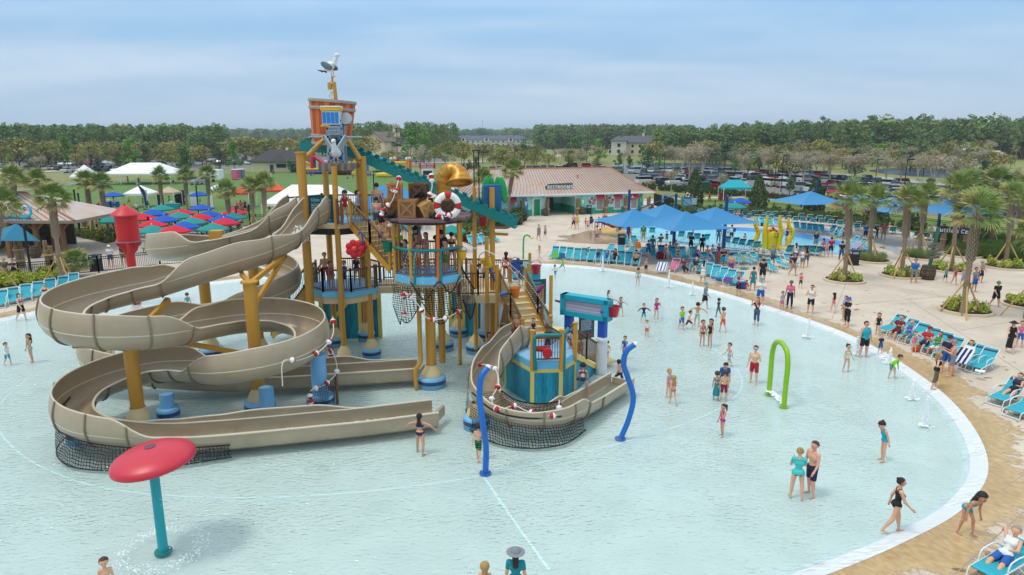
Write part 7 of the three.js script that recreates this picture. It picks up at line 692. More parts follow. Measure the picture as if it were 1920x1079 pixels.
// ---------- people ----------
// a body is one surface: tapered capsules between joints, smoothly joined and meshed on a grid (surface nets)
function netsMesh(f,lo,hi,cell){
const nx=Math.ceil((hi.x-lo.x)/cell)+1,ny=Math.ceil((hi.y-lo.y)/cell)+1,nz=Math.ceil((hi.z-lo.z)/cell)+1,v=new Float32Array(nx*ny*nz),id=(i,j,k)=>(k*ny+j)*nx+i;
for (let k=0;k<nz;k++) for (let j=0;j<ny;j++) for (let i=0;i<nx;i++) v[id(i,j,k)]=f(lo.x+i*cell,lo.y+j*cell,lo.z+k*cell);
const vi=new Int32Array(nx*ny*nz).fill(-1),P=[],idx=[],c8=[];
for (let k=0;k<nz-1;k++) for (let j=0;j<ny-1;j++) for (let i=0;i<nx-1;i++){
let m=0;for (let q=0;q<8;q++){c8[q]=v[id(i+(q&1),j+(q>>1&1),k+(q>>2))];if (c8[q]<0) m|=1<<q;} if (m===0||m===255) continue;
let n=0,x=0,y=0,z=0;for (let a=0;a<8;a++) for (const b of [1,2,4]) if (!(a&b)&&(c8[a]<0) !==(c8[a|b]<0)){const t=c8[a]/(c8[a]-c8[a|b]);n++;x +=(a&1)+(b===1?t:0);y +=(a>>1&1)+(b===2?t:0);z +=(a>>2)+(b===4?t:0);}
vi[id(i,j,k)]=P.length/3;P.push(lo.x+(i+x/n)*cell,lo.y+(j+y/n)*cell,lo.z+(k+z/n)*cell);}
for (let k=1;k<nz-1;k++) for (let j=1;j<ny-1;j++) for (let i=1;i<nx-1;i++){const s=v[id(i,j,k)]<0;const face=(s2,a,b,c,d)=>{if (s===s2) return;const q=[vi[a],vi[b],vi[c],vi[d]];if (q.includes(-1)) return;s?idx.push(q[0],q[1],q[2],q[0],q[2],q[3]):idx.push(q[0],q[2],q[1],q[0],q[3],q[2]);};
face(v[id(i+1,j,k)]<0,id(i,j-1,k-1),id(i,j,k-1),id(i,j,k),id(i,j-1,k));face(v[id(i,j+1,k)]<0,id(i-1,j,k-1),id(i-1,j,k),id(i,j,k),id(i,j,k-1));face(v[id(i,j,k+1)]<0,id(i-1,j-1,k),id(i,j-1,k),id(i,j,k),id(i-1,j,k));}
const N=new Float32Array(P.length),e=cell*.4;for (let i=0;i<P.length;i +=3){for (let it=0;it<2;it++){const [x,y,z]=[P[i],P[i+1],P[i+2]],d=f(x,y,z);let gx=f(x+e,y,z)-f(x-e,y,z),gy=f(x,y+e,z)-f(x,y-e,z),gz=f(x,y,z+e)-f(x,y,z-e);const l=Math.hypot(gx,gy,gz)||1;gx /=l;gy /=l;gz /=l;if (!it){P[i] -=gx*d;P[i+1] -=gy*d;P[i+2] -=gz*d;} N[i]=gx;N[i+1]=gy;N[i+2]=gz;}}
return{P,N,idx};
}
const geoOf=(P,N,idx)=>{const g=new THREE.BufferGeometry();g.setAttribute('position',new THREE.Float32BufferAttribute(P,3));g.setAttribute('normal',new THREE.Float32BufferAttribute(N,3));const uv=new Float32Array(P.length/3*2);for (let i=0;i<P.length/3;i++){uv[i*2]=Math.atan2(P[i*3],P[i*3+2])/PI;uv[i*2+1]=P[i*3+1]*2;} g.setAttribute('uv',new THREE.Float32BufferAttribute(uv,2));if (idx) g.setIndex(idx);return g;};
// pose: hipL,hipR flex, kneeL,kneeR, leg spread, armL/armR [flex, abduct, elbow, inward], lean, head pitch, recline root
const POSE={
stand:{l:[2,-2],k:[2,2],s:5,a:[[4,9,10,0],[-2,9,12,0]]},easy:{l:[8,-6],k:[14,3],s:6,a:[[12,12,30,.2],[0,14,18,0]],yaw:25},walk:{l:[15,-13],k:[8,20],s:2,a:[[-22,8,18,0],[24,8,28,.1]],lean:4},run:{l:[52,-28],k:[60,62],s:3,a:[[-35,14,80,.2],[40,14,85,.2]],lean:16},
fold:{l:[3,-3],k:[3,3],s:7,a:[[30,14,88,1.1],[28,14,95,1.1]]},face:{l:[6,-6],k:[10,3],s:5,a:[[42,16,128,.5],[2,9,14,0]]},out:{l:[14,-10],k:[14,8],s:8,a:[[8,66,16,0],[8,70,12,0]]},hold:{l:[4,-4],k:[4,4],s:6,a:[[28,8,82,.5],[30,8,86,.5]],head:18},photo:{l:[3,-3],k:[3,3],s:6,a:[[62,16,100,.6],[58,12,112,.5]]},hips:{l:[3,-6],k:[4,6],s:8,a:[[-12,42,88,.9],[-12,42,88,.9]]},
down:{l:[4,-2],k:[4,4],s:4,a:[[-8,8,10,0],[-14,8,12,0]],lean:12,head:42},bend:{l:[26,4],k:[22,16],s:5,a:[[34,8,24,.1],[26,6,20,0]],lean:46,head:16},sit:{l:[82,78],k:[58,66],s:7,a:[[32,14,52,.5],[28,16,60,.5]],lean:-24,base:.36},chair:{l:[88,86],k:[84,80],s:8,a:[[36,10,60,.4],[30,12,66,.4]],lean:6,base:.45},lie:{l:[74,78],k:[14,26],s:5,a:[[20,14,50,.4],[-150,30,60,0]],lean:-40,base:.4},
crouch:{l:[112,106],k:[128,122],s:9,a:[[58,10,40,.2],[66,8,30,.2]],lean:24,base:.3},climb:{l:[70,10],k:[62,12],s:22,a:[[66,10,20,0],[50,16,24,0]],lean:52,head:-10},wave:{l:[8,-8],k:[10,6],s:5,a:[[120,30,40,.2],[6,12,12,0]]},
};
const BT={m:{h:1.78,sh:.195,hip:.088,th:1,ch:1.06,hd:1,wa:1.0},w:{h:1.66,sh:.17,hip:.098,th:1.04,ch:.9,hd:1.0,wa:.86},k:{h:1.24,sh:.165,hip:.08,th:.84,ch:.84,hd:1.3,wa:.84},b:{h:1.8,sh:.205,hip:.1,th:1.22,ch:1.32,hd:1,wa:1.42}};
const bodyCache={};
function buildBody(pose,bt,near){
const key=pose+bt+near;if (bodyCache[key]) return bodyCache[key];
const p=POSE[pose],T=BT[bt],S=T.h/1.75,B=[],r=(d)=>d*RAD;const J={};const lean=r(p.lean??0),rotL=(v)=>V(v.x,v.y*Math.cos(lean)-v.z*Math.sin(lean),v.y*Math.sin(lean)+v.z*Math.cos(lean)).applyAxisAngle(V(0,1,0),0);
const up=(y,z=0,x=0)=>J.pel.clone().add(rotL(V(x,y,z)));J.pel=V(0,0,0);const legs=[1,-1].map((sd,i)=>{const f=r(p.l[i]),k=r(p.k[i]),ab=r(p.s),h=V(sd*T.hip,-.03,0),kn=h.clone().add(V(Math.sin(ab)*sd*.42,-Math.cos(f)*Math.cos(ab)*.42,Math.sin(f)*.42)),an=kn.clone().add(V(Math.sin(ab)*sd*.16,-Math.cos(f-k)*.405,Math.sin(f-k)*.405)),flat=pose==='lie'||(pose==='sit')?.6:0,tz=Math.max(.0,Math.cos((f-k)*.45)),toe=an.clone().add(V(sd*.03,-.055+flat*.1+Math.max(0,-(f-k))*-.06,.15*tz)),heel=an.clone().add(V(0,-.05,-.035));return{h,kn,an,toe,heel};});
const low=Math.min(...legs.flatMap((l)=>[l.toe.y,l.heel.y])) - .025,y0=p.base?p.base/S + .09:-low;const hl=T.hd;
const chest=up(.30),neck=up(.50,-.005),hp=r((p.head??0)+(p.lean??0)*.35),head=neck.clone().add(V(0,.075 + .1*hl,0).add(V(0,-.04*Math.sin(Math.abs(hp)),.13*Math.sin(hp))));J.head=head;
const arms=[1,-1].map((sd,i)=>{const [fl,ab,el,inw]=p.a[i],s=up(.44,0,sd*T.sh),f=r(fl),a=r(ab),e=r(el);const d=rotL(V(Math.sin(a)*sd,-Math.cos(f)*Math.cos(a),Math.sin(f)*Math.cos(a))),eb=s.clone().addScaledVector(d,.29),d2=rotL(V(Math.sin(a)*sd*(1-inw)-sd*inw*.75*Math.sin(Math.min(e,1.6)),-Math.cos(f+e),Math.sin(f+e)*(1-inw*.3))).normalize(),wr=eb.clone().addScaledVector(d2,.25),ha=wr.clone().addScaledVector(d2,.085);return{s,eb,wr,ha,d2,sd};});
const cap=(a,b,ra,rb,id,sz=1)=>B.push({a,b,ra,rb,id,sz,d:b.clone().sub(a),l2:b.distanceToSquared(a)||1e-6});
const c=T.ch,t=T.th;cap(V(-.06,0,0),V(.06,0,0),.105*t,.105*t,'pelvis',1.15);cap(up(.02),up(.2),.108*T.wa*1.02,.104*T.wa,'waist',1.25);cap(up(.31,0,-.07*c),up(.31,0,.07*c),.112*c,.112*c,'chest',1.2);cap(up(.2),chest,.105*T.wa,.115*c,'belly',1.2);cap(up(.43,-.01,-T.sh*.8),up(.43,-.01,T.sh*.8),.058,.058,'yoke',1);if (bt==='w') for (const s of [-1,1]) cap(up(.3,.075,s*.075),up(.3,.08,s*.075),.06,.06,'chest');cap(neck.clone().add(V(0,-.05,-.01)),head.clone().add(V(0,-.04*hl,-.01)),.055,.05,'neck');cap(V(0,-.01,-.05*t).add(V(-.05,0,0)),V(.05,-.01,-.05*t),.085*t,.085*t,'pelvis');
legs.forEach((l)=>{cap(l.h,l.kn,.086*t,.056*t,'thigh');cap(l.kn,l.an,.054*t,.034*t,'shin');cap(l.kn.clone().lerp(l.an,.15).add(V(0,0,-.012)),l.kn.clone().lerp(l.an,.5).add(V(0,0,-.014)),.05*t,.042*t,'calf');cap(l.heel,l.toe,.034,.026,'foot');});arms.forEach((q)=>{cap(q.s,q.eb,.048*(t+1)/2*(bt==='m'?1.1:1),.038*(t+1)/2,'uparm');cap(q.eb,q.wr,.038*(t+1)/2,.025,'forearm');cap(q.wr,q.ha,.027,.024,'hand',near?1:1);});
const hr=.112*hl;cap(head.clone().add(V(0,.02*hl,-.012)),head.clone().add(V(0,.03*hl,.008)),hr*.92,hr*.9,'head');cap(head.clone().add(V(0,-.05*hl,.03)),head.clone().add(V(0,-.07*hl,.045)),hr*.58,hr*.45,'jaw');
const all=B.filter((b)=>!near||(b.id !=='head'&&b.id !=='jaw'));
const dist=(b,x,y,z)=>{const px=x-b.a.x,py=y-b.a.y,pz=(z-b.a.z),tt=Math.max(0,Math.min(1,(px*b.d.x+py*b.d.y+pz*b.d.z)/b.l2)),qx=px-b.d.x*tt,qy=py-b.d.y*tt,qz=(pz-b.d.z*tt)*b.sz;return Math.sqrt(qx*qx+qy*qy+qz*qz)-(b.ra+(b.rb-b.ra)*tt);};
const mk=(bs,k)=>(x,y,z)=>{let d=9;for (const b of bs){const e=dist(b,x,y,z),h=Math.max(k-Math.abs(d-e),0)/k;d=Math.min(d,e)-h*h*k*.25;} return d;};
const box3=new THREE.Box3();all.forEach((b)=>{const R=Math.max(b.ra,b.rb) + .06;box3.expandByPoint(b.a.clone().addScalar(R)).expandByPoint(b.a.clone().addScalar(-R)).expandByPoint(b.b.clone().addScalar(R)).expandByPoint(b.b.clone().addScalar(-R));});
const cell=near?.021:.036,M0=netsMesh(mk(all,.035),box3.min,box3.max,cell);const list=[[M0.P,M0.N,M0.idx]];let bodyG=geoOf(M0.P,M0.N,M0.idx);
const extra=[];if (near){
const h=head,H=B.filter((b)=>b.id==='head'||b.id==='jaw').concat(B.filter((b)=>b.id==='neck'));const hb=[];const o=(x,y,z)=>h.clone().add(V(x*hl,y*hl,z*hl));const c2=(a,b,ra,rb)=>hb.push({a,b,ra:ra*hl,rb:rb*hl,sz:1,d:b.clone().sub(a),l2:b.distanceToSquared(a)||1e-6});c2(o(0,.015,.105),o(0,-.022,.122),.011,.018);for (const s of [-1,1]){c2(o(s*.098,.0,-.01),o(s*.102,.028,-.018),.014,.018);c2(o(s*.035,.035,.086),o(s*.015,.035,.094),.014,.012);c2(o(s*.045,-.015,.075),o(s*.04,-.02,.08),.022,.02);} c2(o(-.02,-.06,.093),o(.02,-.06,.093),.012,.012);
const bb=new THREE.Box3(h.clone().addScalar(-.2),h.clone().addScalar(.2));const HM=netsMesh(mk([...H,...hb],.014),bb.min,bb.max,.013);extra.push(geoOf(HM.P,HM.N,HM.idx));}
arms.forEach((q)=>{const s=near?1:1.15,u=q.d2,sd=V(0,0,1).cross(u).lengthSq()>.1?V(0,0,1).addScaledVector(u,-u.z).normalize():V(1,0,0).addScaledVector(u,-u.x).normalize(),nrm=sd.clone().cross(u).multiplyScalar(q.sd);for (let i=0;i<(near?4:0);i++){const b=q.ha.clone().addScaledVector(sd,(1.5-i)*.016*s).addScaledVector(u,-.01),L=[.062,.07,.066,.05][i],m=b.clone().addScaledVector(u,L*.55).addScaledVector(nrm,.004),e=m.clone().addScaledVector(u,L*.4).addScaledVector(nrm,-.022);extra.push(bar(b,m,.0095,5,.0088),bar(m,e,.0088,5,.007));} if (near){const b=q.wr.clone().addScaledVector(sd,.022).addScaledVector(u,.02),m=b.clone().addScaledVector(u,.03).addScaledVector(sd,.022),e=m.clone().addScaledVector(u,.03).addScaledVector(sd,.004);extra.push(bar(b,m,.011,5,.01),bar(m,e,.01,5,.008));}});
if (extra.length) bodyG=merge([bodyG,...extra]);

const id=[],tt=[];for (let i=0;i<M0.P.length;i +=3){let bd=9,bi=null,bt2=0;for (const b of all){const e=dist(b,M0.P[i],M0.P[i+1],M0.P[i+2]);if (e<bd){bd=e;bi=b;bt2=((M0.P[i]-b.a.x)*b.d.x+(M0.P[i+1]-b.a.y)*b.d.y+(M0.P[i+2]-b.a.z)*b.d.z)/b.l2;}} id.push(bi.id);tt.push(bt2);}
const inv=new THREE.Vector3(),torsoY=(i)=>{inv.set(M0.P[i*3],M0.P[i*3+1],M0.P[i*3+2]).sub(J.pel);return inv.y*Math.cos(lean)+inv.z*Math.sin(lean);};
const garments={};const cut=(name,s,off)=>{if (garments[name]) return garments[name];const P=[],N=[],val=id.map((_,i)=>s(id[i],tt[i],torsoY(i),M0.P[i*3]));const V3=(i)=>[0,1,2].map((k)=>M0.P[i*3+k]+M0.N[i*3+k]*off(id[i],tt[i])),N3=(i)=>[0,1,2].map((k)=>M0.N[i*3+k]);for (let f=0;f<M0.idx.length;f +=3){const v=[M0.idx[f],M0.idx[f+1],M0.idx[f+2]],poly=[];for (let e=0;e<3;e++){const a=v[e],b=v[(e+1) % 3];if (val[a]>=0) poly.push([V3(a),N3(a)]);if ((val[a]>=0) !==(val[b]>=0)){const k=val[a]/(val[a]-val[b]),A=V3(a),Bb=V3(b),na=N3(a),nb=N3(b);poly.push([A.map((x,q)=>x+(Bb[q]-x)*k),na.map((x,q)=>x+(nb[q]-x)*k)]);}} for (let q=1;q<poly.length-1;q++) for (const w of [poly[0],poly[q],poly[q+1]]){P.push(...w[0]);N.push(...w[1]);}} return garments[name]=P.length?geoOf(P,N):null;};
const out={geo:bodyG,y0,S,head,hl,hp,cut,arms,legs,J,bt};return bodyCache[key]=out;
}
const TR=['waist','belly','chest','yoke','pelvis'];
const GAR={
tee:[(i,t,y)=>i==='uparm'?(.62-t)*.29:TR.includes(i)?Math.min(y + .06,.485-y + .03):i==='thigh'?y + .06:-.05,(i,t)=>i==='uparm'?.010:.010],ls:[(i,t,y)=>i==='uparm'?.1:i==='forearm'?(.92-t)*.25:TR.includes(i)?y + .06:i==='thigh'?y + .06:-.05,()=>.012],tank:[(i,t,y,x)=>i==='uparm'?-.04:TR.includes(i)?Math.min(y + .05,.5-y-Math.max(0,Math.abs(x) - .12)*1.2):i==='thigh'?y + .05:-.05,()=>.012],bik:[(i,t,y,x)=>TR.includes(i)?Math.min(y - .255,.345-y+(Math.abs(Math.abs(x) - .08)<.02?.12:0)):-.04,()=>.007],one:[(i,t,y,x)=>i==='thigh'?(y + .05)-Math.abs(x)*.25:TR.includes(i)?Math.min(.4-y+(Math.abs(Math.abs(x) - .08)<.022?.12:0),y + .11):-.04,()=>.008],
sh:[(i,t,y)=>i==='thigh'?(.82-t)*.42:i==='pelvis'?.08-y:i==='waist'?.06-y:-.05,(i,t)=>i==='thigh'?.014 + .014*Math.max(0,t):.011],br:[(i,t,y,x)=>i==='thigh'?y + .045-Math.abs(x)*.2:i==='pelvis'?.05-y:i==='waist'?.03-y:-.05,()=>.009],pa:[(i,t,y)=>i==='thigh'?.1:i==='shin'||i==='calf'?(i==='calf'?.1:(.86-t)*.4):i==='pelvis'?.08-y:i==='waist'?.06-y:-.05,()=>.013],cap:[(i,t,y)=>i==='thigh'?.1:i==='shin'?(.45-t)*.4:i==='calf'?(.75-t)*.2:i==='pelvis'?.08-y:i==='waist'?.06-y:-.05,()=>.011],
};
const COL={white:'#dcdcda',black:'#191a1d',navy:'#1b2545',blue:'#1f5fae',teal:'#0f7f8a',aqua:'#46b8b4',turquoise:'#1aa0b0',green:'#1c8a42',lime:'#7ed321',yellow:'#e3b92c',orange:'#e0622a',red:'#b01c2b',maroon:'#6b1a2e',pink:'#d96a8e',coral:'#dd5b5e',magenta:'#c21f7a',purple:'#6a3d8f',lavender:'#9a93c4',grey:'#7c8288',khaki:'#a08e6c',brown:'#5f4632',cream:'#d6cbb2',olive:'#5d5a42',denim:'#3f5878'};
const SKIN=['#d6a384','#c79070','#e0b397','#9c6c4c','#553729','#da9f88'].map((c)=>C(c,.55)),HAIR={d:'#1f1714',b:'#4a3222',y:'#a8824c',g:'#8d8880',r:'#6e3d22'};
const stripe={};const fab=(c)=>{if (!c.includes('+')) return C(COL[c]??c,.85);return stripe[c]??=new THREE.MeshStandardMaterial({roughness:.85,map:(()=>{const [a,b]=c.split('+').map((x)=>tone(COL[x]));return tex(4,32,(u,v)=>((v*5) % 1<.5?a:b));})()});};
// hair and hats in head space (unit: adult head)
const HG={};{const sph=(sx,sy,sz,keep)=>{const g=new THREE.SphereGeometry(.112,18,14).scale(sx,sy,sz),P=g.attributes.position,ix=g.index.array,out=[];for (let f=0;f<ix.length;f +=3){let ok=0;for (let k=0;k<3;k++) if (keep(P.getX(ix[f+k]),P.getY(ix[f+k]),P.getZ(ix[f+k]))) ok++;if (ok>=2) out.push(ix[f],ix[f+1],ix[f+2]);} g.setIndex(out);return g.translate(0,.028,-.012);};const scalp=(lo)=>(x,y,z)=>z>.045?y>.055:z>0?y>.0+z*1.2:y>lo;
HG.short=sph(1.06,1.1,1.12,scalp(-.055));HG.long=merge([sph(1.08,1.1,1.14,scalp(-.08)),xf(new THREE.CylinderGeometry(.085,.06,.34,12,1),0,-.14,-.07,0,.08),ball(.06,0,-.3,-.085,1.2,.8,.8)]);HG.pony=merge([sph(1.05,1.09,1.12,scalp(-.06)),ball(.05,0,.06,-.14),bar(V(0,.05,-.15),V(0,-.2,-.17),.04,8,.018)]);HG.bun=merge([sph(1.03,1.05,1.08,scalp(-.06)),ball(.042,0,.1,-.1)]);
HG.cap=merge([sph(1.12,1.14,1.16,(x,y)=>y>.02),xf(cyl(.085,.075,.014,0,0,0,14),0,.045,.13,0,.15)]);HG.hat=merge([sph(1.12,1.2,1.14,(x,y)=>y>.02),lathe([[.1,.05],[.22,.035],[.225,.045],[.1,.065]],20).translate(0,0,-.01)]);HG.eyes=merge([ball(.0125,.036,.012,.098,1,.8,.6,6),ball(.0125,-.036,.012,.098,1,.8,.6,6)]);HG.mouth=ball(.022,0,-.058,.1,1,.25,.35,8);HG.shades=merge([rbox(.052,.032,.012,.036,.012,.108),rbox(.052,.032,.012,-.036,.012,.108),box(.16,.008,.008,0,.02,.1)]);}
const PN={stand:'standing',easy:'standing at ease',walk:'walking',run:'running',fold:'with folded arms',face:'with hand to face',out:'with arms spread',hold:'looking at held phone',photo:'taking a photo',hips:'with hands on hips',down:'looking down',bend:'bending forward',sit:'reclining',chair:'sitting',lie:'lying back',crouch:'crouching',climb:'climbing',wave:'with raised arm'};
const GN={tee:'shirt',ls:'long sleeved top',tank:'tank top',bik:'bikini top',one:'swimsuit',sh:'shorts',br:'bikini bottom',pa:'trousers',cap:'cropped leggings',dr:'dress',sk:'skirt'};
function person(bt,pose,pos,face,skin,hair,top,bot,where,o={}){
const near=o.near?1:0,B=buildBody(pose,bt,near),s=(o.h??BT[bt].h)/BT[bt].h*B.S,kid=bt==='k'?'child':'adult';const [tk,tc]=(top||':').split(':'),[bk,bc]=(bot||':').split(':');
const cn2=(c)=>c.replace('+',' and '),wear=tk&&bk?cn2(tc) + ' ' + GN[tk]+(tk==='one'?'':' and ' + cn2(bc) + ' ' + GN[bk]):tk?cn2(tc) + ' ' + GN[tk]:bk?'bare chest and ' + cn2(bc) + ' ' + GN[bk]:'swimwear';
let lb=kid + ' in ' + wear + ' ' + PN[pose] + ' ' + where;const nw=()=>lb.split(' ').length;if (nw()>12) lb=kid + ' in ' + wear + ' ' + where;if (nw()>12) lb=kid + ' in ' + (tk?cn2(tc) + ' ' + GN[tk]:cn2(bc) + ' ' + GN[bk]) + ' ' + where;const t=thing('person',lb,'person',pos,face*RAD);t.scale.setScalar(s);const sub=(n,g,m)=>{const q=part(t,n,g,m);q.position.y=B.y0;return q;};sub('body',B.geo,SKIN[skin]);
const g=(k,c)=>{if (k==='dr'||k==='sk'){const hem=k==='dr'?-.36:-.62;if (k==='dr'){const q=B.cut('tank',...GAR.tank);q&&sub('dress_top',q,fab(c));} sub('skirt',new THREE.CylinderGeometry(.135,.21,-hem + .12,18,3,true).scale(1,1,.85).translate(0,(hem + .12)/2,0),C(COL[c],.85,{side:THREE.DoubleSide}));return;} const q=B.cut(k,...GAR[k]);if (q) sub({tee:'shirt',ls:'shirt',tank:'top',bik:'swim_top',one:'swimsuit',sh:'shorts',br:'swim_bottom',pa:'trousers',cap:'leggings'}[k],q,fab(c));};if (tk) g(tk,tc);if (bk) g(bk,bc);
const hd=(n,gg,m)=>{const q=sub(n,gg,m);q.position.copy(B.head).add(V(0,B.y0,0));q.scale.setScalar(B.hl);q.rotation.x=B.hp*.8;return q;};const [hk,hc,hat]=hair.split(':');const hs={s:'short',l:'long',p:'pony',u:'bun'}[hk];if (hs) hd('hair',HG[hs],C(HAIR[hc],.7));if (hat) hd('hat',HG[hat.startsWith('!')?'hat':'cap'],C(COL[hat.replace('!','')],.8));if (near){hd('eyes',HG.eyes,M.black);hd('mouth',HG.mouth,C('#8d4a44',.6));} if (o.shades) hd('sunglasses',HG.shades,M.black);
return t;
}
const P0=(px,py)=>{let p=G(px,py,-.07);if (!inPool(p)) return G(px,py,0);return p.setY(poolY(p.x,p.z));};
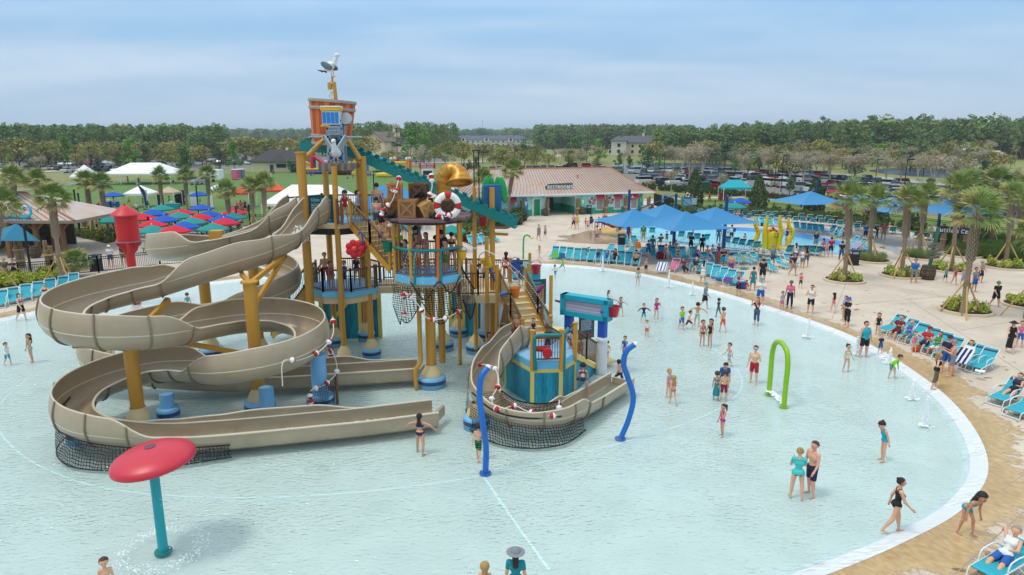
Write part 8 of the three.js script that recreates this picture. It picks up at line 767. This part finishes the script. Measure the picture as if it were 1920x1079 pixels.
// px, py, build, pose, facing, skin, hair:colour[:hat], top, bottom, where, options
const NEAR=[
[1493,930,'w','hold',165,0,'u:y','tee:aqua','br:black','beside the bare chested man, nearest right'],[1519,924,'m','easy',-70,5,'s:b','','sh:navy','beside the woman in aqua'],[1655,860,'k','down',-85,0,'u:d','one:turquoise','','left of the nearest ground jet',{h:1.42}],[1676,997,'w','walk',75,0,'u:d','one:black','','wading by the white rim'],[1806,1000,'k','bend',15,1,'l:d','bik:turquoise','br:turquoise','stepping over the rim at bottom right',{h:1.5}],
[788,838,'w','out',165,1,'l:d','bik:navy','br:navy','at the end of the long run-out',{h:1.52}],[897,850,'k','walk',165,0,'s:d','','sh:green+black','beside the near blue pipe',{h:1.32}],[14,676,'k','walk',70,0,'s:b','ls:white','sh:turquoise','at far left of the pool',{h:1.12}],[58,671,'k','face',-20,1,'l:d','bik:teal','br:aqua','right of small boy at far left',{h:1.42}],[41,599,'w','walk',75,2,'p:d','bik:purple','sh:black','crossing the left rim'],[353,582,'k','stand',200,1,'s:b','one:turquoise','','seen between the slide loops',{h:1.3}],
[1262,747,'k','walk',190,0,'l:y','bik:pink','br:coral','nearer of two fair haired girls',{h:1.22}],[1254,734,'k','stand',40,0,'s:y','bik:lavender','br:pink','behind girl in coral',{h:1.22}],[1357,743,'k','stand',180,0,'s:b','','sh:navy+red','with back turned beside the bending woman',{h:1.36}],[1343,740,'k','stand',150,1,'s:b','bik:teal','sk:teal','dressed as mermaid beside the bending woman',{h:1.25}],[1356,726,'w','bend',-10,0,'l:d','tee:blue','sh:blue','leaning over two children',{h:1.66}],[1354,808,'k','face',-70,1,'p:d','tank:magenta','br:purple','alone below the mermaid girl',{h:1.22}],[1413,711,'m','face',-35,2,'s:b','','sh:red','left of the green arch',{shades:1}],[1367,680,'k','walk',-80,0,'s:b','','sh:navy+white','above the man in red shorts',{h:1.2}],
[1317,641,'k','stand',20,1,'s:b','bik:coral','br:black','left of long haired girl in black',{h:1.38}],[1331,643,'k','easy',-50,1,'l:d','one:black','','right of girl in coral top',{h:1.48}],[1355,617,'k','walk',195,0,'s:b','','sh:orange','with back turned near mid pool',{h:1.4}],[1307,606,'k','out',160,1,'s:d','','sh:green+white','left of man in teal cap',{h:1.4}],[1278,611,'k','walk',10,0,'s:b','tee:lime','sh:blue','leftmost of the playing boys',{h:1.32}],[1291,611,'k','run',60,2,'s:b','','sh:maroon','leaning in between playing boys',{h:1.2}],[1347,591,'k','walk',210,4,'s:d','','sh:teal','right of man in teal cap',{h:1.15}],[1321,577,'m','walk',60,2,'s:g:turquoise','ls:grey','sh:black','in the pool behind playing boys'],[1213,624,'k','stand',0,0,'s:b','tee:white','sh:orange','nearest of the scattered children mid pool',{h:.95}],[1207,597,'k','out',10,2,'s:d','ls:navy','sh:turquoise','mid pool left of girl in magenta',{h:1.12}],[1231,592,'k','face',10,0,'l:d','tee:magenta','br:magenta','mid pool right of boy in navy',{h:1.25}],[1164,586,'k','out',20,0,'l:d','one:grey','','right of the near gate frame',{h:1.18}],[1139,566,'k','run',70,2,'l:b','one:aqua','','just behind the near gate beam',{h:1.1}],[1196,533,'k','stand',180,1,'u:d','bik:aqua','br:aqua','at the far side of the pool',{h:1.28}],[1211,514,'k','stand',20,1,'s:d','','sh:black','on the far rim'],[1041,517,'k','run',-30,3,'s:d','tee:white','sh:blue','at the far rim left of first jet',{h:1.08}],[1054,506,'k','run',30,0,'s:b','ls:lime','sh:teal','running by the far rim',{h:1.15}],[1011,487,'k','walk',-60,2,'l:b','bik:pink','br:pink','on far deck by the hooked pole',{h:1.2}],
[1138,672,'k','walk',170,2,'u:b','','br:coral','right of the white gate pillar',{h:1.15}],[1171,664,'k','face',-30,0,'s:b','tee:blue','sh:blue','above the S curved blue pipe',{h:1.15}],[1170,690,'k','stand',210,5,'s:y','bik:cream','br:pink','behind top of S curved blue pipe',{h:1.2}],[1162,712,'k','run',210,1,'s:d','','sh:navy','left of the S curved blue pipe',{h:1.25}],[1092,752,'k','climb',175,1,'u:d','bik:navy','br:navy','climbing into the small slide end',{h:1.5,y:.1}],[918,673,'w','easy',40,1,'p:d','bik:black','br:black','under the right bridge',{h:1.6}],[937,690,'k','stand',-60,1,'u:d','bik:yellow','br:purple','right of woman in black bikini',{h:1.5}],[873,620,'k','walk',20,3,'s:d','one:purple','','among columns under the bridge',{h:1.2}],
[1587,694,'k','easy',20,0,'u:d','one:cream','','left of big man in teal tank',{h:1.3}],[1619,667,'b','stand',10,5,'s:d','tank:turquoise','sh:black','standing in the rim shallows',{shades:1,h:1.82}],[1650,665,'k','stand',0,2,'s:y','tee:navy','sh:blue','toddling on the white rim',{h:1.0}],[1645,630,'k','walk',-30,0,'l:b','tank:black','br:teal','above toddler at the right rim',{h:1.25}],[1670,706,'k','bend',40,0,'s:b','ls:lime','sh:grey','playing at the right rim',{h:1.25}],[1753,731,'w','hips',60,0,'l:y','tank:black','cap:olive','on the rim right of boy in lime',{h:1.62}],[1773,700,'m','easy',-40,0,'s:b:navy','tee:navy','sh:blue','behind bare chested man in grey cap',{h:1.78}],[1783,706,'m','hold',-120,5,'s:g:grey','','sh:grey','talking beside loungers at right',{h:1.72}],[1713,662,'k','stand',-20,2,'p:b','one:pink','','standing before seated family at right',{h:1.05}],
[1866,575,'b','walk',5,0,'s:d:green','tee:black','sh:black','walking on right deck with bag',{h:1.66}],[1893,662,'w','walk',-30,2,'l:d:!black','tank:black','sk:black','striding in long skirt at right edge',{h:1.66}],[1911,652,'k','easy',-30,0,'s:r','tee:pink','sh:blue','beside woman in long black skirt',{h:1.35}],[1713,531,'b','face',-30,1,'s:d','tee:blue','sh:grey','in front of ring planter on phone',{h:1.8}],[1772,530,'k','walk',-10,0,'s:b','tank:turquoise','sh:navy','leftmost child walking past barrel',{h:1.15}],[1789,534,'k','walk',0,1,'l:d','one:magenta','','second child walking past barrel',{h:1.3}],[1805,537,'k','walk',-20,0,'l:y','tank:lavender','sh:lavender','third child walking past barrel',{h:1.35}],[1812,527,'m','easy',0,0,'s:b','tee:green','sh:black','behind the walking children',{shades:1}],[1826,548,'m','stand',20,1,'s:b','tee:grey','sh:blue','half hidden by the nearest palm trunk',{h:1.74}],[1838,531,'w','easy',30,0,'s:b:!khaki','tee:khaki','sh:navy','right of the nearest palm trunk'],
[1384,556,'w','fold',-60,0,'p:r','tank:blue+maroon','sh:black','at deck edge above mid pool',{shades:1}],[1411,545,'w','stand',170,1,'u:d','dr:teal','','with back turned right of cooler bag',{h:1.68}],[1397,545,'k','crouch',30,0,'s:b','tee:maroon','sh:red','beside woman in teal dress',{h:1.0}],[1429,530,'b','stand',170,0,'s:d:black','tee:black','sh:black','behind man in white shirt and turquoise cap',{h:1.78}],[1425,572,'b','fold',-20,0,'s:b:turquoise','tee:white','sh:blue','at deck edge beside woman with camera',{h:1.76}],[1418,607,'w','photo',-60,0,'l:r','tee:maroon','cap:denim','standing in the pool shallows'],[1466,581,'k','stand',10,1,'s:d','tank:lavender','sh:pink','left of man in pink shirt',{h:1.12}],[1480,578,'m','stand',-40,3,'s:d:olive','tee:pink','pa:navy','on the wet deck band',{h:1.76}],[1501,541,'k','easy',0,0,'s:b','tee:orange','sh:navy','right of man in pink shirt',{h:1.05}],[1519,588,'m','fold',-45,0,'s:d','tank:white','sh:black','right of man in pink shirt',{shades:1,h:1.76}],[1562,586,'k','walk',185,2,'l:d','one:pink','','with long dark hair back turned',{h:1.2}],[1587,612,'w','hold',-70,0,'p:b:blue','tee:black','cap:black','at wet deck edge beside flip flops',{h:1.7}],[1582,602,'w','stand',-80,0,'s:d','tank:lavender','br:purple','half hidden behind woman in blue cap',{h:1.5}],
];
NEAR.forEach(([x,y,b,po,f,sk,h,t,bo,w,o={}])=>{const p=P0(x,y);if (o.y !==undefined) p.setY(o.y);person(b,po,p,f,sk,h,t,bo,w,{...o,near:y>560?1:0});});
// heads at the lower picture edge
[[195,1064,.82,'k','stand',30,'s:b','','sh:blue','bottom left, only head and shoulders in view',1.22],[909,1076,.85,'k','stand',180,'l:y','bik:pink','br:pink','bottom centre, only fair hair in view',1.25],[967,1046,1.27,'w','stand',175,'l:d:!grey','tee:teal','sh:black','bottom centre wearing broad grey hat',1.66]].forEach(([x,y,hh,b,po,f,h,t,bo,w,ht])=>{const p=G(x,y,hh);p.setY(poolY(p.x,p.z));person(b,po,p,f,0,h,t,bo,w,{h:ht,near:1});});
// people on loungers at right
[[1682,634,'m','sit',-60,0,'s:b','tee:maroon','sh:maroon','on first lounger of the right rim row'],[1702,642,'w','sit',-60,0,'u:y','tank:blue','sh:grey','on second lounger of the right rim row'],[1734,658,'m','sit',-60,0,'s:b:maroon','tee:red','sh:navy','on lounger behind the pink swimsuit child'],[1754,666,'w','sit',-60,1,'l:d','tank:green','sh:white','on lounger right of man in red'],[1771,676,'k','sit',-60,0,'s:d','tee:black','sh:black','on lounger behind talking men'],[1812,684,'w','sit',-60,0,'l:b','tee:white','sh:denim','on lounger by the striped towel'],[1898,752,'w','lie',-62,0,'s:b','dr:navy','','on lounger cut by right edge'],[1880,1072,'w','lie',-62,0,'s:g','tank:white','sh:blue','on bottom right lounger with straight legs']].forEach(([x,y,b,po,f,sk,h,t,bo,w])=>person(b,po,G(x,y),f,sk,h,t,bo,w,{near:1}));
// deck crowd, farther
const FAR=[[1010,451,'w','walk',10,0,'u:d','dr:grey','','walking on pale deck below green door'],[1022,447,'k','walk',10,1,'s:d','','sh:purple','beside woman in grey dress',1.3],[1075,430,'m','walk',20,0,'s:d','','sh:navy','before the breezeway'],[1082,429,'w','stand',20,0,'u:d','tank:yellow','br:black','before the breezeway'],[1098,429,'k','walk',-40,0,'s:d','one:magenta','','left of woman in black dress',1.2],[1102,431,'k','stand',10,0,'s:d','','sh:blue','before woman in black dress',1.0],[1108,428,'w','stand',5,0,'p:d','dr:black','','on deck left of toddler slide'],[1123,425,'k','stand',70,1,'s:b','tank:lavender','sh:grey','left of toddler slide',1.1],[1131,422,'k','stand',60,1,'s:d','tee:lime','sh:green','behind sandy rock',1.05],[1119,456,'m','easy',160,0,'s:b','','sh:grey','standing by the puddle'],[1125,449,'k','walk',150,0,'s:b','one:pink','','behind man at the puddle',1.1],[1157,441,'k','stand',20,1,'s:b:magenta','','br:purple','in small pool by the rock',1.1],[1184,434,'k','stand',-60,0,'s:d','tee:lime','sh:lime','in small pool left of mast',1.15],[1206,455,'m','stand',170,0,'s:d:black','tee:green','sh:khaki','with back turned before small pool'],[1181,452,'w','easy',100,0,'s:d:!black','dr:purple','','under the left canopy mast'],[1250,456,'k','stand',0,0,'s:d','tee:navy','sh:maroon','at small pool edge under canopies',1.15],[1284,443,'k','out',80,0,'s:d','','br:pink','in small pool under right canopy',1.0],[1299,444,'k','stand',30,1,'s:d','one:red','','in small pool beside right canopy',1.1],[1295,473,'m','hold',10,2,'s:d','tee:black','sh:black','amid loungers under right canopy'],[1316,476,'m','stand',190,3,'s:d:black','tee:black','sh:black','right of the other dark shirted man'],[1347,455,'m','stand',0,3,'s:d','tee:denim','pa:denim','in small pool left of mast three'],[1371,452,'m','stand',170,0,'s:d','tee:white','sh:navy','in small pool right of mast three'],[1364,454,'k','stand',20,0,'s:d','tank:white','sh:grey','beside man in white in small pool',1.15],[1396,457,'k','stand',170,1,'s:d','tee:orange','sh:orange','at small pool edge left of octopus',1.1],[1475,455,'w','hold',120,0,'p:d','one:black','','beside the right octopus arm'],[1473,466,'k','stand',30,2,'s:b','tank:white','br:grey','below woman by octopus arm',1.0],[1486,455,'k','stand',-20,0,'s:d','one:purple','','right of octopus',.95],[1529,466,'b','stand',10,0,'s:d','tee:navy','sh:grey','in shallow end of small pool'],[1542,482,'w','easy',190,0,'p:d','tank:coral','sh:denim','at small pool end with back turned'],[1557,482,'m','stand',160,0,'s:d','tee:red','sh:navy','at small pool end beside woman in coral'],[1550,478,'k','stand',10,0,'s:b','','sh:orange','between red and coral adults',1.0],[1577,490,'m','walk',170,0,'s:d','tee:black','pa:denim','left of first palm'],[1566,452,'k','stand',170,0,'s:b','tee:blue','sh:lime','by stacked loungers right',1.15],[1581,451,'k','stand',-30,0,'s:b','tank:maroon','sh:maroon','right of boy in blue by stack',1.1],[1504,503,'w','hold',-60,0,'l:r','tank:white','sh:grey','standing right of lounger block'],[1511,500,'w','stand',170,1,'l:d:!black','bik:black','sh:denim','behind woman in white tank'],[1487,517,'m','walk',20,1,'s:d','tee:navy','sh:khaki','walking down the deck'],[1482,503,'k','stand',150,0,'s:d','tee:red','sh:red','left of man in khaki shorts',1.1],[1491,492,'w','stand',170,0,'l:b','tank:white','sh:denim','behind man in khaki shorts'],[1448,500,'b','stand',20,0,'s:b:grey','tee:grey','sh:denim','among right end loungers'],[1424,497,'m','easy',30,1,'s:d:turquoise','tank:white','sh:turquoise','among loungers below octopus'],[1393,505,'k','face',10,2,'s:b','tee:lime','sh:grey','among middle loungers',1.15],[1370,517,'m','stand',170,0,'s:d:navy','','sh:blue+red','with back turned amid loungers'],[1355,505,'m','fold',10,1,'s:d','tee:black','sh:turquoise','amid loungers left of shirtless back'],[1347,492,'w','stand',140,1,'s:b:!cream','tank:purple','sh:purple','left of man in black and turquoise'],[1271,492,'k','face',0,0,'u:y','bik:black','br:black','in front of canopy loungers',1.3],[1248,489,'k','wave',0,0,'s:y','bik:pink','br:pink','beside red beach bag',1.4],[1215,485,'w','easy',170,0,'s:y','tank:blue','sh:denim','left of red beach bag'],[1223,478,'m','stand',150,0,'s:d','tee:teal','sh:grey','behind woman in blue tank'],[1318,530,'w','easy',165,1,'l:d','dr:white','','leaning over loungers with back turned'],[1622,452,'m','stand',175,0,'s:g','tee:blue','sh:navy','beyond second palm with back turned'],[1656,450,'b','stand',165,0,'s:g','tee:coral','sh:khaki','right of second palm with back turned'],[1644,448,'k','stand',20,0,'s:d','tee:black','pa:maroon','between two men near second palm',1.25],[1721,453,'k','stand',190,1,'s:d','tee:magenta','sh:navy','behind fourth palm',1.3],[1740,452,'m','stand',60,0,'s:g','tee:cream','sh:khaki','left of the cove sign'],[1751,450,'w','stand',-30,0,'s:d','tank:white','sh:grey','just left of the cove sign'],[132,508,'m','stand',185,0,'s:d','tee:grey','sh:khaki','at left fence leftmost of three'],[146,507,'w','stand',175,1,'s:d','tee:lavender','sh:black','at left fence middle of three'],[160,506,'w','easy',190,0,'l:r','tee:black','sh:black','at left fence right of three'],[208,500,'m','stand',20,0,'s:g:white','tee:white','sh:denim','behind left fence near red tower'],[233,497,'b','stand',190,0,'s:g','tee:navy','sh:khaki','behind left fence beside red tower'],[12,528,'m','stand',20,0,'s:g','tee:olive','sh:khaki','behind fence at left edge'],[28,527,'w','fold',10,0,'s:d','tee:navy','sh:navy','behind fence beside man in olive'],[219,458,'m','walk',170,0,'s:d','tee:green','sh:black','left of the red tower'],[86,566,'w','sit',28,0,'s:b','bik:navy','br:navy','on lounger at left pool edge'],[1411,388,'k','walk',40,0,'s:r','one:orange','','on grass beyond far fence',1.2],[1399,369,'m','stand',170,0,'s:d','tee:white','sh:navy','at car park entrance cones'],[1367,374,'m','chair',10,0,'s:d','tee:black','pa:grey','under turquoise canopy']];
FAR.forEach(([x,y,b,po,f,sk,h,t,bo,w,ht])=>person(b,po,inside(G(x,y),POOL2)?G(x,y+2,-.15):G(x,y),f,sk,h,t,bo,w,ht?{h:ht}:{}));
// seated among the deck loungers
[[1103,487,'w',-14,'s:b:white','tee:navy','sh:black','on fifth lounger of the far row'],[1121,490,'k',-14,'s:d','tee:navy','sh:blue','left of three seated in far row'],[1138,492,'k',-14,'s:b','tee:blue','sh:blue','middle of three seated in far row'],[1153,494,'m',-14,'s:d:black','tank:black','sh:black','right of three seated in far row'],[1192,497,'b',-14,'s:b:navy','','sh:black','on last lounger of the far row'],[1282,512,'w',10,'l:d','tee:maroon','cap:black','holding red bag in front of canopies'],[1304,512,'m',-28,'s:g','tee:black','sh:khaki','on first lounger above the jets'],[1328,488,'m',10,'s:d','','sh:blue','hunched beyond white dress woman'],[1306,487,'w',0,'s:y','tee:lavender','sh:purple','on lounger under right canopy'],[1257,478,'w',0,'s:d','tank:black','sh:black','on upright lounger under middle mast'],[1268,474,'w',0,'s:d','bik:pink','br:pink','on upright lounger right of middle mast'],[1192,473,'w',-30,'u:d','tank:pink','br:white','on flat lounger under left canopy'],[1338,484,'w',15,'s:y','tank:white','sh:white','on lounger beside hunched man'],[1434,507,'k',0,'s:y','one:coral','','on striped chair at right end'],[1238,461,'m',180,'s:d','tee:brown','sh:grey','under the left canopies facing pool'],[1384,412,'w',0,'s:d','tank:coral','sh:red','among the far back loungers'],[1670,438,'w',20,'s:y','bik:coral','br:coral','reclined behind second palm'],[1642,436,'m',20,'s:d','tee:black','sh:black','in shade behind first palms'],[886,456,'w',30,'s:d','bik:navy','br:navy','behind lookout deck leftmost'],[905,453,'m',30,'s:b','','sh:denim','behind lookout deck rightmost']].forEach(([x,y,b,f,h,t,bo,w],i)=>person(b,'sit',G(x,y),f,[0,1,2,5][i % 4],h,t,bo,w));
// on the tower: explicit positions
[[-7.75,6.54,-31.7,'k','down',20,1,'l:d','one:red','','at the top of main stair',1.5],[-7.3,6.54,-32.4,'k','out',90,0,'s:d','ls:lavender','sh:maroon','reaching on the upper landing',1.4],[-6.5,6.54,-33.0,'m','stand',180,0,'s:d','','sh:grey','tallest, on the upper landing',1.75],[-6.35,6.1,-32.0,'m','stand',185,0,'s:d','','sh:denim','with back turned at stair top',1.62],[-5.9,5.95,-31.4,'k','stand',150,0,'s:d','one:coral','','second in the stair queue',1.35],[-5.6,5.7,-31.2,'k','easy',160,1,'l:b','one:white','','third in the stair queue',1.45],[-5.95,5.6,-30.7,'k','stand',170,0,'s:y','','sh:purple','small, at stair rail',1.15],[-5.2,5.3,-30.4,'k','stand',160,0,'s:d','bik:pink','br:pink','lower in the stair queue',1.35],[-5.0,5.1,-29.9,'k','stand',20,0,'s:d','tee:lime','sh:navy','at the stair foot',1.35],[-4.2,4.88,-29.5,'b','stand',180,5,'s:d','','sh:grey','broad back at left of lookout',1.8],[-4.55,4.88,-28.6,'k','out',-70,0,'s:b','tee:turquoise','sh:blue','reaching for green pail',1.3],[-4.1,4.88,-28.9,'k','stand',40,1,'l:d','bik:magenta','br:magenta','left on the lookout deck',1.5],[-3.7,4.88,-28.9,'w','stand',-40,1,'l:d','bik:pink','br:maroon','centre of the lookout deck',1.6],[-3.9,4.88,-27.9,'k','walk',30,0,'s:b','','sh:orange','front of the lookout deck',1.25],[-3.0,4.88,-28.6,'m','stand',180,1,'s:d','tee:navy','sh:navy','behind the orange roof post',1.75],[-2.8,4.88,-28.1,'k','easy',-30,0,'s:d','','sh:green','right front of the lookout deck',1.35],[-2.6,4.88,-29.0,'w','stand',200,1,'u:d','bik:black','br:black','back right of lookout',1.6],[-3.3,4.88,-29.4,'k','stand',90,1,'s:d','bik:purple','br:purple','back of lookout',1.35],
[-9.2,3.22,-33.0,'m','stand',30,0,'s:d','','sh:red','left behind lower deck rail',1.7],[-8.8,3.22,-32.5,'k','stand',60,1,'s:b','one:magenta','','at lower deck rail',1.3],[-8.2,3.22,-32.7,'k','easy',-20,0,'s:d','tee:blue','sh:navy','centre of the lower deck',1.3],[-7.7,3.22,-33.2,'w','stand',180,1,'p:d','one:navy','','right on the lower deck',1.6],[-7.3,3.22,-33.6,'k','stand',-50,0,'s:d','tee:yellow','sh:black','far right of lower deck',1.25],[-5.6,3.17,-34,'k','stand',0,3,'s:d','tee:teal','sh:teal','on rear walkway left',1.35],[-5.1,3.17,-34,'k','stand',10,0,'s:d','tee:red','sh:navy','on rear walkway right',1.35],[-1.9,3.15,-33.0,'k','bend',70,0,'s:d','tee:blue','sh:blue','on right platform near net',1.3],[-1.35,3.15,-33.4,'k','stand',40,1,'s:d','tee:yellow','sh:navy','on right platform middle',1.25],[-.3,3.15,-34.2,'w','stand',170,1,'l:d','bik:red','br:red','on right platform back',1.6],[.45,3.15,-33.5,'k','stand',200,1,'s:b','tee:denim','sh:denim','on right platform beside stair',1.2],
[.2,1.52,-29.15,'k','easy',-30,1,'s:b','','sh:red','at top of small slide',1.3],[.95,1.52,-29.2,'k','stand',0,0,'s:b','tank:navy','sh:navy','right of slide top on low deck',1.05],[1.5,1.52,-27.5,'k','hold',0,3,'s:d','tee:black','sh:navy','behind the red water cannon',1.15],[2.7,.9,-28.7,'k','walk',40,0,'s:d','one:magenta','','upper on the railed ramp',1.25],[3.1,.45,-29.5,'k','walk',190,1,'s:d','','br:orange','lower on the railed ramp',1.2],[2.3,1.52,-28.2,'k','bend',60,0,'s:b','tee:blue','sh:blue','at the ramp top',1.2],[1.55,-.12,-36.1,'w','easy',200,1,'p:d','bik:black','br:maroon','under the magenta spray cannon',1.55],[-.6,3.15,-37.8,'k','stand',20,0,'s:d','tee:red','sh:red','behind trough post',1.2]].filter((r)=>r[2]>-37).forEach(([x,y,z,b,po,f,sk,h,t,bo,w,ht])=>person(b,po,V(x,y,z),f,sk,h,t,bo,w,{h:ht}));
// diners and lawn visitors
{const tops=['tee:white','tee:navy','tee:red','tee:grey','tee:blue','tee:black','tank:pink','tee:maroon','ls:teal','tee:olive','tank:lavender','tee:yellow','tee:green','tee:coral'],bots=['sh:khaki','sh:black','sh:navy','pa:denim','sh:grey'],hr=['s:b','s:d','l:d','s:g','l:y','s:d:navy'],bs=['m','w','b','m','w','k'],ps=['stand','easy','walk','hold','stand'];
let n=0;const add=(x,y,po,w)=>{person(bs[n % 6],po??ps[n % 5],G(x,y),rr(-170,170),[0,1,2,0,3,5][(n*5) % 6],hr[(n*5+1) % 6],tops[(n*3) % 14],bots[(n*2+(n>>2)) % 5],w);n++;};
[[290,448],[300,452],[330,440],[348,446],[362,442],[378,448],[388,440],[405,446],[415,437],[430,440],[448,436],[452,444],[318,430],[340,425],[372,424],[398,430],[455,425],[440,424]].forEach(([x,y],i)=>add(x,y,i % 3?'chair':'stand',i<6?'at the front terrace tables':i<12?'at the right terrace tables':'at the middle terrace tables'));
[[150,420],[157,412],[173,405],[186,402],[164,432],[182,432],[206,430],[48,404],[57,402],[242,386],[257,402],[198,395],[215,393],[270,388],[318,390],[330,384],[350,386],[375,390],[392,398],[445,398],[452,400],[460,398],[470,402],[312,367],[288,350],[325,347],[240,346],[260,347]].forEach(([x,y],i)=>add(x,y,undefined,i<9?'on the lawn behind the grill roof':i<20?'near the lawn canopies':i<23?'by the red orange canopy':'at the large marquee'));
[[512,330],[514,329],[583,332],[588,334],[606,330],[578,328],[652,340],[662,338],[695,334],[690,332],[700,335],[785,338],[790,336],[630,328],[560,328],[522,404],[523,424],[515,430],[640,418],[505,398]].forEach(([x,y],i)=>add(x,y,undefined,i<6?'on the lawn before the inflatable slide':i<11?'on the lawn beyond the tower posts':i<15?'near the ticket booth lawn':'by the white marquee behind slide'));
[[1330,380],[1432,372],[1500,372],[1548,380],[1505,386],[1880,414],[1890,420],[1905,418]].forEach(([x,y],i)=>add(x,y,undefined,i<5?'at the car park edge':'among cars at far right'));}
// ---------- labels: where several things still read alike, add their order from the left ----------
{const by={};scene.children.forEach((o)=>{if (o.userData?.label&&o.userData.kind !=='stuff') (by[o.userData.label]??=[]).push(o);});const ORD=['leftmost','second from left','third from left','fourth from left','fifth from left','sixth from left','seventh from left','eighth from left','ninth from left','tenth from left','eleventh from left','twelfth from left','thirteenth from left','fourteenth from left'],v=V(0,0,0);
camera.updateMatrixWorld(true);for (const l in by){const a=by[l];if (a.length<2) continue;const key=(o)=>(v.copy(o.position).project(camera),v.x);a.map((o)=>[key(o),o]).sort((x,y)=>x[0]-y[0]).forEach(([,o],i)=>{if (a.length<=14) o.userData.label=l + ', ' + (i===a.length-1&&i?'rightmost':ORD[i]);else o.userData.group??=l;});}}
renderer.render(scene,camera);
